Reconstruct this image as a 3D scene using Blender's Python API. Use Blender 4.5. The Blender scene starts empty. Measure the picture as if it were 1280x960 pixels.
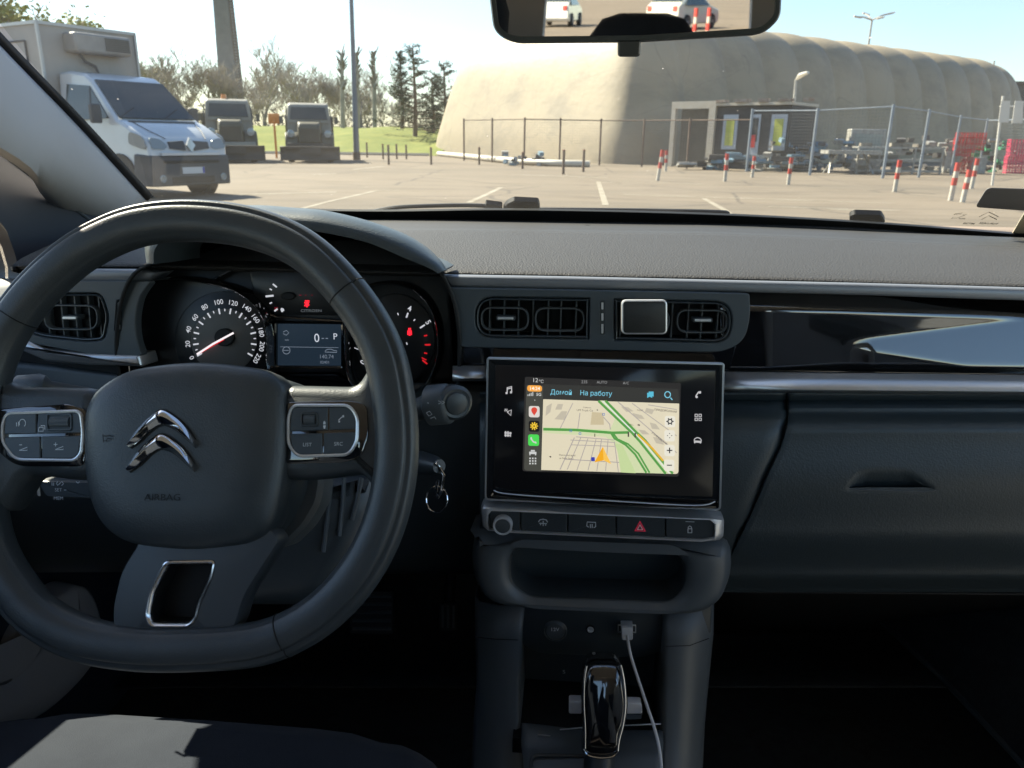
import bpy, bmesh, math, random
from mathutils import Vector, Matrix
R = math.radians
random.seed(7)
scene = bpy.context.scene
COL = scene.collection

# ------------------------------------------------------------------ camera
FPX = 967.0                       # focal length in photo pixels (1280 wide)
CAM = Vector((0, 0, 1.25))
YAW, PITCH, ROLL = R(4.2), R(17.7), R(0.83)
_f = Vector((-math.sin(YAW) * math.cos(PITCH), math.cos(YAW) * math.cos(PITCH), -math.sin(PITCH)))
_r0 = Vector((math.cos(YAW), math.sin(YAW), 0))
_u0 = _r0.cross(_f)
_r = _r0 * math.cos(ROLL) + _u0 * math.sin(ROLL)
_u = _u0 * math.cos(ROLL) - _r0 * math.sin(ROLL)
cd = bpy.data.cameras.new('camera')
cam = bpy.data.objects.new('camera', cd)
COL.objects.link(cam)
M = Matrix((( _r.x, _u.x, -_f.x, CAM.x), (_r.y, _u.y, -_f.y, CAM.y), (_r.z, _u.z, -_f.z, CAM.z), (0, 0, 0, 1)))
cam.matrix_world = M
cd.sensor_width = 36; cd.lens = FPX / 1280 * 36
cd.clip_start = 0.02; cd.clip_end = 3000
cd.dof.use_dof = True; cd.dof.focus_distance = 0.74; cd.dof.aperture_fstop = 16
scene.camera = cam

def ray(px, py):
    return (_f + _r * ((px - 640) / FPX) - _u * ((py - 480) / FPX))
def depth_of(p):
    return (p - CAM).dot(_f)
def pix(p):
    d = p - CAM; k = d.dot(_f)
    return 640 + d.dot(_r) / k * FPX, 480 - d.dot(_u) / k * FPX
class Plane:
    def __init__(s, P, n):
        s.P = Vector(P); s.n = Vector(n).normalized()
        s.u = Vector((1, 0, 0)) if abs(s.n.x) < .9 else Vector((0, 1, 0))
        s.u = (s.u - s.n * s.u.dot(s.n)).normalized()
        s.v = s.n.cross(s.u)
    def hit(s, px, py, off=0.0):
        d = ray(px, py)
        t = (s.P + s.n * off - CAM).dot(s.n) / d.dot(s.n)
        return CAM + d * t
    def off(s, h):
        q = Plane(s.P + s.n * h, s.n); return q
def tilt(Y, z, deg, x=0):         # plane facing the rear of the car, leaning back by deg
    t = R(deg); return Plane((x, Y, z), (0, -math.cos(t), math.sin(t)))
def onY(px, py, Y):
    d = ray(px, py); return CAM + d * (Y / d.y)
def onX(px, py, X):
    d = ray(px, py); return CAM + d * (X / d.x)
def ground(px, py, z=0.0):
    d = ray(px, py); return CAM + d * ((z - CAM.z) / d.z)

# ------------------------------------------------------------------ objects
def W(o):
    p = Vector((0, 0, 0))
    while o is not None:
        p += o.location; o = o.parent
    return p
def tag(o, label=None, cat=None, group=None, kind=None):
    if label: o['label'] = label
    if cat: o['category'] = cat
    if group: o['group'] = group
    if kind: o['kind'] = kind
    return o
def empty(name, loc=(0, 0, 0), rz=0, label=None, cat=None, group=None):
    o = bpy.data.objects.new(name, None); COL.objects.link(o)
    o.empty_display_size = .1; o.location = loc; o.rotation_euler = (0, 0, rz)
    return tag(o, label, cat, group)
class MB:
    def __init__(s): s.v = []; s.f = []; s.sm = []
    def add(s, v, f, smooth=True):
        n = len(s.v); s.v += [Vector(a) for a in v]
        s.f += [tuple(i + n for i in q) for q in f]; s.sm += [smooth] * len(f); return s
    def box(s, c, d, rz=0, rx=0):
        c = Vector(c); m = Matrix.Rotation(rz, 3, 'Z') @ Matrix.Rotation(rx, 3, 'X')
        vs = [c + m @ Vector((sx * d[0] / 2, sy * d[1] / 2, sz * d[2] / 2)) for sx in (-1, 1) for sy in (-1, 1) for sz in (-1, 1)]
        return s.add(vs, [(0, 1, 3, 2), (4, 6, 7, 5), (0, 4, 5, 1), (2, 3, 7, 6), (0, 2, 6, 4), (1, 5, 7, 3)], False)
    def tube(s, pts, r, n=10, closed=False, caps=True, rb=None, up=None):
        pts = [Vector(p) for p in pts]; m = len(pts)
        rr = r if isinstance(r, (list, tuple)) else [r] * m
        loops = []; prev = None
        for i, p in enumerate(pts):
            if closed: t = pts[(i + 1) % m] - pts[i - 1]
            else: t = pts[min(i + 1, m - 1)] - pts[max(i - 1, 0)]
            t.normalize()
            a = up if up is not None else (prev if prev is not None else (Vector((0, 0, 1)) if abs(t.z) < .9 else Vector((1, 0, 0))))
            a = (a - t * a.dot(t)).normalized(); prev = a; b = t.cross(a)
            rb_ = rr[i] if rb is None else rr[i] * rb
            loops.append([p + a * (math.cos(k / n * 2 * math.pi) * rb_) + b * (math.sin(k / n * 2 * math.pi) * rr[i]) for k in range(n)])
        return s.loft(loops, closed, caps)
    def loft(s, loops, closed=False, caps=True, cap0=None, cap1=None):
        n = len(loops[0]); m = len(loops); v = [p for L in loops for p in L]; f = []
        for i in range(m if closed else m - 1):
            j = (i + 1) % m
            for k in range(n):
                l = (k + 1) % n
                f.append((i * n + k, i * n + l, j * n + l, j * n + k))
        c0 = caps if cap0 is None else cap0; c1 = caps if cap1 is None else cap1
        if not closed and c0: f.append(tuple(range(n - 1, -1, -1)))
        if not closed and c1: f.append(tuple((m - 1) * n + k for k in range(n)))
        return s.add(v, f)
    def grid(s, rows):
        n = len(rows[0]); v = [p for L in rows for p in L]; f = []
        for i in range(len(rows) - 1):
            for k in range(n - 1):
                f.append((i * n + k, i * n + k + 1, (i + 1) * n + k + 1, (i + 1) * n + k))
        return s.add(v, f)
    def xf(s, m):
        s.v = [m @ p for p in s.v]; return s
    def build(s, name, mat, parent=None, local=False, angle=40, solid=0, bevel=0, fix=True, loc=None, kind=None, label=None, cat=None, group=None, sub=0):
        o0 = W(parent) if (parent is not None and not local) else Vector((0, 0, 0))
        origin = Vector((0, 0, 0))
        if parent is None and not local:
            if loc is not None: origin = Vector(loc)
            elif s.v:
                xs = [p.x for p in s.v]; ys = [p.y for p in s.v]; zs = [p.z for p in s.v]
                origin = Vector(((min(xs) + max(xs)) / 2, (min(ys) + max(ys)) / 2, min(zs)))
        me = bpy.data.meshes.new(name)
        me.from_pydata([tuple(p - o0 - origin) for p in s.v], [], s.f)
        me.polygons.foreach_set('use_smooth', s.sm)
        if fix:
            bm = bmesh.new(); bm.from_mesh(me)
            bmesh.ops.recalc_face_normals(bm, faces=bm.faces); bm.to_mesh(me); bm.free()
        me.update()
        try: me.set_sharp_from_angle(angle=R(angle))
        except Exception: pass
        me.materials.append(mat)
        o = bpy.data.objects.new(name, me); COL.objects.link(o)
        if parent is not None: o.parent = parent
        o.location = origin
        if solid:
            q = o.modifiers.new('s', 'SOLIDIFY'); q.thickness = abs(solid); q.offset = -1 if solid > 0 else 1
        if bevel:
            q = o.modifiers.new('b', 'BEVEL'); q.width = bevel; q.segments = 2; q.limit_method = 'ANGLE'; q.angle_limit = R(40)
        if sub:
            q = o.modifiers.new('d', 'SUBSURF'); q.levels = sub; q.render_levels = sub
        return tag(o, label, cat, group, kind)

def kids(o): return [c for c in bpy.data.objects if c.parent is o]
def copy_tree(o, parent=None):
    c = o.copy(); COL.objects.link(c); c.parent = parent
    for ch in kids(o): copy_tree(ch, c)
    return c

# ------------------------------------------------------------------ outlines
def rnd(pts, r=0, seg=6):
    """round the corners of a closed polygon: pts (x, y) or (x, y, r)"""
    out = []; n = len(pts)
    for i in range(n):
        p = Vector(pts[i][:2]); a = Vector(pts[i - 1][:2]); b = Vector(pts[(i + 1) % n][:2])
        rr = pts[i][2] if len(pts[i]) > 2 else r
        if rr <= 0: out.append(p); continue
        la = (a - p).length; lb = (b - p).length
        d = min(rr, la * .48, lb * .48)
        s = p + (a - p) / la * d; e = p + (b - p) / lb * d
        for k in range(seg + 1):
            t = k / seg; out.append(s * (1 - t) ** 2 + p * (2 * t * (1 - t)) + e * t * t)
    return [(q.x, q.y) for q in out]
def cat(pts, n=8, closed=True):
    """Catmull-Rom through points of any dimension"""
    pts = [Vector(p) for p in pts]; m = len(pts); out = []
    for i in range(m if closed else m - 1):
        p0 = pts[(i - 1) % m] if closed or i > 0 else pts[0]
        p1 = pts[i]; p2 = pts[(i + 1) % m]
        p3 = pts[(i + 2) % m] if closed or i + 2 < m else pts[-1]
        for k in range(n):
            t = k / n
            out.append(.5 * ((2 * p1) + (p2 - p0) * t + (2 * p0 - 5 * p1 + 4 * p2 - p3) * t * t + (3 * p1 - p0 - 3 * p2 + p3) * t ** 3))
    if not closed: out.append(pts[-1])
    return out
def inset(L, n, d):
    """move a 3-D planar loop inwards by d metres"""
    m = len(L)
    area = Vector((0, 0, 0))
    c = sum(L, Vector((0, 0, 0))) / m
    for i in range(m): area += (L[i] - c).cross(L[(i + 1) % m] - c)
    sg = 1 if area.dot(n) > 0 else -1
    out = []
    for i in range(m):
        a = (L[i] - L[i - 1]); b = (L[(i + 1) % m] - L[i])
        if a.length < 1e-7: a = b.copy()
        if b.length < 1e-7: b = a.copy()
        a.normalize(); b.normalize()
        na = n.cross(a) * sg; nb = n.cross(b) * sg
        q = na + nb
        if q.length < 1e-6: q = na
        q.normalize(); k = max(.5, q.dot(na))
        out.append(L[i] + q * (d / k))
    return out
def shape_mb(pts, pl, prof, cap=True, mb=None, back=False):
    mb = mb or MB()
    base = [pl.hit(x, y) for x, y in pts]
    loops = [[p + pl.n * h for p in (inset(base, pl.n, d) if d else base)] for d, h in prof]
    return mb.loft(loops, False, False, cap0=back, cap1=cap)
def shape(name, pts, pl, prof, mat, parent=None, cap=True, **k):
    return shape_mb(pts, pl, prof, cap).build(name, mat, parent, **k)
def byangle(pts, n=96, c=None):
    """resample a closed outline so that it has a vertex at each of n bearings from c"""
    if c is None: c = (sum(p[0] for p in pts) / len(pts), sum(p[1] for p in pts) / len(pts))
    out = []
    for k in range(n):
        a = k / n * 2 * math.pi; dx, dy = math.cos(a), math.sin(a); best = None
        for i in range(len(pts)):
            x1, y1 = pts[i][0] - c[0], pts[i][1] - c[1]; x2, y2 = pts[(i + 1) % len(pts)][0] - c[0], pts[(i + 1) % len(pts)][1] - c[1]
            ex, ey = x2 - x1, y2 - y1; den = dx * ey - dy * ex
            if abs(den) < 1e-12: continue
            t = (x1 * ey - y1 * ex) / den; s_ = (x1 * dy - y1 * dx) / den
            if t > 0 and -1e-6 <= s_ <= 1 + 1e-6 and (best is None or t > best): best = t
        best = best or 0
        out.append((c[0] + dx * best, c[1] + dy * best))
    return out
def ell(cx, cy, rx, ry=None, n=32, rot=0):
    ry = rx if ry is None else ry
    return [(cx + rx * math.cos(k / n * 2 * math.pi) * math.cos(rot) - ry * math.sin(k / n * 2 * math.pi) * math.sin(rot),
             cy + rx * math.cos(k / n * 2 * math.pi) * math.sin(rot) + ry * math.sin(k / n * 2 * math.pi) * math.cos(rot)) for k in range(n)]
def rect(x0, y0, x1, y1, s=0.0, r=0):
    """pixel rectangle whose rows fall by s per pixel to the right"""
    return rnd([(x0, y0), (x1, y0 + s * (x1 - x0)), (x1, y1 + s * (x1 - x0)), (x0, y1)], r)
_so = [0]
def strokes(lines, w, pl, off=.0004, mb=None, closed=False):
    """flat ribbons along pixel polylines, w in pixels, laid on a plane"""
    mb = mb or MB()
    for L in lines:
        _so[0] = (_so[0] + 1) % 12; h = off + _so[0] * 1.2e-5
        wl = w
        if isinstance(L, tuple) and isinstance(L[0], (int, float)): wl, L = L
        P = [pl.hit(x, y, h) for x, y in L]; m = len(P); A = []; B = []
        for i in range(m):
            k = wl * depth_of(P[i]) / FPX / 2
            if closed: t = P[(i + 1) % m] - P[i - 1]
            else: t = P[min(i + 1, m - 1)] - P[max(i - 1, 0)]
            s = pl.n.cross(t.normalized()); A.append(P[i] + s * k); B.append(P[i] - s * k)
        f = [(i, i + 1, m + i + 1, m + i) for i in range(m - 1)]
        if closed: f.append((m - 1, 0, m, 2 * m - 1))
        mb.add(A + B, f, False)
    return mb
def txt(body, bold=0.0, align='CENTER', spacing=1.0):
    cu = bpy.data.curves.new('t', 'FONT'); cu.body = body; cu.size = 1; cu.align_x = align; cu.align_y = 'CENTER'
    cu.offset = bold; cu.resolution_u = 3; cu.space_character = spacing
    ob = bpy.data.objects.new('t', cu); COL.objects.link(ob)
    dg = bpy.context.evaluated_depsgraph_get()
    me = bpy.data.meshes.new_from_object(ob.evaluated_get(dg))
    v = [p.co.copy() for p in me.vertices]; f = [tuple(p.vertices) for p in me.polygons]
    bpy.data.objects.remove(ob); bpy.data.curves.remove(cu); bpy.data.meshes.remove(me)
    return v, f
def text_mb(items, pl, off=.0005, mb=None):
    """items: (string, px, py, height_px, rot_deg, bold, align, xscale)"""
    mb = mb or MB()
    for it in items:
        s_, px, py, h = it[:4]; rot = it[4] if len(it) > 4 else 0; bold = it[5] if len(it) > 5 else 0
        al = it[6] if len(it) > 6 else 'CENTER'; xs = it[7] if len(it) > 7 else 1
        v, f = txt(s_, bold, al)
        O = pl.hit(px, py, off); a = R(rot)
        u = (pl.hit(px + 10 * math.cos(a), py + 10 * math.sin(a), off) - O).normalized(); w = pl.n.cross(u)
        k = h / .72 * depth_of(O) / FPX
        mb.add([O + u * (p.x * k * xs) + w * (p.y * k) for p in v], f, False)
    return mb

# ------------------------------------------------------------------ materials
def mat(name, col, rough=.5, metal=0, bump=None, var=None, coat=0, emit=None, sheen=0, spec=.5, detail=2, alpha=None, trans=0, coatr=.05, vor=None):
    m = bpy.data.materials.new(name); m.use_nodes = True; nt = m.node_tree; N = nt.nodes; L = nt.links
    b = N['Principled BSDF']
    b.inputs['Base Color'].default_value = (*col, 1); b.inputs['Roughness'].default_value = rough
    b.inputs['Metallic'].default_value = metal; b.inputs['Coat Weight'].default_value = coat; b.inputs['Coat Roughness'].default_value = coatr
    b.inputs['Sheen Weight'].default_value = sheen; b.inputs['Specular IOR Level'].default_value = spec
    b.inputs['Transmission Weight'].default_value = trans
    if emit:
        b.inputs['Emission Color'].default_value = (*emit[0], 1); b.inputs['Emission Strength'].default_value = emit[1]
    tc = N.new('ShaderNodeTexCoord')
    if var:                        # (scale, second colour, contrast)
        n = N.new('ShaderNodeTexNoise'); n.inputs['Scale'].default_value = var[0]; n.inputs['Detail'].default_value = 6; n.inputs['Roughness'].default_value = .6
        L.new(tc.outputs['Object'], n.inputs['Vector'])
        r = N.new('ShaderNodeValToRGB'); k = var[2] if len(var) > 2 else .2
        r.color_ramp.elements[0].position = .5 - k; r.color_ramp.elements[1].position = .5 + k
        r.color_ramp.elements[0].color = (*col, 1); r.color_ramp.elements[1].color = (*var[1], 1)
        L.new(n.outputs['Fac'], r.inputs['Fac']); L.new(r.outputs['Color'], b.inputs['Base Color'])
    if bump or vor:                # (scale, strength, distance)
        q = bump or vor
        if vor:
            n = N.new('ShaderNodeTexVoronoi'); n.feature = 'SMOOTH_F1'; n.inputs['Scale'].default_value = q[0]; o = n.outputs['Distance']
        else:
            n = N.new('ShaderNodeTexNoise'); n.inputs['Scale'].default_value = q[0]; n.inputs['Detail'].default_value = detail; o = n.outputs['Fac']
        L.new(tc.outputs['Object'], n.inputs['Vector'])
        bp = N.new('ShaderNodeBump'); bp.inputs['Strength'].default_value = q[1]; bp.inputs['Distance'].default_value = q[2]
        L.new(o, bp.inputs['Height']); L.new(bp.outputs['Normal'], b.inputs['Normal'])
    return m
def emis(name, col, s=1.0, spec=.3):
    m = mat(name, tuple(c * .25 for c in col), .35, emit=(col, s * .21), spec=spec); return m
PL = (.046, .064, .074)
m_soft = mat('soft_touch_black', PL, .46, spec=.8, vor=(620, .35, .0006))
m_pad = mat('dash_pad_grain', (.050, .048, .047), .6, spec=.3, vor=(520, .9, .0009))
m_leather = mat('leather_grain', (.040, .052, .060), .40, spec=.7, vor=(800, .45, .0003), var=(14, (.062, .070, .075)))
m_plas = mat('matt_plastic', (.038, .050, .058), .40, spec=.8, bump=(900, .12, .0003), var=(12, (.048, .060, .068)))
m_plas2 = mat('grey_plastic', (.095, .108, .116), .40, bump=(900, .1, .0003))
m_fascia = mat('fascia_plastic', (.075, .092, .105), .40, bump=(1200, .15, .0002))
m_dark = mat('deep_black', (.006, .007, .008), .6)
m_rubber = mat('rubber_black', (.010, .010, .011), .6, bump=(300, .2, .0005))
m_gloss = mat('gloss_black', (.006, .006, .007), .06, coat=1, coatr=.03, var=(40, (.009, .009, .010)))
def piano(m):
    b = m.node_tree.nodes['Principled BSDF']; b.inputs['IOR'].default_value = 1.9; b.inputs['Coat IOR'].default_value = 1.7
piano(m_gloss)
m_rear = mat('rear_trim_pale', (.55, .54, .52), .8, bump=(800, .3, .0004), var=(4, (.60, .59, .57)))  # kept extra pale to bounce fill light into the cabin
m_tray = mat('console_grey', (.105, .125, .140), .42, spec=.8, bump=(900, .1, .0003), var=(10, (.125, .145, .16)))
m_satin = mat('satin_chrome', (.85, .86, .87), .36, metal=.6, bump=(1500, .03, .0002))
m_satind = mat('dark_satin_chrome', (.70, .71, .72), .33, metal=.8, bump=(1500, .03, .0002))
m_strip = mat('grey_metal_strip', (.26, .275, .30), .42, metal=.4, bump=(1500, .04, .0002))
m_chrome = mat('polished_chrome', (.80, .81, .83), .07, metal=1)
m_carpet = mat('carpet', (.030, .036, .042), .95, bump=(500, .8, .002), var=(60, (.018, .019, .021)))
m_fabric = mat('seat_fabric', (.017, .022, .032), .9, spec=.15, bump=(1100, .6, .0008), var=(25, (.022, .028, .039)), sheen=.05)
m_liner = mat('headliner', (.74, .72, .68), .95, bump=(700, .4, .0006), var=(5, (.78, .76, .72)))
m_pillar = mat('pillar_trim', (.56, .54, .52), .75, bump=(800, .3, .0004), var=(4, (.60, .58, .56)))
m_doorgrey = mat('door_trim_grey', (.30, .31, .33), .65, bump=(700, .3, .0004), var=(6, (.34, .345, .36)))
m_white = mat('legend_white', (.80, .83, .86), .5, bump=(50, .01, .0001))
m_paint_w = mat('white_print', (.75, .77, .8), .5, bump=(50, .01, .0001))
m_red = mat('red_print', (.55, .02, .03), .4, bump=(50, .01, .0001))
# ================================================================== steering wheel
WT = R(24)
WPc = onY(238, 545, .55)
WP = Plane(WPc, (0, -math.cos(WT), math.sin(WT)))
wheel = empty('steering_wheel', WPc - WP.n * .06, label='black flat-bottomed steering wheel with chrome double-chevron badge in front of the gauges', cat='steering wheel')
rim_px = [(243, 276), (318, 286), (383, 315), (441, 374), (478, 438), (493, 505), (496, 570), (486, 634), (464, 691), (428, 742), (382, 780),
          (324, 804), (240, 811), (170, 810), (106, 799), (52, 772), (18, 735), (-10, 684), (-23, 620), (-26, 555), (-19, 490), (0, 430), (35, 376), (80, 331), (122, 303), (176, 282)]
rim_c = cat([WP.hit(*p) for p in rim_px], 8)
def rim_section(c, i, n=64):
    t = (c[(i + 1) % len(c)] - c[i - 1]).normalized()
    out = t.cross(WP.n).normalized()
    if out.dot(c[i] - WPc) < 0: out = -out
    L = []
    for k in range(n):
        a = k / n * 2 * math.pi
        ca, sa = math.cos(a), math.sin(a)
        e = .86
        x = .0168 * math.copysign(abs(ca) ** e, ca); z = .0156 * math.copysign(abs(sa) ** e, sa)
        g = 0
        if k in (9, 10): g = .0024          # leather joint on the outer front shoulder
        if k in (8, 11): g = .0004
        if k in (26,): g = .0005
        s = 1 - g / .016
        L.append(c[i] + out * x * s + WP.n * z * s)
    return L
mb = MB(); mb.loft([rim_section(rim_c, i) for i in range(len(rim_c))], closed=True)
rim = mb.build('rim', m_leather, wheel, angle=75)
# cross seams of the leather sections
def seam_at(px, py):
    q = WP.hit(px, py); i = min(range(len(rim_c)), key=lambda j: (rim_c[j] - q).length)
    L = [p + (p - rim_c[i]).normalized() * .0002 for p in rim_section(rim_c, i)]
    MB().tube(L, .0005, 6, closed=True, caps=False).build('seam', m_dark, rim)
seam_at(432, 362); seam_at(22, 395); seam_at(352, 795)

# hub behind the cover
hub_o = rnd([(112, 505), (150, 470), (300, 455), (362, 476), (372, 560), (368, 620), (340, 668), (300, 690), (175, 692), (118, 640)], 16)
shape('hub', hub_o, WP, [(0, -.055), (0, -.030), (.004, -.012), (.010, -.004)], m_plas, wheel)
hub2 = rnd([(340, 470), (384, 560), (389, 602), (384, 632), (366, 662), (338, 690), (300, 690), (300, 480)], 10)
shape('lower_cover', hub2, WP, [(0, -.060), (0, -.034), (.004, -.030)], m_plas2, wheel)
# airbag cover, domed
ab = cat([(107, 560), (108, 520), (118, 494), (138, 476), (165, 463), (205, 456), (250, 453), (300, 457), (335, 464), (352, 478), (359, 500), (361, 550), (357, 600), (349, 640), (338, 663), (315, 678),
          (280, 684), (240, 687), (195, 684), (160, 677), (136, 662), (119, 636), (110, 600)], 5)
ab = [(p.x, p.y) for p in ab]
AB = WP.off(.004)
prof = [(0, -.022), (-.0004, -.008), (.0002, 0), (.0018, .0040), (.0046, .0072), (.009, .0098), (.016, .0122), (.026, .0140), (.038, .0150)]
def dome_loops(outl, pl, prof):
    base = [pl.hit(x, y) for x, y in outl]; c = sum(base, Vector()) / len(base); loops = []
    rm = sum((p - c).length for p in base) / len(base)
    for d, h in prof: loops.append([c + (p - c) * (1 - d / rm) + pl.n * h for p in base])
    return loops
loops = dome_loops(ab, AB, prof)
cover = MB().loft(loops, cap0=False, cap1=True).build('airbag_cover', m_leather, wheel, angle=60)
CT = AB.off(.0152)                 # top of the cover
def chevron(ax, ay, par):
    out_ = [(-42, 40), (-31, 24), (-15, 8), (0, 0), (17, 9), (30, 21), (41, 37)]
    inn_ = [(-40, 47), (-27, 37.5), (-13, 24), (0, 17.5), (15, 23), (27, 33), (41, 46)]
    if True:
        A_1 = cat([CT.hit(ax + x, ay + y) for x, y in out_], 8, False); B_1 = cat([CT.hit(ax + x, ay + y) for x, y in inn_], 8, False)
        n = CT.n; g_ = lambda t, h: [a.lerp(b, t) + n * h for a, b in zip(A_1, B_1)]
        c0 = cat([0], 1) if False else None
        mb = MB(); mb.grid([g_(-.10, -.0018), g_(-.10, .0006), g_(1.12, .0006), g_(1.12, -.0018)]); mb.build('emblem_frame', m_dark, par, fix=False)
        ends = lambda L: [L[0].lerp(L[1], .5)] + L[1:-1] + [L[-1].lerp(L[-2], .5)]
        mb = MB(); mb.grid([g_(0, 0), g_(.02, .0026), g_(.12, .0036), g_(.45, .0056), g_(.88, .0030), g_(.98, .0020), g_(1, 0)]); n_ = len(A_1); m7 = 7
        mb.f.append(tuple(k * n_ for k in range(m7))); mb.f.append(tuple(k * n_ + n_ - 1 for k in range(m7 - 1, -1, -1))); mb.sm += [False, False]
        mb.build('emblem_chevron', m_chrome, par, angle=24)
def chev(ax, ay, x0, y0, x1, y1, dy):
    # outline of one chevron: apex, right end, inner apex, left end
    return rnd([(ax, ay, 5), (ax + 22, ay + 10, 8), (x1, y1 - 5, 2), (x1 - 1, y1 + 5, 2), (ax + 22, ay + 25, 6), (ax + .5, ay + 17, 6), (ax - 20, ay + 26, 6), (x0, y0 + 5, 2), (x0 + 1, y0 - 4, 2), (ax - 21, ay + 12, 8)], 0)
for args in (((204, 513), (163, 555), (245, 555)), ((203, 543), (162, 585), (243, 584))):
    (ax, ay), (x0, y0), (x1, y1) = args
    chevron(ax, ay, cover)
shape_ = None
m_emb = mat('relief_shade_black', (.006, .007, .008), .5, bump=(200, .1, .0002))  # near-black colour paints the relief shade; the marks lie flat
text_mb([('AIRBAG', 203, 622, 8.5, 0, .0, 'CENTER', 1.15)], CT, .0004).build('airbag_lettering', m_emb, cover)
strokes([(1.2, [(128.5, 543), (129.5, 553)]), (1.2, [(129, 545), (134, 545), (136, 544), (141, 546)]), (1.2, [(129, 551), (133, 551), (134.5, 548), (140, 549)])], 1.2, CT, .0003).build('horn_symbol', m_emb, cover)

# spokes
SP = WP.off(.0)
lsp = rnd([(-6, 470, 18), (20, 483, 10), (112, 484, 6), (135, 500), (130, 600), (90, 600, 8), (34, 593, 14), (6, 640, 10), (-16, 640)], 0)
shape('spoke', lsp, SP, [(0, -.024), (0, -.006), (.002, -.001), (.005, .002), (.010, .004)], m_leather, wheel)
rsp = rnd([(345, 500), (362, 481, 6), (445, 483, 14), (458, 462, 10), (472, 440), (490, 500), (492, 600), (478, 640), (466, 612, 10), (454, 592, 16), (395, 600, 8), (345, 600)], 0)
shape('spoke', rsp, SP, [(0, -.024), (0, -.006), (.002, -.001), (.005, .002), (.010, .004)], m_leather, wheel)
# lower spoke plate with its window
lo_o = [(170, 683, 2), (150, 715, 14), (140, 760, 12), (141, 787, 9), (160, 799, 8), (278, 799, 8), (295, 783, 12), (306, 745, 12), (350, 676, 2), (340, 660), (175, 660)]
lo_i = [(207, 701, 6), (270, 700, 5), (266, 722, 10), (250, 757, 10), (246, 775, 8), (236, 784, 6), (188, 784, 8), (182, 770, 6), (187, 740, 10)]
m_lower = mat('dark_metallic_plastic', (.085, .097, .108), .32, metal=.3, bump=(900, .1, .0002))
N_ = 120; cc = (224, 742)
O = byangle(rnd(lo_o), N_, cc); I = byangle(rnd(lo_i), N_, cc)
LP = WP.off(.004)
def ring_loops(O, I, pl, spec):
    """spec: list of ('o'|'i', inset, height)"""
    bo = [pl.hit(*p) for p in O]; bi = [pl.hit(*p) for p in I]; L = []
    for w_, d, h in spec:
        b = bo if w_ == 'o' else bi
        L.append([p + pl.n * h for p in (inset(b, pl.n, d) if d else b)])
    return L
mb = MB(); mb.loft(ring_loops(O, I, LP, [('o', 0, -.022), ('o', 0, -.002), ('o', .0015, .0), ('i', -.0004, .001), ('i', 0, -.006)]), caps=False)
lower = mb.build('lower_spoke', m_lower, wheel, angle=50)
mb = MB(); mb.loft(ring_loops(O, I, LP, [('i', -.0002, -.004), ('i', 0, .0016), ('i', .0010, .0022), ('i', .0034, .0004), ('i', .0036, -.003)]), caps=False)
mb.build('chrome_ring', mat('brushed_chrome', (.82, .83, .85), .22, metal=1, bump=(1500, .03, .0002)), lower, angle=50)
mb = MB(); bi = [LP.hit(*p) for p in I]; L0 = inset(bi, LP.n, .0030); mb.loft([[p - LP.n * .0015 for p in L0], [p - LP.n * .018 for p in inset(bi, LP.n, .0045)]], cap0=False, cap1=True); mb.build('dark_backing', m_dark, lower)  # black backing paints the darkness behind the open spoke window

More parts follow.
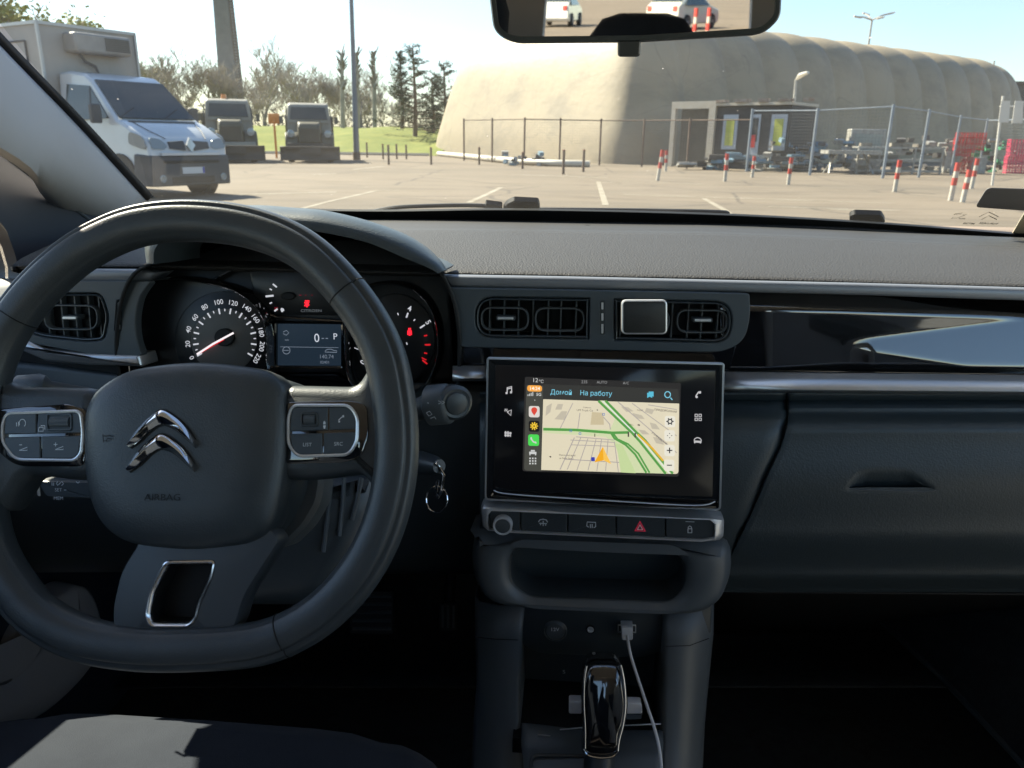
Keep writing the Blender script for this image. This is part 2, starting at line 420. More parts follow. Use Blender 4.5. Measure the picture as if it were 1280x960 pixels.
# button pads
BPL = WP.off(.0045)
def pad(side, house, ring, hseam, vt, vb, scroll, icons):
    h = shape('button_pad', rnd(house), BPL, [(0, -.006), (0, .0008), (.0012, .0018)], m_gloss, wheel,
              label={0: 'glossy black button pad with voice and volume keys', 1: 'glossy black button pad with phone, LIST and SRC keys'}[side])
    bp = BPL.off(.002)
    base = [bp.hit(*p) for p in rnd(ring, 0)]
    prof = [(-.0016, -.0015), (-.0014, .0010), (-.0004, .0018), (.0008, .0014), (.0010, -.0010)]
    MB().loft([[p + bp.n * hh for p in inset(base, bp.n, d)] for d, hh in prof], caps=False).build('ring', m_satin, h)
    # keys: cut the ring outline into four by the seams
    xs = [p[0] for p in ring]; ys = [p[1] for p in ring]; x0, x1, y0, y1 = min(xs) + 2, max(xs) - 2, min(ys) + 2, max(ys) - 2
    hs = lambda x: hseam[0] + hseam[1] * (x - x0)
    keys = [[(x0 + 2, y0, 9), (vt - 1, y0, 1), (vt - 1, hs(vt) - 2, 1), (x0, hs(x0) - 2, 1)], [(vt + 1, y0, 1), (x1, y0, 8), (x1, hs(x1) - 2, 1), (vt + 1, hs(vt) - 2, 1)],
            [(x0, hs(x0) + 1.5, 1), (vb - 1, hs(vb) + 1.5, 1), (vb - 1, y1, 1), (x0 + 4, y1, 9)], [(vb + 1, hs(vb) + 1.5, 1), (x1, hs(x1) + 1.5, 1), (x1 - 5, y1, 9), (vb + 1, y1, 1)]]
    for k in keys:
        shape('button', rnd(k), bp, [(0, -.002), (0, .0004), (.0006, .0010)], m_fascia, h)
    sx0, sy0, sx1, sy1 = scroll
    q = rnd([(sx0, sy0, 5), (sx1, sy0, 5), (sx1, sy1, 5), (sx0, sy1, 5)])
    base = [bp.hit(*p) for p in q]
    MB().loft([[p + bp.n * hh for p in inset(base, bp.n, d)] for d, hh in [(0, .001), (.0006, .0022), (.0016, .0022), (.0022, .0005)]], caps=False).build('scroll_collar', m_plas, h)
    mb = MB()
    c0 = bp.hit((sx0 + sx1) / 2, (sy0 + sy1) / 2, .0005); u = (bp.hit(sx1, sy0) - bp.hit(sx0, sy0)); hw = u.length / 2 - .003; u.normalize(); v = bp.n.cross(u)
    rr = (sy1 - sy0) * .62 / 2 * depth_of(c0) / FPX; L = []
    for s_ in (-1, 1):
        L.append([c0 + u * hw * s_ + v * math.cos(a / 40 * 2 * math.pi) * rr * (.94 if a % 2 else 1) + bp.n * math.sin(a / 40 * 2 * math.pi) * .0032 * (.94 if a % 2 else 1) for a in range(40)])
    mb.loft(L).build('scroll_wheel', m_plas2, h, angle=20)
    icons(h, bp)
def icL(h, bp):
    mb = strokes([[(28 + 4 * math.cos(a), 529 + 5 * math.sin(a)) for a in [x * .5 - 3.6 for x in range(10)]], [(23, 527), (23.5, 533)], [(20.5, 528), (21, 533)],
                  [(24, 563), (34, 563), (34, 559), (24, 563)], [(24, 556), (27.5, 556)], [(69, 562), (79, 562), (79, 558), (69, 562)], [(67, 555.5), (72, 555.5)], [(69.5, 553), (69.5, 558)],
                  [(49, 534), (54, 534), (54, 539), (48, 539), (49, 534)], [(51, 532), (56, 532), (56, 537)]], 1.0, bp, .0013)
    mb.build('key_symbols', m_white, h)
def icR(h, bp):
    mb = strokes([[(424, 528), (423.5, 525), (427, 521.5), (430, 521)], (2.2, [(423.5, 528), (424.5, 526)]), (2.2, [(428, 520.5), (430, 519.5)]),
                  (3, [(404, 529), (407, 529)]), (1.6, [(404.6, 527), (406.4, 527)]), (3, [(404, 533), (407, 533)]), (1.6, [(404.6, 535.2), (406.4, 535.2)])], 1.2, bp, .0013)
    text_mb([('LIST', 384, 556, 4.6), ('SRC', 423, 555, 4.6)], bp, .0014, mb); mb.build('key_symbols', m_white, h)
pad(0, [(-8, 512, 14), (85, 505, 8), (108, 512, 6), (109, 560, 6), (104, 583, 8), (20, 583, 16), (-6, 560, 8)],
    [(9, 517, 8), (101, 514, 8), (104, 540, 6), (102, 566, 6), (94, 575, 8), (20, 574, 10), (4, 552, 8), (4, 530, 8)], (545, -.02), 47, 52, (59, 516, 92, 539), icL)
pad(1, [(358, 503, 6), (440, 501, 10), (459, 506, 10), (461, 545, 10), (452, 572, 12), (430, 578, 8), (358, 580, 6)],
    [(366, 507, 8), (437, 507, 10), (447, 522, 8), (446, 552, 8), (436, 568, 8), (372, 570, 8), (361, 555, 8), (361, 522, 8)], (541, -.03), 411, 404, (376, 515, 399, 534), icR)

# ================================================================== steering column and stalks
colm = empty('steering_column', onY(300, 640, .68) - Vector((0, 0, .1)), label='dark ribbed steering column shroud with two control stalks behind the wheel', cat='steering column')
CP = tilt(.66, .93, 24)
shr = shape('shroud', rnd([(150, 590), (380, 585, 8), (470, 590, 10), (468, 640, 16), (440, 700, 20), (395, 760, 30), (200, 760, 30), (160, 690)], 4), CP, [(0, -.12), (0, -.02), (.008, -.006), (.02, 0)], m_plas, colm)
mb = MB()
for x0, y0, x1, y1 in ((414, 600, 404, 690), (430, 598, 424, 670), (452, 597, 440, 650)):
    mb.tube([CP.hit(x0, y0, .002), CP.hit((x0 + x1) / 2 + 1, (y0 + y1) / 2, .003), CP.hit(x1, y1, .002)], .0022, 8)
mb.build('shroud_ribs', m_plas2, shr)
# wiper stalk on the right
st = MB(); a = onY(505, 520, .665); b = onY(534, 507, .655); c = onY(566, 504, .65)
st.tube([a, a.lerp(b, .6), b, b.lerp(c, .12), b.lerp(c, .8), c.lerp(b, .1), c], [.010, .010, .0105, .0185, .0185, .0170, .013], 24)
stalk = st.build('wiper_stalk', m_plas2, colm)
d = (c - b).normalized()
mb = MB(); e = onY(570, 504, .642)
capn = Vector((.45, -.88, .1)).normalized(); up_ = Vector((0, 0, 1)); uu = capn.cross(up_).normalized(); vv = uu.cross(capn)
def disc_loops(c, n, u, v, rads): return [[c + n * h + u * r * math.cos(k / 24 * 2 * math.pi) + v * r * math.sin(k / 24 * 2 * math.pi) for k in range(24)] for r, h in rads]
mb.loft(disc_loops(e, capn, uu, vv, [(.0150, -.012), (.0160, -.002), (.0130, .0015), (.0105, .001), (.0095, .003), (.004, .0045)])); mb.build('stalk_cap', m_plas, stalk)
SPl = Plane(onY(545, 505, .634), (0, -1, .12))
strokes([[(548, 501), (552, 503), (548, 505)], [(552, 501), (556, 503), (552, 505)], [(533, 516), (537, 514), (540, 518), (536, 520), (533, 516)], [(538, 523), (543, 521), (545, 524)], [(534, 503.5), (536, 504)]], .9, SPl, .0002).build('stalk_symbols', m_paint_w, stalk)
# cruise stalk on the left
KP = tilt(.615, .9, 15)
cs = shape('cruise_stalk', rnd([(46, 600, 3), (120, 602), (120, 624), (58, 621, 5)], 1), KP, [(0, -.03), (0, -.001), (.0012, .0012)], m_plas, colm)
mb = text_mb([('SET', 73, 612.5, 4.5), ('MEM', 73, 623, 4.5)], KP.off(.0016), .0003)
strokes([[(80, 612.5), (83, 612.5)], [(65, 603), (65, 607)], [(67, 603), (67, 607)], [(72, 602), (70.5, 604.5), (72.5, 607)], [(77, 602), (79.5, 604.5), (77, 607)], [(73, 606), (76, 603)], [(95, 602), (97.5, 604), (99.5, 602)]], 1.1, KP.off(.0016), .0003, mb)
mb.build('stalk_lettering', m_paint_w, cs)
shape('stalk_end', rnd([(45.5, 600), (49, 600), (51, 620), (48.5, 619)], 1), KP, [(0, 0), (0, .0016), (.0004, .0019)], m_satin, cs)
# lamp stalk seen above the left spoke
mb = MB(); a = onY(20, 482, .63); b = onY(56, 483, .63); c = onY(110, 492, .66)
mb.tube([a, a.lerp(b, .1), a.lerp(b, .8), b, b.lerp(c, .1), c], [.006, .0095, .0115, .010, .006, .006], 18); mb.build('lamp_stalk', m_plas2, colm)

# ignition key and ring
key = empty('ignition_key', onY(545, 600, .70), label='black ignition key in the column with a thin steel split ring hanging from it', cat='key')
mb = MB(); a = onY(525, 578, .72); b = onY(549, 583, .69); c = onY(555, 594, .685); d = onY(552, 614, .685)
mb.tube([a, a.lerp(b, .7), b], [.012, .010, .007], 16); mb.build('key_bow', m_plas, key)
MB().tube([onY(546, 578, .684), b, c, d, onY(549, 622, .685), onY(545, 612, .686), onY(547, 600, .686)], .0017, 8).build('clip', m_chrome, key)
o = onY(546, 624, .684); MB().tube([o + Vector((math.cos(a_ / 24 * 2 * math.pi) * .0105, math.sin(a_ / 24 * 2 * math.pi) * .004, math.sin(a_ / 24 * 2 * math.pi) * .0122)) for a_ in range(24)], .0009, 8, closed=True).build('split_ring', m_chrome, key)
# ================================================================== instrument cluster
CL = tilt(.80, 1.05, 8)            # dial face
cl = empty('instrument_cluster', onY(350, 460, .80), label='dark instrument cluster with speedometer, small display and rev counter behind the wheel', cat='gauges')
m_dial = mat('dial_face', (.012, .013, .015), .35, bump=(300, .05, .0002), var=(30, (.016, .017, .019)))
m_dial2 = mat('dial_centre_brown', (.15, .14, .125), .5, bump=(2500, .2, .0002))
m_mark = emis('gauge_marks', (.9, .93, 1), .42)
m_redlamp = emis('red_warning_lamp', (1, .015, .03), 1.3)
m_redtick = emis('red_gauge_marks', (1, .02, .03), .45)
body = shape('backing', rnd([(150, 340), (240, 320), (300, 300), (470, 300), (560, 340), (568, 500), (140, 500)], 10), CL, [(0, -.03), (0, -.004), (.002, -.003)], m_dial, cl)
def lens(o, name, pl=CL, f_=1):
    base = [pl.hit(*p) for p in o]
    return MB().loft([[p + pl.n * h for p in inset(base, pl.n, d)] for d, h in [(-.003 * f_, -.01), (-.003 * f_, .020 * f_), (-.0006, .026 * f_), (.0010, .024 * f_), (.0010, .0)]], caps=False).build(name, m_gloss, cl, angle=60)
sp_o = [(p.x, p.y) for p in cat([(176, 440), (171, 415), (172, 385), (182, 362), (205, 351), (240, 349), (275, 354), (308, 364), (334, 386), (343, 412), (344, 450), (341, 490), (260, 505), (190, 490)], 5)]
lens(sp_o, 'speedometer_bezel')
ta_o = [(p.x, p.y) for p in cat([(440, 400), (452, 370), (470, 357), (497, 354), (523, 362), (542, 382), (551, 410), (551, 440), (543, 466), (525, 484), (480, 492), (445, 470)], 5)]
lens(ta_o, 'rev_counter_bezel')
mi_o = rnd([(262, 352, 5), (293, 336, 8), (415, 334, 14), (436, 352, 8), (450, 398, 3), (438, 402, 2), (345, 396, 3), (325, 385, 6), (300, 362, 4)], 0)
lens(mi_o, 'fuel_panel_bezel', CL.off(.004), .15)
# speedometer
dial = shape('speedometer', ell(281, 424, 62, 60, 48), CL, [(0, -.002), (0, .001), (.001, .0015)], m_dial, cl)
shape('dial_centre', ell(281, 426, 41, 40, 48), CL, [(0, .001), (0, .002), (.001, .0024)], m_dial2, dial)
shape('needle_hub', ell(283, 421, 12, 11, 32), CL, [(0, .002), (0, .006), (.001, .007)], m_dark, dial)
nums = [('0', 240, 447), ('20', 235, 430), ('40', 236, 412), ('60', 244, 397), ('80', 256, 384), ('100', 273, 378), ('120', 291, 379), ('140', 308, 385), ('160', 319, 398), ('180', 326, 415), ('200', 327, 433), ('220', 321, 448)]
its = []
for s_, x, y in nums:
    a = math.degrees(math.atan2(y - 426, x - 281)); its.append((s_, x, y, 6.2, a + 90, .004))
text_mb(its, CL, .003).build('speed_numerals', m_mark, dial)
L = []
for k in range(23):
    a0 = math.radians(180 - 30 + (240 / 22) * k)
    # from 0 at lower left clockwise to 220 at lower right
    ca, sa = math.cos(a0), math.sin(a0)
    r0, r1 = (33, 40) if k % 2 == 0 else (36, 39)
    L.append((1.9 if k % 2 == 0 else 1.3, [(281 + ca * r0, 425 + sa * r0), (281 + ca * r1, 425 + sa * r1)]))
strokes(L, 1.5, CL, .0026).build('speed_ticks', m_mark, dial)
mb = strokes([(2.4, [(292, 416), (266, 430), (246, 443)])], 2, CL, .0085); mb.build('needle', emis('needle_white', (1, .9, .92), .7), dial)
strokes([(1.2, [(280, 424.5), (266, 432.5), (250, 441.5)])], 1, CL, .0080).build('needle_red_edge', m_redtick, dial)
# fuel / warning panel
FPn = CL.off(.006)
fp = shape('warning_panel', rnd([(312, 338), (408, 336), (430, 350), (444, 394), (346, 394), (318, 372)], 6), FPn, [(0, -.006), (0, 0), (.001, .0006)], m_dial, cl)
strokes([(2, [(341, 355), (346, 359)]), (1.6, [(337, 361), (340, 362.5)]), (2.4, [(332, 370.5), (342, 369.5)]), (1.6, [(337, 379.5), (340, 378)]), (2, [(343, 389), (347, 386)])], 2, FPn, .001).build('fuel_ticks', m_mark, fp)
shape('fuel_needle_hub', ell(361, 370, 9, 5, 24), FPn, [(0, 0), (0, .003), (.001, .004)], m_dark, fp)
strokes([(3, [(351, 388), (355, 387)]), (2.2, [(352, 385), (353, 390)])], 2, FPn, .001).build('fuel_symbol', m_mark, fp)
strokes([(2.2, [(384, 375.5), (383, 380), (384, 384)]), (1.6, [(380.5, 378), (386.5, 381.5)]), (1.6, [(380.5, 382.5), (386.5, 377.5)]), (1.2, [(381, 376), (387, 376)])], 2, FPn, .001).build('seatbelt_warning_lamp', m_redlamp, fp)
strokes([(1, [(374, 369), (377, 369)]), (1, [(381, 369), (383, 369)]), (1, [(389, 369), (391, 369)]), (1.4, [(343, 384), (347, 388)]), (1.4, [(347, 384), (343, 388)])], 1, FPn, .001).build('faint_red_lamps', emis('dim_red', (.5, .02, .05), .25), fp)
text_mb([('CITROEN', 389, 388.5, 3.4, 0, .01, 'CENTER', 1.35)], FPn, .001).build('maker_lettering', emis('dim_white', (.5, .55, .6), .12), fp)
# small LCD
LC = CL.off(.008)
lcd = shape('trip_display', rnd([(343, 401), (430, 402), (430, 461), (343, 460)], 4), LC, [(0, -.012), (0, .001), (.0010, .0018), (.0028, .0014), (.0032, -.001)], m_gloss, cl, cap=False)
m_lcd = emis('lcd_blue_grey', (.040, .070, .110), .22)
shape('lcd_pane', rnd([(347, 405), (426, 405), (426, 457), (347, 457)], 1), LC, [(0, -.002), (0, -.0005), (.0004, -.0004)], m_lcd, lcd)
m_lcdt = emis('lcd_white', (.75, .8, .9), .5); m_lcdd = emis('lcd_dim', (.3, .36, .45), .35)
text_mb([('0', 396, 423, 11, 0, .0, 'CENTER', .95), ('P', 419, 421, 8, 0, .0)], LC, .0003).build('lcd_text', m_lcdt, lcd)
mb = strokes([(1.2, [(402, 423), (405, 423)]), (1.2, [(407, 423), (410, 423)]), (.6, [(350, 433.5), (423, 434.5)]), (.9, [(407, 438), (410, 436.5), (414, 436.5), (417, 438), (421, 438.5), (421, 440.5), (406, 440), (407, 438)]),
              (.9, [(354, 415), (358, 413), (361, 416), (358, 419), (354, 417)]), (.8, [(354, 438), (361, 438)]), (.8, [(356, 425), (361, 425)])], 1, LC, .0003)
strokes([(.9, ell(358, 438, 4.5, 4.5, 20))], 1, LC, .0003, mb, closed=True)
text_mb([('140.74', 408, 446, 5), ('02401', 406, 453, 3.6)], LC, .0003, mb); mb.build('lcd_dim_text', m_lcdd, lcd)
# rev counter
tc = shape('rev_counter', ell(494, 425, 50, 58, 48), CL, [(0, -.002), (0, .001), (.001, .0015)], m_dial, cl)
text_mb([('0', 454, 453, 7, -62, .012), ('1', 446, 436, 6, -70, .012), ('4', 512, 386, 7, 14, .012), ('5', 535, 403, 7, 58, .012)], CL, .003).build('rev_numerals', m_mark, tc)
strokes([(2, [(510, 391), (508, 397)]), (1.3, [(519, 399), (517, 401)]), (2, [(531, 406), (525, 410)]), (1.3, [(497, 391), (498, 394)]), (2, [(447, 429), (452, 430)]), (1.3, [(508, 428), (509, 431)])], 1.5, CL, .003).build('rev_ticks', m_mark, tc)
strokes([(1.6, [(534, 419), (530, 420)]), (2, [(538, 431), (531, 431)]), (1.6, [(534, 442), (530, 441)]), (2, [(534, 455), (528, 450)]), (1.4, [(527, 447), (533, 450)])], 1.5, CL, .003).build('red_zone_ticks', m_redtick, tc)
strokes([(3.5, [(512, 410), (512, 416)]), (5.5, [(509.2, 416), (514.8, 416)]), (2, [(511, 418.5), (513, 418.5)])], 2, CL, .003).build('belt_reminder_lamp', m_redlamp, tc)
# trim under the display
shape('lower_trim', rnd([(345, 466), (420, 466), (452, 480), (440, 488), (370, 488)], 3), CL.off(.01), [(0, -.01), (0, 0), (.002, .003)], m_gloss, cl)
# ================================================================== dashboard
dash = empty('dashboard', (.035, .95, .55), label='dark grey dashboard across the car with vents, grey trim strips and glossy black passenger panel', cat='dashboard')
def ipol(L, n, name=""):
    """n points along a polyline of (x, y, Y) by x"""
    xs = [p[0] for p in L]; out = []
    for k in range(n):
        x = xs[0] + (xs[-1] - xs[0]) * k / (n - 1)
        for a, b in zip(L, L[1:]):
            if a[0] <= x <= b[0] + 1e-6:
                t = (x - a[0]) / max(1e-6, b[0] - a[0]); t = t * t * (3 - 2 * t) * .3 + t * .7
                q_ = onY(x, a[1] + (b[1] - a[1]) * t, a[2] + (b[2] - a[2]) * t); q_.x = max(q_.x, -.60 - max(0, q_.y - .79) * .27) if name in ('top_pad', 'defroster_panel') else max(q_.x, -.735); out.append(q_); break
    return out
def rows(name, R_, m, n=60, parent=dash, sub=6, **k):
    P = [ipol(r, n, name) for r in R_]
    # smooth across rows
    G = []
    for i in range(n): G.append(cat([P[j][i] for j in range(len(P))], sub, closed=False))
    mb = MB().grid([[G[i][j] for i in range(n)] for j in range(len(G[0]))])
    return mb.build(name, m, parent, fix=False, **k)
# --- top pad: from the front lip to the glass
lip = [(-260, 330, .79), (60, 333, .79), (190, 333, .79), (560, 342, .79), (880, 348, .79), (1280, 358.5, .79), (1500, 365, .79)]
def dy(L, d, Y): return [(x, y + d, Y) for x, y, _ in L]
back = [(-260, 272, 1.30), (60, 272, 1.30), (560, 274, 1.31), (880, 279, 1.31), (1280, 297, 1.30), (1500, 306, 1.28)]
back2 = [(-260, 290, 1.10), (60, 290, 1.10), (560, 288, 1.12), (880, 292, 1.12), (1280, 309, 1.11), (1500, 318, 1.10)]
back1 = [(-260, 286.5, 1.15), (60, 286.5, 1.15), (560, 285.5, 1.17), (880, 289.5, 1.17), (1280, 306.5, 1.16), (1500, 315, 1.15)]
pad_rows = [dy(lip, 4, .81), dy(lip, 1.5, .793), dy(lip, -1.5, .792), dy(lip, -6, .802), dy(lip, -14, .83), dy(lip, -28, .90), dy(lip, -40, .98), back2]
top_pad = rows('top_pad', pad_rows, m_pad, n=90, solid=.003)
rows('defroster_panel', [dy(back2, 2.2, 1.115), dy(back1, 1.8, 1.125), back1, dy(back1, -4, 1.21), back], mat('dash_rear_plastic', (.040, .039, .038), .6, bump=(700, .4, .0005)), n=60, solid=.003)
MB().tube([onY(734, 284, 1.24) + Vector((0, 0, -.004)), onY(734, 284, 1.24) + Vector((0, 0, .0035))], [.006, .004], 16).build('light_sensor', m_dark, dash)
# --- hood over the gauges
crest_o = [(557, 339), (548, 326), (528, 308), (500, 292.5), (455, 277), (405, 265.5), (365, 262), (320, 259), (270, 261), (225, 269), (196, 283), (184, 304), (186, 330)]
crest_i = [(549, 341), (536, 333), (505, 320), (480, 309), (452, 299), (400, 288), (355, 283), (310, 280), (265, 282), (228, 288), (204, 298), (193, 312), (192, 330)]
n_ = 8
co = [Vector((p.x, p.y)) for p in cat(crest_o, n_, False)]; ci = [Vector((p.x, p.y)) for p in cat(crest_i, n_, False)]
HF = .71
front_o = [onY(p.x, p.y, HF + .045) for p in co]; front_i = [onY(p.x, p.y, HF) for p in ci]
def padz(x):  # pad height
    return 1.108
def back_of(L, Y, k, dz):
    out = []
    for i, p in enumerate(L):
        x, y = pix(p); s_ = {.78: .985, .88: .90, 1.0: .70, 1.12: .45}[Y]
        out.append(onY(365 + (x - 365) * s_, 345 + (y - 345) * s_, Y))
    return out
    cx = sum(p.x for p in L) / len(L)
    for i, p in enumerate(L):
        z = 1.102 + (p.z - 1.102) * k
        out.append(Vector((cx + (p.x - cx) * (1 - dz), Y, z)))
    return out
mb = MB()
edge = [onY(a.x * .30 + b.x * .70, a.y * .30 + b.y * .70, HF + .001) for a, b in zip(co, ci)]
e2 = [onY(a.x * .62 + b.x * .38, a.y * .62 + b.y * .38, HF + .008) for a, b in zip(co, ci)]
e3 = [onY(a.x * .86 + b.x * .14, a.y * .86 + b.y * .14, HF + .022) for a, b in zip(co, ci)]
inner = [Vector((p.x, .80, 1.06 + (p.z - 1.06) * .90)) for p in front_i]
mb.grid([inner, [a.lerp(b, .45) for a, b in zip(front_i, inner)], front_i, edge, e2, e3, front_o, back_of(front_o, .78, .97, 0), back_of(front_o, .88, .80, .02), back_of(front_o, 1.0, .35, .04), back_of(front_o, 1.12, -.2, .05)])
hood = mb.build('gauge_hood', m_soft, dash, angle=60, solid=.002, fix=False)
MB().grid([[Vector((x, y, 1.06)) for x in (-.76, -.3, .3, .83)] for y in (.84, 1.1, 1.37)]).build('dash_light_stop', m_dark, dash, solid=.01, fix=False)  # unseen sheet added to stop sun leaking in under the pad
# dark tunnel inside the hood, around the gauges
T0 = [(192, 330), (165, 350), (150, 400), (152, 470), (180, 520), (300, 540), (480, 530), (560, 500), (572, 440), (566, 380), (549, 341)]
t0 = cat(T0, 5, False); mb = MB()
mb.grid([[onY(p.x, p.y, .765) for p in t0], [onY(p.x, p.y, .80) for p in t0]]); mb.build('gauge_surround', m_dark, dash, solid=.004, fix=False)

# --- fascia planes
FA = tilt(.775, 1.07, 6)
# upper satin strip
def band(name, top, bot, m, pl, prof, **k):
    return shape(name, rnd(top + bot[::-1], 0), pl, prof, m, dash, **k)
band('upper_trim_strip', [(553, 343.5), (700, 346), (880, 350), (1080, 354.5), (1280, 360), (1480, 366)], [(565, 359), (700, 361), (880, 364), (1080, 369), (1280, 375.5), (1480, 382)], m_strip, FA, [(0, -.03), (0, 0), (.0012, .0022), (.003, .003)])
band('upper_trim_strip', [(34, 336), (60, 336), (180, 337), (200, 340)], [(34, 351), (60, 351), (170, 352), (187, 350)], m_strip, FA, [(0, -.03), (0, 0), (.0012, .0022), (.003, .003)])
# fascia behind everything, right and centre
shape('fascia_core', rnd([(560, 350), (1480, 372), (1480, 500), (560, 480)], 0), FA.off(-.085), [(0, -.03), (0, 0)], m_dark, dash)
shape('fascia_core', rnd([(30, 345), (165, 345), (160, 470), (-60, 470), (10, 400)], 0), FA.off(-.012), [(0, -.03), (0, 0)], m_dark, dash)

# --- air vents
def vent(openings, panel, rings, tabs, slots, holder_hidden, label):
    """openings: list of outlines; panel: outline"""
    v = empty('air_vent', FA.hit(panel[0][0], panel[0][1]) - W(dash)); v.parent = dash
    v['label'] = label
    pn = FA.off(.004)
    mb = MB()
    # panel with holes: strips cut by bearing around each opening
    po = rnd(panel, 0)
    return v
def vent_panel(name, outer, holes, pl, thick, m, parent):
    """flat panel with holes via 2-D tessellation"""
    from mathutils.geometry import delaunay_2d_cdt
    loops = [outer] + holes; vs = []; es = []
    for L in loops:
        n0 = len(vs); vs += [Vector(p) for p in L]; es += [(n0 + i, n0 + (i + 1) % len(L)) for i in range(len(L))]
    r = delaunay_2d_cdt(vs, es, [], 0, 1e-4)
    V, F = r[0], r[2]
    def inside(p, L):
        c = False
        for i in range(len(L)):
            a, b = L[i - 1], L[i]
            if (a[1] > p[1]) != (b[1] > p[1]) and p[0] < (b[0] - a[0]) * (p[1] - a[1]) / (b[1] - a[1]) + a[0]: c = not c
        return c
    fs = []
    for f in F:
        c = sum((V[i] for i in f), Vector((0, 0))) / len(f)
        if inside(c, outer) and not any(inside(c, h) for h in holes): fs.append(tuple(f))
    mb = MB(); mb.add([pl.hit(p.x, p.y) for p in V], fs, True)
    def wall(L, prof):
        base = [pl.hit(*p) for p in L]
        mb.loft([[p + pl.n * h for p in (inset(base, pl.n, d) if d else base)] for d, h in prof], caps=False)
    wall(outer, [(0, 0), (-.0008, -.0006), (-.0012, -.002), (-.0012, -thick)])
    for h in holes: wall(h, [(0, 0), (.0012, -.0008), (.0020, -.0030), (.0022, -thick)])
    return mb.build(name, m, parent, angle=50)
def oval(x0, y0, x1, y1, s=.01, r=None):
    return rect(x0, y0, x1, y1, s, r or (y1 - y0) * .48)
def vent_unit(label, outer, holes, ovals, tabs, slot_ticks, vx, skip=()):
    v = vent_panel('air_vent', outer, holes, FA.off(.006), .012, m_fascia, dash); v['label'] = label
    P0 = FA.off(.006)
    for h in holes[:]:
        xs = [p[0] for p in h]
        if max(xs) - min(xs) < 20: continue
        base = [P0.hit(*p) for p in h]
        MB().loft([[p + P0.n * hh for p in inset(base, P0.n, d)] for d, hh in [(.0028, -.008), (.0028, -.0005), (.0034, .0006), (.0044, .0002), (.0046, -.006)]], caps=False).build('vent_frame', m_plas, v)
        b2 = inset(base, P0.n, .002)
        MB().loft([[p + P0.n * hh for p in b2] for hh in (-.010, -.045)], caps=False, cap1=True).build('duct', m_dark, v)
    for (x0, y0, x1, y1) in ovals:
        base = [P0.hit(*p) for p in oval(x0, y0, x1, y1)]
        MB().loft([[p + P0.n * hh for p in inset(base, P0.n, d)] for d, hh in [(0, -.012), (0, -.004), (.0004, -.0030), (.0014, -.0030), (.0018, -.004), (.0018, -.012)]], caps=False).build('vane_ring', m_plas2, v)
    for (x, y0, y1) in vx:
        a = P0.hit(x, y0, -.009); b = P0.hit(x, y1, -.009)
        MB().box((a + b) / 2 - P0.n * .006, (.0014, .012, (a - b).length), rx=-R(6)).build('slat', m_plas2, v)
    for (x0, y, x1) in tabs:
        q = rect(x0, y - 3, x1, y + 3, .01, 2)
        t = shape('tab', q, P0, [(0, -.012), (0, -.0005), (.0005, .0010)], m_plas, v)
        shape('tab_insert', rect(x0 + 2, y - 1.6, x1 - 2, y + 1.6, .01, 1), P0, [(0, .0008), (.0003, .0018)], m_satin, t)
    return v
cen_outer = rnd([(565, 360.5), (700, 363), (880, 366.5), (936, 368, 3), (937, 395, 14), (930, 425, 14), (905, 439, 20), (860, 439), (576, 433, 6), (573, 400), (568, 375)], 0)
hl = rnd([(593, 369, 26), (739, 371, 3), (738, 426, 3), (592, 424, 26)], 0, 10)
hm = rnd([(749, 375, 4), (757, 375, 4), (756.5, 419, 4), (749.5, 419, 4)], 0)
hr = rnd([(766, 372, 3), (918, 375, 28), (916, 431, 28), (766, 427, 3)], 0, 10)
cv = vent_unit('twin central air vents in a dark grey panel above the screen', cen_outer, [hl, hm, hr],
               [(600, 384, 661, 414), (668, 384.5, 731, 415), (846, 387, 911, 417), (776, 386, 838, 415)], [(620, 397.5, 644), (866, 400, 891)], None,
               [(612, 371, 425), (630, 371, 425), (648, 371, 425), (666, 372, 425), (685, 372, 425), (701, 372, 425), (720, 372, 425), (776, 373, 427), (840, 374, 428), (860, 374, 429), (877, 375, 429), (897, 376, 429)])
P0 = FA.off(.006)
for y0, y1 in ((378, 387), (391.5, 401), (405, 417)):
    shape('thumb_wheel_mark', rect(751.5, y0, 754.5, y1, 0, 1), P0, [(0, -.003), (.0002, .0004)], m_satin, cv)
shape('thumb_wheel', rect(750, 376, 756.5, 418, 0, 2), P0, [(0, -.006), (0, -.0022), (.001, -.0012)], m_plas, cv)
lo = rnd([(32, 352), (187, 352, 3), (173, 370, 16), (167, 398, 16), (169, 425, 14), (176, 444, 3), (110, 441), (20, 425), (-40, 405), (10, 385)], 0)
h1 = rnd([(20, 365, 8), (128, 364.5, 12), (138, 395, 10), (132, 427, 10), (108, 429, 8), (50, 423, 14), (20, 410, 10)], 0)
h2 = rnd([(145, 374, 4), (153, 374, 4), (152, 415, 4), (142, 415, 4)], 0)
lv = vent_unit('air vent left of the gauges, partly hidden by the wheel rim', lo, [h1, h2], [(52, 381, 120, 413)], [(77, 397, 98)], None, [(60, 366, 424), (78, 366, 427), (95, 366, 427), (112, 366, 427), (125, 367, 426)])
shape('thumb_wheel', rect(145, 377, 151, 413, 0, 2), P0, [(0, -.006), (0, -.0022), (.001, -.0012)], m_plas, lv)
shape('thumb_wheel_mark', rect(147, 406, 150, 412, 0, 1), P0, [(0, -.003), (.0002, .0002)], m_satin, lv)
# chrome blade under the left vent
shape('lower_trim_strip', rnd([(-60, 412), (36, 424, 3), (58, 436), (110, 441), (176, 443, 2), (180, 458, 3), (110, 456), (58, 451), (26, 437, 4), (-60, 422)], 2), FA.off(.004), [(0, -.03), (0, 0), (.0015, .003), (.0035, .0045)], m_satind, dash)

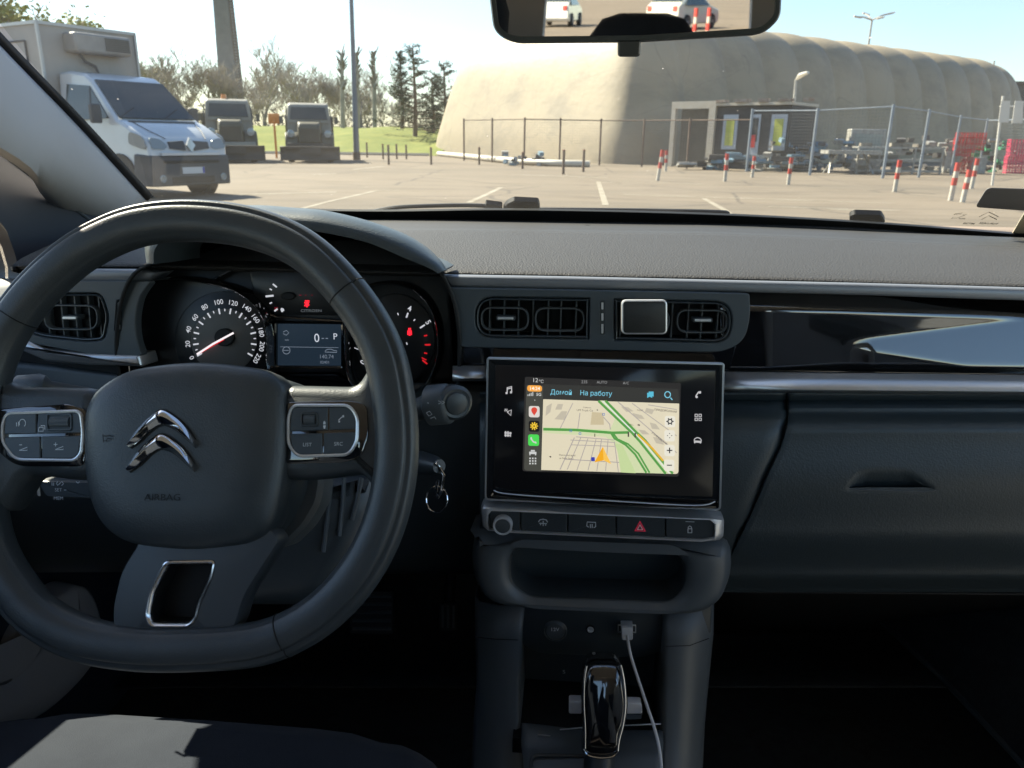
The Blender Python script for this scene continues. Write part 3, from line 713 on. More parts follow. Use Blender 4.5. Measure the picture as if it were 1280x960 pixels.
# --- glossy passenger panel with its sculpted relief
GY = .768
gr = [[(575, 436, .782), (740, 438, .782), (900, 440, .782), (937, 366, .782), (1100, 370, .782), (1280, 376, .782), (1480, 384, .782)]]
top = [(905, 366.5), (1000, 368), (1280, 376), (1480, 382)]
mb = MB(); RW = []
def sm(a_, b_, x): x = max(0, min(1, (x - a_) / (b_ - a_))); return x * x * (3 - 2 * x)
NJ = 40; XI = [900 + (1480 - 900) * i / 89 for i in range(90)]; off_ = [0.0] * 90
for j in range(NJ + 1):
    t = j / NJ; L = []
    for i, x in enumerate(XI):
        k = max(0, (x - 1050) / 230)
        sl = 1.1 * (1 - sm(.16, .24 + .05 * min(1, k), t)) + .01
        lo_, hi_ = .62 - .36 * min(1.3, k), .66 + .22 * min(1, k * 1.5)
        sl += .27 * sm(lo_ - .05, lo_ + .03, t) * (1 - sm(hi_ - .03, hi_ + .05, t)) * min(1, k * 6)
        if j: off_[i] += sl * .08 / NJ
        yt = 366.5 + (x - 905) * .0245; yb = 463 + (x - 905) * .016
        L.append(onY(x, yt + (yb - yt) * t, .797 - off_[i] + .105 * max(0, (x - 960) / 1000)))
    RW.append(L)
mb.grid(RW); mb.build('gloss_panel', m_gloss, dash, solid=.003, fix=False)
shape('gloss_sliver', rnd([(572, 428), (920, 432), (912, 463), (572, 459)], 0), FA.off(-.004), [(0, -.01), (0, 0), (.001, .001)], m_gloss, dash)
# chrome band under it
cb = [((900, 467), (1090, 469), (1280, 471.5), (1480, 474)), ((900, 487), (1090, 488.5), (1280, 490), (1480, 491))]
mb = MB(); L = []
for h, d in ((0, .006), (.1, .004), (.35, -.003), (.7, -.010), (.88, -.012), (1, -.002)):
    L.append([onY(x0, y0 + (y1 - y0) * h, .762 + d) for (x0, y0), (x1, y1) in zip(*[[(a[0], a[1]) for a in c] for c in cb])])
mb.grid(L); mb.build('lower_trim_strip', m_satind, dash, solid=.003, fix=False)
mb = MB(); L = []
for h, d in ((0, .006), (.1, .004), (.35, -.003), (.7, -.010), (.88, -.012), (1, -.002)):
    L.append([onY(x0, 460 + 13 * h, .762 + d) for x0 in (566, 590, 615)])
mb.grid(L); mb.build('lower_trim_strip', m_satind, dash, solid=.003, fix=False)
# --- glove box side
gl = [(489, .775), (500, .785), (512, .772), (540, .752), (600, .745), (660, .752), (715, .775), (738, .80)]
def sx(y): # seam position
    T = [(489, 986), (530, 985), (560, 976), (600, 957), (645, 938), (690, 915), (740, 895)]
    for a, b in zip(T, T[1:]):
        if a[0] <= y <= b[0]: return a[1] + (b[1] - a[1]) * (y - a[0]) / (b[0] - a[0])
    return T[-1][1]
rows('centre_side_panel', [[(600, y, Y), (sx(y) - 3, y, Y), (sx(y) - 1, y, Y + .006)] for y, Y in gl], m_soft, n=30, sub=4, solid=.003)
# lid with recessed handle
GX0, GX1, GY0, GY1 = 1056, 1168, 584, 614
def lidY(y):
    for a, b in zip(gl, gl[1:]):
        if a[0] <= y <= b[0]:
            t = (y - a[0]) / (b[0] - a[0]); t = t * t * (3 - 2 * t); return a[1] + (b[1] - a[1]) * t
    return gl[-1][1]
mb = MB(); RW = []
nx, ny = 150, 100
for j in range(ny + 1):
    y = 489 + (738 - 489) * j / ny; L = []
    for i in range(nx + 1):
        x = sx(y) + 1 + (1500 - sx(y)) * (i / nx) ** 1.15
        Y = lidY(y) - .002
        if i == 0: Y += .006
        # scoop of the handle: deepest along its lower edge
        e = max(0, min(1, (y - GY0) / (GY1 - 3 - GY0)))
        l = max(0, min(1, (x - GX0 + (1 - e) * -14) / 18)); r_ = max(0, min(1, (GX1 - (1 - e) * 34 - x) / 14))
        if GY0 <= y <= GY1 - 3: Y += .020 * (e ** 1.5) * min(1, l) * min(1, r_)
        L.append(onY(x, y, Y))
    RW.append(L)
mb.grid(RW); lid = mb.build('glovebox_lid', m_soft, dash, solid=.003, fix=False)
MB().tube(cat([onY(1057, 607, .7415), onY(1062, 611, .7415), (onY(1080, 612.3, .7415)), onY(1130, 613.6, .7415), onY(1160, 614, .7415), onY(1169, 612, .7415), onY(1150, 603, .744), onY(1138, 596, .7445)], 4, False), .0009, 6).build('handle_edge', m_plas2, lid)
# under the glovebox: footwell
rows('footwell_panel', [[(880, 738, .80), (1500, 742, .80)], [(880, 745, .86), (1500, 748, .86)], [(880, 790, 1.2), (1500, 790, 1.2)]], m_dark, n=10, sub=3, solid=.003)
# --- knee panel under the wheel
rows('knee_panel', [[(-300, 440, .78), (30, 452, .78), (180, 470, .78), (560, 480, .79), (620, 480, .79)], [(-300, 520, .76), (180, 520, .77), (620, 520, .78)], [(-300, 640, .74), (180, 640, .76), (620, 640, .80)],
                    [(-300, 705, .76), (180, 700, .78), (620, 705, .84)], [(-300, 715, .82), (180, 712, .84), (620, 715, .90)]], m_plas, n=40, sub=5, solid=.003)
# light storage edge seen left of the column
mb = MB(); mb.tube([onY(18, 728, .72), onY(60, 731, .72)], .003, 8)

# ================================================================== touch screen
TS = tilt(.735, 1.0, 9)
ts = empty('touchscreen', TS.hit(755, 640), label='black tablet-style touchscreen showing a navigation map in the middle of the dashboard', cat='screen')
tsO = rnd([(609, 447, 3), (905, 454, 3), (903, 520), (900, 638, 5), (606, 625, 5)], 0)
tb = shape('bezel', tsO, TS, [(.003, -.05), (.0005, -.020), (0, -.010), (0, 0), (.0008, .0012), (.0035, .0010)], mat('screen_bezel', (.012, .013, .015), .22, coat=.6, coatr=.1, bump=(900, .02, .0001)), ts)
ed = rnd([(609.5, 447.5, 3), (904.5, 454.5, 3), (900, 637, 5), (606.5, 624, 5)], 0)
base = [TS.hit(*p) for p in ed]
MB().loft([[p + TS.n * h for p in inset(base, TS.n, d)] for d, h in [(-.0009, -.004), (-.0009, .0006), (-.0002, .0016), (.0012, .0016), (.0014, .0006)]], caps=False).build('bright_edge', m_satind, ts, angle=30)
TG = TS.off(.0016)
glass = shape('front_glass', rnd([(619, 456, 2), (894, 462, 2), (890, 621, 3), (617, 610, 3)], 0), TS, [(0, .0004), (0, .0014), (.0003, .0016)], mat('screen_glass', (.022, .021, .023), .12, spec=.35, bump=(300, .01, .0001)), ts)
# curved lip under the glass
shape('lower_lip', rnd([(615, 612, 2), (898, 625, 2), (896, 635, 4), (760, 632), (640, 624), (612, 620, 3)], 0), TS, [(0, 0), (0, .002), (.0012, .0045), (.0028, .0030)], m_gloss, ts)
MB().tube(cat([TS.hit(617, 613, .004), TS.hit(640, 618, .0045), TS.hit(760, 626, .0045), TS.hit(868, 632, .0045), TS.hit(894, 627, .004)], 5, False), .0007, 6).build('lip_highlight', m_satin, ts)
def E(n_, c, s=.42): return emis(n_, c, s)
A_ = TS.off(.0019)
def flat(name, o, m, h=0.0, par=None):
    base = [A_.hit(x, y, h) for x, y in o]; mb = MB(); mb.add(base, [tuple(range(len(base)))], False); mb2 = MB()
    mb2.loft([[p for p in base], [p - TS.n * .0003 for p in base]][::-1], cap0=False, cap1=True)
    return mb2.build(name, m, par)
disp = flat('display', rnd([(656, 471, 1), (851, 479, 1), (849, 596, 5), (653, 589, 3)], 0), E('screen_black_glow', (.055, .052, .050), .30), 0, ts)
flat('side_bar', rnd([(658, 481, 2), (679, 482), (677, 589), (655, 588, 4)], 0), E('screen_side_bar', (.105, .105, .088)), .00012, disp)
flat('header_bar', rnd([(679, 480.2, 0), (848, 486.5, 4), (849, 504.5, 0), (679, 499)], 0), E('screen_header', (.060, .060, .055)), .00012, disp)
mapO = rnd([(679, 499, 0), (849, 504.5, 0), (848, 592.5, 4), (676.5, 587.5, 0)], 0)
flat('map', mapO, E('map_beige', (.80, .72, .53), .62), .00012, disp)
AM = A_.off(.0002)
flat('map_park', rnd([(768, 554), (778, 556), (795, 591.5), (776, 590.5), (772, 565)], 0), E('map_green', (.60, .72, .36), .62), .00020, disp)
flat('map_verge', rnd([(679, 534), (762, 537), (765, 532), (770, 520), (750, 500.5), (757, 501), (800, 540), (838, 592), (795, 591), (770, 556), (757, 546), (679, 541)], 0), E('map_pale_green', (.68, .74, .44), .62), .00018, disp)
flat('map_building', rnd([(740, 515), (754, 516), (755, 531), (738, 531)], 0), E('map_building', (.66, .56, .36), .6), .00024, disp)
mb = MB()
for q in ([(697, 505), (704, 505), (702, 512), (694, 512)], [(702, 514), (709, 514), (706, 525), (693, 524)], [(776, 508), (785, 509), (792, 514), (783, 515)], [(790, 516), (802, 519), (806, 524), (795, 523)], [(798, 537), (806, 538), (812, 543), (803, 543)],
          [(808, 510), (818, 512), (815, 518), (806, 515)], [(683, 508), (690, 504), (688, 515), (682, 520)], [(812, 528), (820, 530), (825, 537), (815, 536)], [(816, 546), (826, 548), (830, 556), (820, 554)]):
    b = [A_.hit(x, y, .00022) for x, y in q]; mb.add(b, [tuple(range(len(b)))], False)
mb.build('map_blocks', E('map_grey_blocks', (.60, .54, .42), .6), disp)
strokes([(1.2, [(700, 587), (718, 547)]), (1, [(709, 587), (726, 547)]), (1, [(721, 588), (735, 548)]), (1, [(735, 588), (745, 549)]), (1, [(746, 589), (752, 549)]), (1, [(757, 589), (760, 550)]), (1, [(773, 590), (768, 552)]),
         (1, [(713, 550), (768, 553)]), (1, [(720, 546), (768, 550)]), (1, [(714, 556), (768, 558)]), (1.1, [(706, 574), (774, 578)]), (1, [(716, 504), (700, 536)]), (1, [(725, 516), (722, 538)]), (1.1, [(754, 521), (762, 530), (763, 537)]),
         (1.1, [(772, 502), (846, 566)]), (1, [(790, 504), (846, 545)]), (.9, [(810, 506), (846, 512)])], 1, AM, .00006).build('map_streets', E('map_street_grey', (.50, .45, .42), .55), disp)
strokes([(3.4, [(679, 536.5), (720, 537.5), (765, 541), (786, 540.5)]), (3, [(748, 501), (790, 541), (800, 552), (832, 592)]), (3, [(757, 501), (795, 540), (806, 550), (841, 592)]), (2.6, [(763, 540), (768, 548), (782, 556), (794, 568), (808, 591)]), (2.2, [(766, 541), (772, 549), (785, 555), (798, 567), (812, 591)])], 2, AM, .00024).build('map_green_roads', E('map_road_green', (.12, .40, .09), .55), disp)
strokes([(1.2, [(753, 501), (792, 540), (803, 551), (837, 592)])], 1, AM, .00044).build('map_road_line', E('map_road_white', (.85, .88, .85), .6), disp)
strokes([(2.4, [(797, 543), (815, 560), (829, 576)])], 1, AM, .00044).build('map_traffic_line', E('map_amber', (.85, .48, .04), .62), disp)
mb = strokes([(1.8, [(785.5, 540), (785.5, 546)]), (1.8, [(794, 541), (794, 547)])], 1, AM, .0006)
text_mb([('UM Truck Co', 731, 513, 2.6, 2), ('Hanna Autogod', 709, 569, 2.3, 2), ('ca Novi Sad 2', 708, 573, 2.3, 2), ('Chlebnica', 734, 509.5, 1.8, 2), ('TIGAT', 800, 513, 2.0, 2), ('SMALL', 788, 531, 2.0, 2), ('ПРИДОРОЖНАЯ', 832, 513.5, 2.5, 6, .01), ('УТРИНОВСКАЯ', 824, 548, 2.3, 38, .01)], AM, .0005, mb)
strokes([(1.4, [(746, 512.5), (747.4, 512.5)]), (1, [(743.5, 542), (743.5, 546)]), (1.6, [(687, 570.5), (689, 571.5)]), (1.6, [(797, 531), (800, 531.5)])], 1, AM, .0005, mb); mb.build('map_lettering', E('map_text', (.12, .10, .09), .4), disp)
mb = MB()
for x, y in ((754.5, 518), (713.5, 538.6), (725, 542)): strokes([(.8, [(x - 1.2, y - 1.2), (x + 1.2, y - 1.2), (x + 1.2, y + 1.2), (x - 1.2, y + 1.2), (x - 1.2, y - 1.2)])], 1, AM, .0005, mb)
mb.build('map_stop_symbols', E('map_blue', (.10, .22, .55), .6), disp)
flat('map_parking_symbol', rect(739, 571.5, 743.5, 576.5, 0, 1), E('map_dark_blue', (.05, .06, .45), .6), .0006, disp)
flat('position_arrow', [(753.5, 558.5), (764, 580), (754.5, 575.5), (743, 578)], E('arrow_amber', (.90, .42, .02), .66), .0008, disp)
flat('position_arrow_shade', [(753.5, 559), (764, 580), (754.5, 575.5)], E('arrow_light_amber', (.95, .56, .10), .66), .0009, disp)
mb = MB()
for x, y in ((837.5, 526.8), (837, 544.5), (837, 563), (836.5, 581.5)):
    b = [A_.hit(a_, b_, .0008) for a_, b_ in rect(x - 6.5, y - 7, x + 6.5, y + 7, .03, 3)]; mb.add(b, [tuple(range(len(b)))], False)
mb.build('map_buttons', E('map_button_cream', (.84, .80, .68), .64), disp)
mb = strokes([(1.4, [(833.5, 563), (840.5, 563)]), (1.4, [(837, 559.5), (837, 566.5)]), (1.3, [(833.5, 581.5), (840, 581.5)]), (1, [(833.8, 544.5), (835, 544.5)]), (1, [(839, 544.5), (840.2, 544.5)]), (1, [(837, 541.3), (837, 542.5)]), (1, [(837, 546.5), (837, 547.7)])], 1, AM, .0008)
strokes([(1.5, ell(837.5, 526.8, 2.6, 2.6, 12))], 1, AM, .0008, mb, closed=True)
for k in range(6):
    a = k * math.pi / 3; strokes([(1.4, [(837.5 + 3 * math.cos(a), 526.8 + 3 * math.sin(a)), (837.5 + 4.6 * math.cos(a), 526.8 + 4.6 * math.sin(a))])], 1, AM, .0008, mb)
mb.build('map_button_symbols', E('button_dark', (.06, .06, .07), .4), disp)
cy = E('cyan_text', (.22, .62, .78), .62)
mb = text_mb([('Домой', 701.5, 490.7, 6.2, 2, .004, 'CENTER', .95), ('На работу', 745, 492, 6.2, 2, .004, 'CENTER', .95)], A_, .0004)
strokes([(1.3, [(838, 497), (840.5, 500)])], 1, A_, .0004, mb); strokes([(1.2, ell(834.5, 493.3, 3.6, 3.8, 16))], 1, A_, .0004, mb, closed=True); mb.build('header_text', cy, disp)
flat('bookmark_symbol', [(809, 491), (811, 491), (811, 489.5), (817, 489.5), (817, 496), (815.3, 495.2), (815.3, 497.5), (812.2, 495.8), (809, 497.5)], E('bookmark_blue', (.12, .55, .72), .6), .0004, disp)
wt = E('screen_white_text', (.80, .80, .78), .5)
text_mb([('12', 669, 475.5, 5.4, 2), ('℃', 676.5, 477, 4, 2), ('5G', 673.5, 493.2, 3.8, 1, .02)], A_, .0004).build('clock_and_signal_text', wt, disp)
mb = strokes([(1, [(660, 493), (660, 495)]), (1, [(662, 492), (662, 495)]), (1, [(664, 491), (664, 495)]), (1, [(666, 490), (666, 495)])], 1, A_, .0004)
for i in range(3):
    for j in range(3): strokes([(2.0, [(661.6 + i * 3.4, 573 + j * 3.2), (663.5 + i * 3.4, 573 + j * 3.2)])], 1, A_, .0004, mb)
strokes([(3, [(661.5, 566), (670.5, 566.3)]), (2, [(663.5, 563.4), (668.5, 563.5)]), (1.4, [(662.5, 567.5), (662.5, 569.2)]), (1.4, [(669.5, 567.5), (669.5, 569.2)]), (1.2, [(668, 500.2), (669, 500.2)])], 1, A_, .0004, mb)
mb.build('side_bar_symbols', wt, disp)
text_mb([('235', 730.5, 477.5, 3.8, 1), ('AUTO', 752.5, 478, 3.4, 1), ('A/C', 782.5, 479, 3.4, 1)], A_, .0004).build('climate_text', E('dim_screen_text', (.55, .55, .55), .35), disp)
flat('clock_badge', rnd([(659, 481.5, 4), (677.5, 482, 4), (677.5, 489.7, 4), (659, 489.2, 4)], 0), E('badge_orange', (.90, .38, .06), .7), .0003, disp)
text_mb([('14:24', 668.3, 485.8, 4.4, 1, .01)], A_, .0005).build('clock_digits', E('clock_white', (1, .9, .8), .7), disp)
flat('map_app_icon', rect(661, 507.5, 674.5, 521.5, .02, 3), E('app_white', (.80, .74, .68), .6), .0003, disp)
flat('map_app_pin', [(667.8, 519.5), (664.4, 514.5), (664, 512), (665.3, 509.8), (667.8, 509), (670.3, 509.8), (671.5, 512), (671.1, 514.5)], E('app_red', (.78, .08, .05), .6), .0005, disp)
flat('sun_app_icon', rect(661, 525.8, 674.2, 539.5, .02, 3), E('app_dark', (.02, .02, .022), .4), .0003, disp)
mb = MB()
for k in range(9):
    a = k * 2 * math.pi / 9; strokes([(1.4, [(667.6 + 1 * math.cos(a), 532.6 + 1 * math.sin(a)), (667.6 + 5 * math.cos(a), 532.6 + 5 * math.sin(a))])], 1, A_, .0005, mb)
mb.build('sun_app_rays', E('app_yellow', (.95, .62, .05), .65), disp)
flat('phone_app_icon', rect(660.2, 543, 673.8, 557.2, .02, 3), E('app_green', (.08, .70, .10), .65), .0003, disp)
strokes([(1.8, [(663.8, 546.5), (664.5, 549.5), (667, 552.5), (670.5, 553.5)]), (2.6, [(663.6, 547.5), (664.4, 548.5)]), (2.6, [(669, 553.5), (670.3, 553)])], 1, A_, .0005).build('phone_app_handset', wt, disp)
kw = emis('key_symbol_white', (.85, .83, .84), .40)
mb = strokes([(1.4, [(634, 491), (634, 484.5), (639.5, 483), (639.5, 490)]), (2.6, [(632, 491.4), (634.4, 491.2)]), (2.6, [(637.5, 490.5), (640, 490.3)]), (1.4, [(634, 486.3), (639.5, 484.8)]),
              (1.3, [(634, 514.8), (639.2, 512.3), (638.5, 519.5), (634, 514.8)]), (1.3, [(631.3, 514.3), (631.3, 511), (633.7, 514), (633.7, 511)]),
              (1.6, [(630.5, 541), (639.5, 541.5)]), (1.6, [(630.5, 544), (637, 544.3)]), (1.6, [(632, 538.8), (632, 546)]), (1.6, [(635, 539), (635, 546)]), (1.5, [(638, 540), (638, 546)])], 1.2, TG, .0003)
mb.build('left_key_symbols', kw, glass)
mb = strokes([(1.6, [(870, 497), (870.2, 494.5), (873.2, 490), (876, 489.5)]), (2.8, [(870, 497), (871.8, 495.3)]), (2.8, [(873.6, 490.6), (876.3, 490.6)]), (1.2, [(867.5, 550.5), (868.8, 548.2), (871.5, 547), (874.2, 547.6), (876, 549), (876.8, 551.2)]), (2.6, [(867.5, 551.8), (876.8, 552.4)]), (1.2, [(868.5, 553), (868.3, 554.3)]), (1.2, [(875.5, 553.4), (875.5, 554.5)])], 1.2, TG, .0003)
for x in (870.3, 875.2):
    for y in (519.3, 524.2): strokes([(1.2, [(x - 1.5, y - 1.5), (x + 1.5, y - 1.5), (x + 1.5, y + 1.5), (x - 1.5, y + 1.5)])], 1, TG, .0003, mb, closed=True)
mb.build('right_key_symbols', kw, glass)

# ================================================================== control bar
BB = tilt(.730, .93, 4)
bar = empty('control_bar', BB.hit(755, 678), label='satin chrome framed switch bar with hazard button under the touchscreen', cat='switch panel')
bo = rnd([(600, 629, 7), (907, 645, 10), (906, 678, 10), (602, 664, 7)], 0, 8); bi = rnd([(611, 637, 6), (893, 649, 7), (892, 674, 7), (611, 661, 6)], 0, 8)
O = byangle(bo, 160, (754, 654)); I = byangle(bi, 160, (754, 654))
mb = MB(); mb.loft(ring_loops(O, I, BB, [('o', 0, -.03), ('o', 0, -.008), ('o', .0006, -.004), ('o', .0022, .0004), ('i', -.0018, .0038), ('i', -.0006, .0040), ('i', 0, .0022), ('i', .0002, -.006)]), caps=False); mb.build('frame', m_satin, bar, angle=50)
xs = [611, 650.5, 709.5, 770, 831.5, 893]
for k in range(5):
    a, b = xs[k] + .7, xs[k + 1] - .7
    f1 = lambda x: 637.6 + (x - 611) * 12 / 282; f2 = lambda x: 660.5 + (x - 611) * 13 / 282
    r1 = 6 if k == 0 else .8; r2 = 6 if k == 4 else .8
    bt = shape('button', rnd([(a, f1(a), r1), (b, f1(b), r2), (b, f2(b), r2), (a, f2(a), r1)], 0), BB, [(0, -.006), (0, .0006), (.0008, .0014)], m_plas, bar)
    bt['label'] = ['round volume knob key', 'windscreen defrost key', 'rear window heater key', 'red hazard warning key', 'door lock key'][k]
    if k == 0:
        c = BB.hit(629, 653.5); q = [(c + BB.u * math.cos(t / 40 * 2 * math.pi) + BB.v * math.sin(t / 40 * 2 * math.pi)) - c for t in range(40)]
        rr = 12.2 * depth_of(c) / FPX
        MB().loft([[c + d * r_ + BB.n * h for d in q] for r_, h in ((rr, .001), (rr, .0085), (rr - .0008, .0095), (rr - .0022, .0092), (rr - .0026, .0075))], caps=False).build('knob_ring', mat('ring_silver', (.72, .73, .75), .35, metal=.2, bump=(1500, .02, .0001)), bt)
        MB().loft([[c + d * r_ + BB.n * h for d in q] for r_, h in ((rr - .0020, .001), (rr - .0024, .0085), (rr - .004, .0090))], cap0=False).build('knob_face', m_plas2, bt)
    if k == 1: strokes([[(673, 652.5), (675, 649.7), (679, 649), (683, 650), (684.5, 653)], [(674, 654), (683.5, 654.6)], [(675.5, 656.5), (676, 655)], [(679, 657.5), (679, 651)], [(682, 657), (682, 655.5)]], 1.3, BB.off(.0015), .0003).build('symbol', m_white, bt)
    if k == 2:
        mb = strokes([[(736, 659), (733.5, 657.5), (734, 652.5), (744.5, 653), (744.5, 658.5), (742, 659.5)], [(738, 660), (738, 655)], [(740.3, 660), (740.3, 655)]], 1.4, BB.off(.0015), .0003); mb.build('symbol', m_white, bt)
    if k == 3:
        strokes([(1.8, [(800, 652), (793.8, 663.5), (806.5, 664)])], 1, BB.off(.0015), .0003, None, closed=True).build('hazard_triangle', emis('hazard_red', (.85, .04, .10), .25), bt)
        strokes([(1.2, [(800, 656), (796.8, 662), (803.4, 662.2)])], 1, BB.off(.0015), .0003, None, closed=True).build('symbol', emis('hazard_pink', (1, .45, .55), .25), bt)
    if k == 4: strokes([(1.2, [(860.3, 661), (860.3, 659), (862.3, 657.3), (864.3, 659), (864.3, 661)]), (1.3, [(860, 661), (864.8, 661), (864.8, 666), (860, 666), (860, 661)]), (.8, [(857, 652), (868, 652.4)])], 1, BB.off(.0015), .0003).build('symbol', m_white, bt)

# ================================================================== storage tray under the bar
tray_o = [(p.x, p.y) for p in cat([(600, 668), (592, 680), (589, 705), (593, 732), (606, 752), (632, 763), (700, 768), (780, 772), (850, 774), (884, 768), (905, 752), (915, 728), (917, 702), (912, 686), (904, 681), (750, 675)], 6)]
tray_i = rnd([(650, 683, 18), (842, 690, 22), (858, 706, 22), (858, 735, 22), (840, 755, 22), (660, 748, 22), (637, 730, 22), (637, 696, 22)], 0, 5)
O = byangle(tray_o, 160, (750, 718)); I = byangle(tray_i, 160, (750, 718))
TP = tilt(.735, .87, 4)
TC = tilt(.735, .87, 4)
tray = MB().loft(ring_loops(O, I, TC, [('o', 0, -.06), ('o', -.001, -.018), ('o', .004, -.004), ('o', .012, .004), ('i', -.010, .004), ('i', -.002, -.002), ('i', 0, -.006)]), caps=False).build('storage_tray', m_tray, dash, angle=60)
bi_ = [TC.hit(*p) for p in I]
MB().loft([[p + TC.n * h for p in inset(bi_, TC.n, d)] for d, h in ((-.0004, -.003), (.0006, -.0036), (.0012, -.006), (.0016, -.09))], cap0=False, cap1=True).build('tray_well', m_plas, tray)
shape('tray_back_panel', rnd([(652, 684, 6), (834, 690, 6), (832, 718, 8), (652, 710, 8)], 0), TC.off(-.045), [(0, -.01), (0, 0), (.001, .001)], m_plas2, tray)
# ================================================================== centre console
con = empty('centre_console', (.05, .72, .45), label='dark centre console with sockets and open tray around the gear lever', cat='console')
S1 = tilt(.765, .82, 0)
# socket panel
sp = shape('socket_panel', rnd([(640, 745), (890, 745), (888, 800, 3), (832, 812), (800, 822, 12), (670, 816, 14), (648, 800)], 0), S1, [(0, -.05), (0, 0), (.002, .0015)], m_plas, con)
c = S1.hit(694, 787); 
def disc(c, pl, rads, mat_, name, par, n=32):
    return MB().loft([[c + pl.u * r * math.cos(k / n * 2 * math.pi) + pl.v * r * math.sin(k / n * 2 * math.pi) + pl.n * h for k in range(n)] for r, h in rads], cap0=False, cap1=True).build(name, mat_, par)
k_ = depth_of(c) / FPX
sk = disc(c, S1, [(k_ * 15, 0), (k_ * 15, .003), (k_ * 13.5, .004), (k_ * 13, .0025), (k_ * 12, .003), (k_ * 11, .004)], m_plas2, 'power_socket', sp)
text_mb([('12V', 693.5, 787, 5, 0, .01)], S1.off(.004), .0005).build('socket_lettering', m_paint_w, sk)
c = S1.hit(738, 785); disc(c, S1, [(k_ * 6, .001), (k_ * 6, .003), (k_ * 4.2, .0032), (k_ * 3.4, .001), (k_ * 3.0, .0005)], m_dark, 'aux_socket', sp)
disc(c, S1, [(k_ * 4.2, .0028), (k_ * 4.2, .0038), (k_ * 3.0, .0040), (k_ * 2.4, .0022)], m_satin, 'aux_ring', sp)
up = shape('usb_port', rect(772, 779, 795, 789, .02, 1), S1, [(0, 0), (0, .003), (.0008, .0036), (.0012, .001)], m_satin, sp, cap=True)
# back wall of the open tray
bw = shape('tray_rear_wall', rnd([(640, 800), (850, 806), (850, 930), (640, 930)], 0), tilt(.80, .75, 0), [(0, -.01), (0, 0)], m_plas, con)
text_mb([('S', 705, 840, 5.5, 0, .01)], tilt(.80, .75, 0), .001).build('mode_letter', m_paint_w, bw)
# side cheeks: left and right towers
def cheek(name, inner, outer, parent, mtl):
    """inner/outer: (x, y, Y) columns top to bottom"""
    L = []
    for (a, b) in zip(inner, outer):
        pa, pb = onY(*a), onY(*b); d = (pb - pa)
        row = [pa + Vector((0, .10, -.0)), pa + Vector((0, .006, 0)), pa + d * .08 + Vector((0, 0, 0)), pa + d * .5 + Vector((0, -.004, 0)), pa + d * .9 + Vector((0, .001, 0)), pb + Vector((0, .012, 0)), pb + Vector((0, .25, 0))]
        L.append(row)
    MB().grid(L).build(name, mtl, parent, angle=60, solid=.002, fix=False)
cheek('left_cheek', [(656, 758, .75), (652, 800, .745), (650, 860, .73), (650, 915, .71), (655, 960, .69), (660, 1100, .60)], [(592, 752, .775), (592, 800, .765), (594, 860, .75), (590, 915, .73), (588, 960, .71), (580, 1100, .62)], con, m_tray)
cheek('right_cheek', [(832, 766, .75), (832, 800, .745), (830, 860, .73), (829, 915, .71), (826, 960, .69), (822, 1100, .60)], [(893, 752, .775), (892, 800, .765), (886, 860, .75), (881, 915, .73), (879, 960, .71), (872, 1100, .62)], con, m_tray)
strokes([(1.2, [(592, 796), (620, 799), (648, 800)]), (1.2, [(832, 808), (862, 807), (886, 798)])], 1, tilt(.742, .8, 0), .001).build('cheek_joint', m_dark, con)
# tray floor and gear gate
zf = onY(740, 918, .70).z
mb = MB(); mb.box((.035, .77, zf - .022), (.16, .14, .02)); mb.build('tray_floor', m_dark, con)
mb = MB()
fl = [[(652, 906, .715), (740, 916, .715), (829, 916, .715)], [(652, 915, .705), (740, 923, .705), (829, 921, .705)], [(652, 935, .69), (740, 936, .69), (829, 936, .69)], [(655, 965, .665), (740, 966, .665), (826, 966, .665)], [(660, 1100, .58), (740, 1100, .58), (822, 1100, .58)]]
rows('gate_panel', [[(a[0], a[1], a[2]) for a in r] for r in fl], m_tray, n=20, parent=con, sub=4, solid=.003)
G1 = Plane(onY(740, 950, .676) + Vector((0, 0, .002)), (0, -.45, 1))
gq = rnd([(662, 942, 12), (820, 944, 12), (822, 990, 12), (660, 990, 12)], 0)
base = [G1.hit(*p) for p in gq]; MB().loft([[p + G1.n * h for p in inset(base, G1.n, d)] for d, h in ((0, -.002), (0, .001), (.001, .0018), (.003, .0010), (.0035, -.001))], caps=False).build('gate_frame', m_plas, con)
# cup rings in the tray
for x0, x1, y in ((660, 728, 905), (728, 826, 903)):
    c = onY((x0 + x1) / 2, y, .735); r_ = (x1 - x0) / 2 * depth_of(c) / FPX
    rg = MB().tube([c + Vector((r_ * math.cos(a / 32 * 2 * math.pi), r_ * .55 * math.sin(a / 32 * 2 * math.pi), .0)) for a in range(32)], .0022, 8, closed=True).build('cup_holder_ring', m_gloss, con)
shape('tray_highlight_trim', rnd([(672, 917.5), (688, 919), (688, 920), (672, 919)], 0), tilt(.70, .7, 0), [(0, 0), (.0002, .001)], m_satin, con)
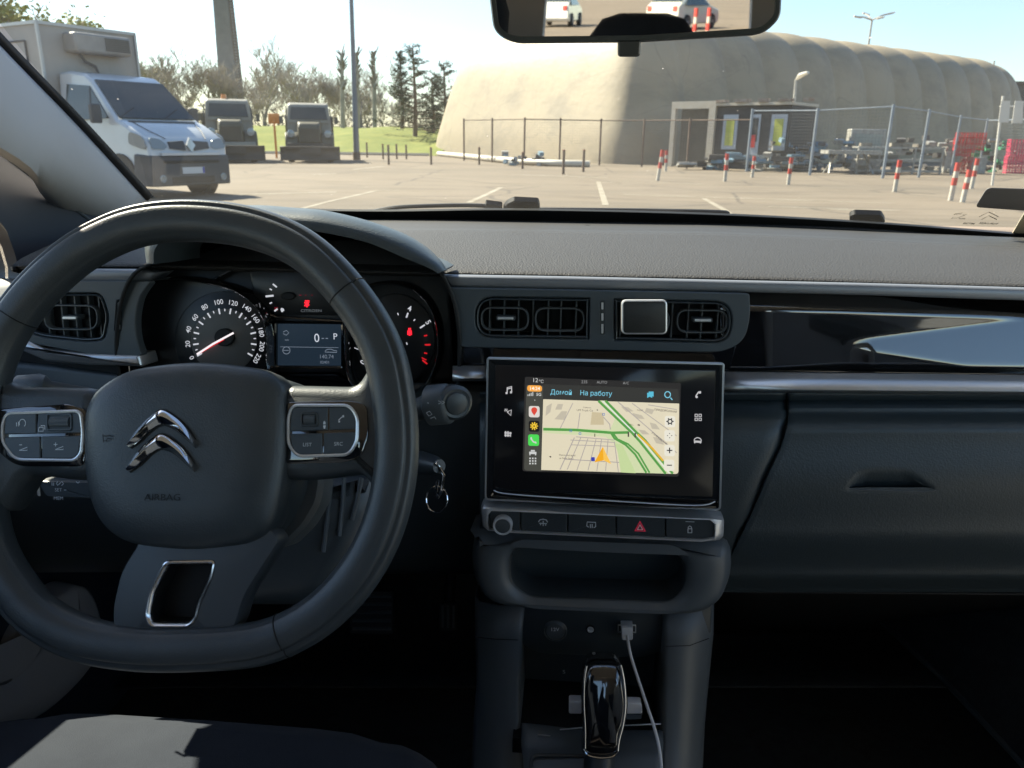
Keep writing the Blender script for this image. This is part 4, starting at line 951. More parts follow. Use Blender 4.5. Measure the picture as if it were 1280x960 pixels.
# ---- gear lever
gear = empty('gear_lever', onY(750, 975, .66), label='gloss black gear lever with chrome edged grip in the centre console', cat='gear lever')
GLp = Plane(onY(752, 880, .665), (0, -.92, .38))
go = [(p.x, p.y) for p in cat([(735, 829), (755, 826), (773, 829), (782, 850), (786, 880), (783, 905), (776, 925), (773, 945), (750, 950), (728, 944), (728, 920), (726, 885), (727, 850)], 5)]
gb = MB().loft(dome_loops(go, GLp, [(0, -.035), (-.0003, -.018), (.0005, -.006), (.003, .001), (.007, .0045), (.012, .006)]), cap0=True, cap1=True).build('grip', m_gloss, gear, angle=70)
for side, L in (('l', [(733, 832), (730, 850), (729.5, 880), (731, 910), (731, 935)]), ('r', [(775, 831), (779, 850), (781, 880), (778, 905), (773, 925), (771.5, 938)])):
    MB().tube(cat([GLp.hit(x, y, .0035) for x, y in L], 5, False), .0016 if side == 'l' else .0022, 10).build('chrome_edge', m_chrome, gb)
MB().tube(cat([GLp.hit(x, y, .003) for x, y in ((729, 936), (735, 944), (750, 947.5), (765, 946), (772, 941))], 5, False), .0012, 8).build('chrome_collar', m_chrome, gb)
sh = MB(); sh.tube([onY(750, 935, .667), onY(749, 962, .655), onY(748, 1010, .635)], [.0165, .0165, .019], 24); sh.build('shaft', m_leather, gear)
# white plastic piece behind the lever
wc = empty('adapter', onY(758, 893, .70), label='white plastic adapter lying across the tray behind the gear lever', cat='adapter')
AP = tilt(.705, .77, 10)
shape('body', rnd([(711, 876, 3), (802, 879, 3), (803, 892, 3), (711, 892, 3)], 0), AP, [(0, -.012), (0, 0), (.001, .001)], mat('white_plastic', (.85, .85, .86), .35, bump=(400, .03, .0002)), wc)
shape('clear_tip', rnd([(781, 893, 1), (803, 893, 1), (802, 899, 1), (782, 900, 1)], 0), AP, [(0, -.008), (0, -.001), (.0006, .0002)], mat('smoky_plastic', (.10, .13, .16), .15, coat=.5), wc)
MB().tube([onY(700, 912, .71), onY(745, 908, .70), onY(800, 906, .70), onY(826, 905, .70)], .0008, 6).build('thin_wire', m_satin, wc)
# ---- usb cable
usb = empty('charging_cable', onY(784, 790, .75), label='white charging cable plugged into the USB port and trailing past the gear lever', cat='cable')
S3 = tilt(.755, .82, 0)
pg = shape('plug', rnd([(776, 781, 1), (791, 781, 1), (791, 798, 2), (777, 798, 2)], 0), S3, [(0, -.008), (0, .002), (.0008, .004)], mat('plug_grey_white', (.75, .76, .78), .35, bump=(400, .03, .0002)), usb)
mW = mat('cable_white', (.85, .85, .86), .4, bump=(400, .03, .0002))
cp = [onY(784, 795, .748), onY(786, 808, .735), onY(790, 825, .725), onY(798, 850, .71), onY(808, 880, .69), onY(818, 910, .67), onY(824, 935, .655), onY(827, 965, .64), onY(830, 1060, .60)]
MB().tube(cat(cp, 6, False), .0017, 10).build('lead', mW, usb)
# ---- phone holder on the vent
ph = empty('phone_holder', FA.hit(805, 418, .03), label='square dark magnetic phone holder with bright rim clipped on the central vent', cat='phone holder')
HP = FA.off(.034)
hb = shape('plate', rnd([(778, 376, 6), (833, 376, 6), (833, 417, 6), (778, 417, 6)], 0), HP, [(.002, -.008), (0, -.006), (0, -.001), (.0012, 0)], mat('holder_rubber', (.032, .034, .034), .5, bump=(600, .2, .0003)), ph)
base = [HP.hit(*p) for p in rnd([(777.5, 375.5, 6), (833.5, 375.5, 6), (833.5, 417.5, 6), (777.5, 417.5, 6)], 0)]
MB().loft([[p + HP.n * h for p in inset(base, HP.n, d)] for d, h in ((0, -.006), (-.0006, -.004), (-.0004, -.001), (.0008, -.0002), (.0014, -.0006))], caps=False).build('rim', m_satin, hb)
text_mb([('BASEUS', 804, 397, 4, 0, 0)], HP, .0004).build('faint_lettering', mat('faint_print', (.05, .05, .05), .4, bump=(50, .01, .0001)), hb)
MB().tube([FA.hit(805, 397, -.005), FA.hit(805, 397, .026)], .006, 16).build('clip_stem', m_plas, ph)

# ================================================================== pedals
def pedal(name, px0, py0, px1, py1, Y, label, nr):
    p = empty(name, onY((px0 + px1) / 2, py1 + 20, Y), label=label, cat='pedal')
    pl = tilt(Y, .5, 30); pl = Plane(onY((px0 + px1) / 2, (py0 + py1) / 2, Y), (0, -.86, .5))
    q = shape('pad', rect(px0, py0, px1, py1, 0, 6), pl, [(0, -.012), (0, 0), (.003, .003)], m_rubber, p)
    mb = MB()
    if nr < 0:
        for k in range(-nr): x = px0 + (px1 - px0) * (k + .8) / (-nr + .6); mb.tube([pl.hit(x, py0 + 5, .004), pl.hit(x, py1 - 5, .004)], .0022, 6)
    else:
        for k in range(nr): y = py0 + (py1 - py0) * (k + .8) / (nr + .6); mb.tube([pl.hit(px0 + 5, y, .004), pl.hit(px1 - 5, y, .004)], .0028, 6)
    mb.build('tread', m_plas2, q)
    a = pl.hit((px0 + px1) / 2, (py0 + py1) / 2, -.01); MB().tube([a, a + Vector((0, .10, .12)), a + Vector((0, .16, .30))], .009, 10).build('arm', m_dark, p)
pedal('brake_pedal', 436, 737, 494, 794, 1.02, 'wide dark ribbed brake pedal in the shadowed driver footwell', 5)
pedal('accelerator_pedal', 548, 752, 572, 790, 1.05, 'narrow dark accelerator pedal right of the brake pedal', -3)
# ================================================================== car body around the viewer
car = empty('car_body', (.035, 0, 0), label='interior of the parked car around the viewer: windscreen, grey pillar, doors and roof', cat='car')
GLS = Plane((0, 1.3, 1.13), (0, -math.sin(R(31.8)), -math.cos(R(31.8))))
CX = .035
# windscreen: one slab with a little curvature
def gpt(u, t):
    """u -1..1 across, t 0 bottom..1 top"""
    hw = .765 - .13 * t; Y = 1.31 - .73 * t; z = 1.13 + (1.3 - Y) * .62
    c = u * u
    return Vector((CX + u * hw, Y - .0 * c, z - .0 * c))
def schlick(N, L, f0, k):
    lw = N.new('ShaderNodeLayerWeight'); lw.inputs['Blend'].default_value = .5
    p = N.new('ShaderNodeMath'); p.operation = 'POWER'; p.inputs[1].default_value = 5; L.new(lw.outputs['Facing'], p.inputs[0])
    m = N.new('ShaderNodeMath'); m.operation = 'MULTIPLY_ADD'; m.inputs[1].default_value = k; m.inputs[2].default_value = f0; L.new(p.outputs[0], m.inputs[0])
    return m
def glass_mat():
    m = bpy.data.materials.new('windscreen_glass'); m.use_nodes = True; nt = m.node_tree; N = nt.nodes; L = nt.links
    for n in list(N): N.remove(n)
    out = N.new('ShaderNodeOutputMaterial'); tr = N.new('ShaderNodeBsdfTransparent'); tr.inputs['Color'].default_value = (.62, .665, .66, 1)
    gl = N.new('ShaderNodeBsdfGlossy'); gl.inputs['Roughness'].default_value = .01; gl.inputs['Color'].default_value = (1, 1, 1, 1)
    fr = schlick(N, L, .015, .6)
    mx = N.new('ShaderNodeMixShader'); L.new(fr.outputs[0], mx.inputs[0]); L.new(tr.outputs[0], mx.inputs[1]); L.new(gl.outputs[0], mx.inputs[2])
    tc = N.new('ShaderNodeTexCoord')
    # dust film, also painting in the flare veil, + dried specks
    nz = N.new('ShaderNodeTexNoise'); nz.inputs['Scale'].default_value = 6; nz.inputs['Detail'].default_value = 5; L.new(tc.outputs['Object'], nz.inputs['Vector'])
    mr = N.new('ShaderNodeMapRange'); mr.inputs[1].default_value = .35; mr.inputs[2].default_value = .75; mr.inputs[3].default_value = .010; mr.inputs[4].default_value = .034; L.new(nz.outputs['Fac'], mr.inputs[0])
    vo = N.new('ShaderNodeTexVoronoi'); vo.inputs['Scale'].default_value = 95; L.new(tc.outputs['Object'], vo.inputs['Vector'])
    n2 = N.new('ShaderNodeTexNoise'); n2.inputs['Scale'].default_value = 35; n2.inputs['Detail'].default_value = 3; L.new(tc.outputs['Object'], n2.inputs['Vector'])
    rr = N.new('ShaderNodeMapRange'); rr.inputs[1].default_value = .55; rr.inputs[2].default_value = .80; rr.inputs[3].default_value = 0; rr.inputs[4].default_value = .15; L.new(n2.outputs['Fac'], rr.inputs[0])
    lt = N.new('ShaderNodeMath'); lt.operation = 'LESS_THAN'; L.new(vo.outputs['Distance'], lt.inputs[0]); L.new(rr.outputs[0], lt.inputs[1])
    ml = N.new('ShaderNodeMath'); ml.operation = 'MULTIPLY'; ml.inputs[1].default_value = .42; L.new(lt.outputs[0], ml.inputs[0])
    ad = N.new('ShaderNodeMath'); ad.operation = 'MAXIMUM'; L.new(ml.outputs[0], ad.inputs[0]); L.new(mr.outputs[0], ad.inputs[1])
    tl = N.new('ShaderNodeBsdfTranslucent'); tl.inputs['Color'].default_value = (.8, .78, .72, 1)
    df = N.new('ShaderNodeBsdfDiffuse'); df.inputs['Color'].default_value = (.8, .78, .72, 1)
    m2 = N.new('ShaderNodeMixShader'); m2.inputs[0].default_value = .5; L.new(tl.outputs[0], m2.inputs[1]); L.new(df.outputs[0], m2.inputs[2])
    m3 = N.new('ShaderNodeMixShader'); L.new(ad.outputs[0], m3.inputs[0]); L.new(mx.outputs[0], m3.inputs[1]); L.new(m2.outputs[0], m3.inputs[2])
    L.new(m3.outputs[0], out.inputs['Surface']); return m
m_glass = glass_mat()
def plain_glass(name, tint, ior=1.3):
    m = bpy.data.materials.new(name); m.use_nodes = True; nt = m.node_tree; N = nt.nodes; L = nt.links
    for n in list(N): N.remove(n)
    out = N.new('ShaderNodeOutputMaterial'); tr = N.new('ShaderNodeBsdfTransparent'); tr.inputs['Color'].default_value = (*tint, 1)
    gl = N.new('ShaderNodeBsdfGlossy'); gl.inputs['Roughness'].default_value = .01; fr = schlick(N, L, .02, .6)
    nz = N.new('ShaderNodeTexNoise'); nz.inputs['Scale'].default_value = 5; mr = N.new('ShaderNodeMapRange'); mr.inputs[3].default_value = .96; mr.inputs[4].default_value = 1.0; L.new(nz.outputs['Fac'], mr.inputs[0])
    cm = N.new('ShaderNodeMix'); cm.data_type = 'RGBA'; cm.blend_type = 'MULTIPLY'; cm.inputs[0].default_value = 1; cm.inputs[6].default_value = (*tint, 1); L.new(mr.outputs[0], cm.inputs[7]); L.new(cm.outputs[2], tr.inputs['Color'])
    mx = N.new('ShaderNodeMixShader'); L.new(fr.outputs[0], mx.inputs[0]); L.new(tr.outputs[0], mx.inputs[1]); L.new(gl.outputs[0], mx.inputs[2]); L.new(mx.outputs[0], out.inputs['Surface']); return m
m_sglass = plain_glass('side_glass', (.93, .95, .94))
mb = MB(); rws = [[gpt(-1 + 2 * i / 12, j / 6) for i in range(13)] for j in range(7)]; mb.grid(rws)
ws = mb.build('windscreen', m_glass, car, fix=False)
# black frit + seal along the base (under the photograph's black band)
sl_t = [(-260, 258), (183, 258), (450, 264.5), (640, 263), (880, 268.5), (1080, 279), (1280, 294), (1400, 303)]
sl_b = [(-260, 280), (183, 280), (450, 276), (640, 275.5), (880, 278.5), (1080, 285), (1280, 301), (1400, 309)]
GI = GLS.off(.004)
A = cat(sl_t, 6, False); B_ = cat(sl_b, 6, False)
mb = MB(); mb.grid([[GI.hit(p.x, p.y - .5, -.002) for p in A], [GI.hit(p.x, p.y) for p in A], [GI.hit(p.x, p.y, .002) for p in B_], [GI.hit(p.x, p.y + 4, .012) for p in B_]]); mb.build('windscreen_seal', m_dark, car, solid=.003, fix=False)
# sensor label and etched marks, bottom right
GL2 = GLS.off(.0015)
shape('rain_sensor_label', rnd([(1234, 235, 6), (1330, 238, 3), (1330, 267), (1219, 259, 5)], 0), GL2, [(0, -.0008), (0, 0), (.0004, .0003)], mat('label_dark_grey', (.16, .16, .17), .5, bump=(500, .1, .0002)), ws, label='dark grey label stuck in the lower right corner of the glass')
m_et = mat('etched_black', (.02, .02, .02), .6, bump=(50, .01, .0001))
mb = strokes([(1.3, [(1224, 271), (1236, 265, ), (1248, 271)]), (1.3, [(1227, 274.5), (1236, 269.5), (1246, 274.5)]), (.9, [(1232, 243), (1238, 240)]), (.9, [(1192, 268), (1203, 266)]), (1, [(1198, 272), (1206, 269)])], 1, GL2, .0003)
text_mb([('SEKURIT', 1236, 279.5, 4.5, 3, .02, 'CENTER', 1.0), ('E11 43R', 1198, 273, 3.6, 3, .01), ('DOT 211', 1201, 268, 3.0, 3, .01), ('BETM', 1211, 279.5, 4.2, 3, .02)], GL2, .0003, mb); mb.build('glass_marking', m_et, ws)
shape('inner_label_paper', rnd([(1330, 245, 3), (1345, 245), (1345, 305), (1262, 297, 3), (1283, 262)], 0), GL2, [(0, -.0006), (0, .0002)], mat('pale_sticker', (.62, .56, .42), .6, bump=(500, .1, .0002)), ws)
# A pillar (left): trim with a rounded inner face
pe = [(-200, -160), (0, 55), (92, 150), (183, 249)]            # edge against the glass
pm = [(-250, -60), (0, 120), (92, 210), (160, 272)]
pb = [(-300, 40), (0, 184), (60, 240), (112, 290)]             # lower edge against the door frame
def pil(L, off, Xo=0): return [GLS.hit(x, y, off) for x, y in cat(L, 6, False) for x, y in ((x, y),)]
def col3(L): return [Vector((p.x, p.y)) for p in cat([Vector(q) for q in L], 6, False)]
e0, e1, e2 = col3(pe), col3(pm), col3(pb)
def dp(p, d): return CAM + ray(p.x, p.y) * d
def depthlist(n, a, b): return [a + (b - a) * i / (n - 1) for i in range(n)]
n0 = len(e0)
dG = [depth_of(GLS.hit(p.x, p.y)) for p in e0]
L0 = [dp(p + Vector((5, -6)), d + .015) for p, d in zip(e0, dG)]
L1 = [dp(p, d - .004) for p, d in zip(e0, dG)]
L2 = [dp(p.lerp(q, .15), d - .026) for p, q, d in zip(e0, e1, dG)]
L3 = [dp(q, d - .055) for q, d in zip(e1, dG)]
L4 = [dp(q.lerp(r_, .6), d - .070) for q, r_, d in zip(e1, e2, dG)]
L5 = [dp(r_, d - .060) for r_, d in zip(e2, dG)]
L6 = [dp(r_ + Vector((-4, 8)), d - .03) for r_, d in zip(e2, dG)]
MB().grid([[Vector((x, y, z)) for x in (-.80, 0, .87)] for y, z in ((1.37, .2), (1.37, 1.06), (1.37, 1.075))]).build('footwell_light_stop', m_dark, car, solid=.01, fix=False)  # unseen sheet added ahead of the footwells to close a light leak
MB().grid([L1, L2, L3, L4, L5, L6]).build('pillar_trim', m_pillar, car, angle=70, fix=False, solid=-.004, label='pale grey left windscreen pillar trim')
# rubber/frit strip between glass and pillar trim
S0 = [dp(p + Vector((6.5, -6.5)), d - .002) for p, d in zip(e0, dG)]; S1_ = [dp(p + Vector((-1, 1)), d - .006) for p, d in zip(e0, dG)]
MB().grid([S0, S1_]).build('pillar_seal', m_dark, car, solid=.004, fix=False)
# right pillar (mirror image, outside the frame)
def mir(p): return Vector((2 * CX - p.x, p.y, p.z))
MB().grid([[mir(p) for p in L] for L in (L1, L2, L3, L4, L5, L6)]).build('pillar_trim', m_pillar, car, angle=70, fix=False, solid=.004)
# doors: wall at |x| = .76 with a window opening, for both sides
DX = .775
def door(side):
    X = CX + side * DX
    def P(y, z, o=0): return Vector((X - side * o, y, z))
    def topz(y): return min(1.50, 1.105 + (1.3 - y) * .60)
    out = [(1.45, .35), (1.45, 1.06), (1.28, 1.10), (.62, 1.50), (-.35, 1.52), (-.35, .35)]
    hole = rnd([(.985, 1.035, .05), (.975, 1.13, .08), (.56, 1.435, .05), (-.28, 1.45, .04), (-.28, 1.035, .04)], 0, 8)
    O = byangle([(a, b) for a, b in out], 160, (.35, 1.2)); I = byangle(hole, 160, (.35, 1.2))
    d = MB().loft([[P(y, z, 0) for y, z in O], [P(y, z, .02) for y, z in O], [P(y + (a - y) * -.06, z, .025) for (y, z), (a, b) in zip(I, O)], [P(y, z, .012) for y, z in I], [P(y, z, -.03) for y, z in I]], caps=False).build('door_panel', m_doorgrey if side > 0 else mat('door_navy_plastic', (.024, .032, .048), .45, bump=(900, .1, .0002), var=(8, (.030, .038, .056))), car, angle=60)  # right door made paler than the left as an unseen fill reflector
    # window rubber
    Lw = [P(y, z, .014) for y, z in I]
    MB().tube(Lw, .007, 8, closed=True).build('window_rubber', m_plas2, d)
    MB().loft([[P(y, z, -.012) for y, z in I], [P(y, z, -.016) for y, z in I]], caps=True).build('window_pane', m_sglass, d)
    # lower trim with pocket
    if side < 0:
        q = [(p.x, p.y) for p in cat([(80, 742), (97, 733), (113, 738), (125, 762), (128, 790), (115, 835), (60, 890), (0, 918), (-80, 950), (-200, 960), (-200, 860), (-80, 835), (0, 825), (30, 790), (60, 758)], 4)]
        pl = Plane((X + .10, .9, .5), (1, -.35, .1)); base = [pl.hit(x, y) for x, y in q]
        MB().loft([[p + pl.n * h for p in inset(base, pl.n, dd)] for dd, h in ((0, -.05), (0, -.004), (.006, .003), (.03, .008))]).build('door_pocket', m_doorgrey, d, angle=60)
    mb = MB(); mb.box((X - side * .05, .35, .93), (.06, .75, .05)); mb.build('armrest', m_plas, d, bevel=.015)
    for a, b in (((1.24, 1.085), (.60, 1.475)), ((1.20, 1.075), (.58, 1.455))):
        MB().tube([P(a[0], a[1], .022), P(b[0], b[1], .022)], .003, 8).build('frame_line', m_plas2, d)
    return d
door(-1); door(1)
# rear quarter walls, pillars, tail, roof, floor
def wall_rear(side):
    X = CX + side * DX
    out = [(-.35, .35), (-.35, 1.52), (-1.45, 1.50), (-1.75, 1.05), (-1.75, .35)]
    hole = rnd([(-.46, 1.05, .04), (-.46, 1.45, .04), (-1.10, 1.43, .05), (-1.25, 1.15, .05)], 0, 6)
    O = byangle(out, 120, (-.85, 1.2)); I = byangle(hole, 120, (-.85, 1.2))
    MB().loft([[Vector((X, y, z)) for y, z in O], [Vector((X - side * .03, y, z)) for y, z in O], [Vector((X - side * .035, y, z)) for y, z in I], [Vector((X + side * .02, y, z)) for y, z in I]], caps=False).build('rear_side_trim', m_rear, car, angle=50)
    MB().tube([(X - side * .03, -.33, 1.0), (X - side * .03, -.36, 1.5)], .05, 12).build('centre_pillar', m_rear, car)
wall_rear(-1); wall_rear(1)
O = byangle([(-DX, .35), (DX, .35), (DX, 1.50), (-DX, 1.50)], 120, (0, 1.24)); I = byangle(rnd([(-.36, 1.10, .06), (.36, 1.10, .06), (.31, 1.43, .06), (-.31, 1.43, .06)], 0, 6), 120, (0, 1.24))
def tl(p, o=0): return Vector((CX + p[0], -1.75 + max(0, (p[1] - 1.05)) * .65 + o, p[1]))
MB().loft([[tl(p, -.04) for p in O], [tl(p, 0) for p in O], [tl(p, 0) for p in I], [tl(p, -.06) for p in I]], caps=False).build('tailgate_trim', m_rear, car, angle=50)
MB().loft([[tl(p, -.03) for p in I], [tl(p, -.034) for p in I]]).build('rear_window', m_sglass, car)
mb = MB(); rws = []
for j in range(9):
    y = .60 - 2.12 * j / 8; rws.append([Vector((CX + x, y, 1.565 - .06 * (abs(x) / .78) ** 2.5 - .05 * (j / 8) ** 2 - (.01 if j == 0 else 0))) for x in [(-.79 + 1.58 * i / 12) for i in range(13)]])
mb.grid(rws); mb.build('roof_lining', m_liner, car, solid=.03, fix=False)
mb = MB(); mb.box((CX, -.1, .33), (1.56, 3.3, .03)); mb.build('floor_carpet', m_carpet, car)
rows('firewall', [[(-500, 600, 1.34), (1800, 600, 1.34)], [(-500, 700, 1.30), (1800, 700, 1.30)], [(-500, 790, 1.22), (1800, 790, 1.22)], [(-500, 860, 1.0), (1800, 860, 1.0)]], m_carpet, n=20, parent=car, sub=3, solid=.004)
# passenger side sill seen as a diagonal in the footwell
rows('footwell_side', [[(1064, 741, 1.16), (1066, 742, 1.15)], [(1100, 775, 1.08), (1500, 745, .92)], [(1180, 850, .95), (1500, 800, .80)], [(1290, 965, .80), (1520, 900, .70)]], m_carpet, n=20, parent=car, sub=4, solid=.004) if False else None
mb = MB(); a = onY(1064, 741, 1.15); b = onY(1108, 783, 1.05); c = onY(1180, 850, .93); d_ = onY(1290, 968, .78)
Xr = CX + .66
MB().grid([[a, b, c, d_], [Vector((Xr, a.y, a.z + .25)), Vector((Xr, b.y, b.z + .28)), Vector((Xr, c.y, c.z + .30)), Vector((Xr, d_.y, d_.z + .3))]]).build('footwell_side', m_carpet, car, solid=.004, fix=False)
mb = MB(); mb.tube([a, b, c, d_], .004, 8); mb.build('carpet_edge', m_plas, car)
# bonnet, scuttle, outer body shell under the glass
bp_ = mat('car_paint_dark', (.05, .05, .055), .25, coat=1, var=(3, (.055, .055, .06)))
mb = MB(); mb.grid([[Vector((CX + x, y, z - .12 * (abs(x) / .8) ** 3)) for x in [(-.82 + 1.64 * i / 10) for i in range(11)]] for y, z in ((1.36, 1.045), (1.5, 1.03), (1.8, .98), (2.1, .88), (2.25, .76), (2.32, .55), (2.32, .25))]); mb.build('bonnet', bp_, car, solid=.01, fix=False)
mb = MB(); mb.grid([[Vector((CX + x, y, z)) for x in (-.8, 0, .8)] for y, z in ((1.30, 1.09), (1.36, 1.045), (1.38, 1.03))]); mb.build('scuttle', m_dark, car, solid=.005, fix=False)
for s_ in (-1, 1):
    mb = MB(); mb.grid([[Vector((CX + s_ * x, y, z)) for y in (2.3, 1.4, 0, -1.0, -1.9)] for x, z in ((.80, .95), (.86, .80), (.87, .5), (.84, .22))]); mb.build('outer_body_side', bp_, car, solid=.01, fix=False)
for x_, y_ in ((-.78, 1.75), (.85, 1.75), (-.78, -1.3), (.85, -1.3)):
    MB().loft([[Vector((x_ + o, y_ + r_ * math.cos(k / 24 * 6.283), .31 + r_ * math.sin(k / 24 * 6.283))) for k in range(24)] for o, r_ in ((-.1, .24), (-.1, .31), (.1, .31), (.1, .24))]).build('wheel', m_rubber, car)
# wipers (outside the glass)
wo = GLS.off(-.02)
def wiper(path, cap, label):
    w_ = MB(); P = cat([wo.hit(x, y) for x, y in path], 5, False); w_.tube(P, .0045, 8, rb=.8)
    o_ = w_.build('wiper', m_rubber, car, label=label)
    shape('wiper_cap', rnd(cap, 0), GLS.off(-.012), [(0, -.010), (0, -.002), (.002, 0)], m_rubber, o_)
wiper([(455, 267), (480, 261.5), (505, 258.5), (560, 256.8), (600, 257), (625, 259)], [(628, 263, 2), (634, 256, 3), (642, 252.5, 2), (673, 254, 3), (675, 264, 2)], 'long thin black wiper with square cap at the middle of the glass base')
wiper([(640, 262), (700, 262), (800, 263), (900, 265), (905, 268)], [(606, 259, 1), (607, 256.5, 1), (627, 259, 1), (628, 262, 1)], 'black wiper blade lying flat along the glass base')
shape('wiper_cap', rnd([(1062, 272, 2), (1068, 269, 3), (1102, 270, 3), (1107, 279, 2), (1062, 277)], 0), GLS.off(-.012), [(0, -.010), (0, -.002), (.002, 0)], m_rubber, car)

# ================================================================== interior mirror
mir_ = empty('rear_view_mirror', onY(790, 40, .60), label='black rimmed rear view mirror hanging at the top of the windscreen', cat='mirror')
MPc = onY(795, -5, .60)
tgt = Vector((.0, -1.6, 1.345)); nrm = ((CAM - MPc).normalized() + (tgt - MPc).normalized()).normalized()
MP = Plane(MPc, nrm)
mo = rnd([(612, -70, 20), (975, -70, 20), (977, 0), (976, 22, 16), (955, 43, 24), (800, 52.5), (640, 54, 22), (617, 40, 20), (612, 0)], 0, 8)
base = [MP.hit(*p) for p in mo]
MB().loft([[p + MP.n * h for p in inset(base, MP.n, d)] for d, h in ((.012, -.03), (.003, -.024), (0, -.014), (0, -.001), (.0012, .0008), (.0040, .0004), (.0046, -.0012))], cap0=True, cap1=False).build('housing', m_soft, mir_, angle=50)
MB().loft([[p + MP.n * h for p in inset(base, MP.n, .0042)] for h in (-.004, -.0006)]).build('mirror_glass', mat('mirror_silver', (.80, .79, .76), .015, metal=1), mir_, angle=30)
shape('dimming_tab', rnd([(772, 50, 2), (801, 50, 2), (800, 71, 5), (772, 71, 5)], 0), MP.off(-.004), [(0, -.008), (0, .003), (.0012, .0045)], m_plas, mir_)
a = MP.hit(800, -30, -.03); MB().tube([a, a + Vector((0, .05, .05)), a + Vector((0, .05, .10))], .012, 12).build('stem', m_plas, mir_)

# ================================================================== seats
def seat(cx, label):
    s_ = empty('front_seat', (cx, .1, .35), label=label, cat='seat')
    # cushion: superellipse cross sections front to back
    L = []
    for y, hw, zt, zb in ((.600, .14, .62, .56), (.595, .20, .685, .50), (.575, .235, .722, .45), (.54, .25, .745, .44), (.46, .256, .755, .42), (.30, .258, .75, .42), (.1, .25, .70, .42), (-.12, .24, .70, .44)):
        ring = []
        for k in range(40):
            a = k / 40 * 2 * math.pi; ca, sa = math.cos(a), math.sin(a)
            x = hw * math.copysign(abs(ca) ** .45, ca); z = (zt + zb) / 2 + (zt - zb) / 2 * math.copysign(abs(sa) ** .5, sa)
            if sa > 0: z += .016 * max(0, (abs(x) - .17) / .08) * min(1, (.60 - y) * 6) - .004 * (abs(abs(x) - .165) < .012)
            ring.append(Vector((cx + x, y, z)))
        L.append(ring)
    MB().loft(L).build('cushion', m_fabric, s_, angle=80)
    L = []
    for z, hw, y0, y1 in ((.68, .22, -.16, -.04), (.80, .245, -.19, -.06), (1.0, .245, -.23, -.10), (1.15, .21, -.26, -.14), (1.22, .14, -.27, -.18)):
        L.append([Vector((cx + hw * math.copysign(abs(math.cos(a)) ** .5, math.cos(a)), (y0 + y1) / 2 + (y1 - y0) / 2 * math.copysign(abs(math.sin(a)) ** .6, math.sin(a)), z)) for a in [k / 32 * 2 * math.pi for k in range(32)]])
    MB().loft(L).build('backrest', m_fabric, s_, angle=80)
    L = []
    for z, hw, d in ((1.235, .09, .03), (1.26, .125, .045), (1.32, .13, .05), (1.37, .115, .045), (1.385, .08, .03)):
        L.append([Vector((cx + hw * math.copysign(abs(math.cos(a)) ** .6, math.cos(a)), -.27 + d * math.copysign(abs(math.sin(a)) ** .7, math.sin(a)), z)) for a in [k / 32 * 2 * math.pi for k in range(32)]])
    MB().loft(L).build('headrest', m_fabric, s_, angle=80)
seat(-.325, 'dark blue-black fabric driver seat in front of the steering wheel')
rs = empty('rear_bench', (CX, -1.2, .35), label='dark fabric rear bench seen as a rounded shape in the mirror', cat='seat')
mb = MB(); mb.box((CX, -.95, .60), (1.3, .5, .2)); mb.build('cushion', m_fabric, rs, bevel=.05)
mb = MB(); mb.box((CX, -1.28, .85), (1.3, .16, .55), rx=R(12)); mb.build('backrest', m_fabric, rs, bevel=.05)
for x_ in (.03,):
    L = []
    for z, hw, d in ((1.10, .12, .04), (1.15, .16, .05), (1.24, .155, .05), (1.285, .12, .04), (1.30, .07, .03)):
        L.append([Vector((x_ + hw * math.copysign(abs(math.cos(a)) ** .6, math.cos(a)), -1.33 + d * math.sin(a), z)) for a in [k / 28 * 2 * math.pi for k in range(28)]])
    MB().loft(L).build('headrest', m_fabric, rs, angle=80)
# ================================================================== ground, paint, grass
m_asph = mat('dusty_asphalt', (.150, .120, .088), .9, var=(.30, (.188, .150, .108), .25), bump=(60, .4, .01))
def wear(m, sc1=1.4, col=(.105, .080, .054)):
    nt = m.node_tree; N = nt.nodes; L = nt.links; b = N['Principled BSDF']; src = b.inputs['Base Color'].links[0].from_socket
    tc = N.new('ShaderNodeTexCoord'); n = N.new('ShaderNodeTexNoise'); n.inputs['Scale'].default_value = sc1; n.inputs['Detail'].default_value = 8; n.inputs['Roughness'].default_value = .7
    mp = N.new('ShaderNodeMapping'); mp.inputs['Scale'].default_value = (.25, 1, 1); L.new(tc.outputs['Object'], mp.inputs[0]); L.new(mp.outputs[0], n.inputs['Vector'])
    r = N.new('ShaderNodeMapRange'); r.inputs[1].default_value = .48; r.inputs[2].default_value = .68; r.inputs[3].default_value = 0; r.inputs[4].default_value = .75; L.new(n.outputs['Fac'], r.inputs[0])
    mx = N.new('ShaderNodeMix'); mx.data_type = 'RGBA'; L.new(r.outputs[0], mx.inputs[0]); L.new(src, mx.inputs[6]); mx.inputs[7].default_value = (*col, 1); L.new(mx.outputs[2], b.inputs['Base Color'])
wear(m_asph)
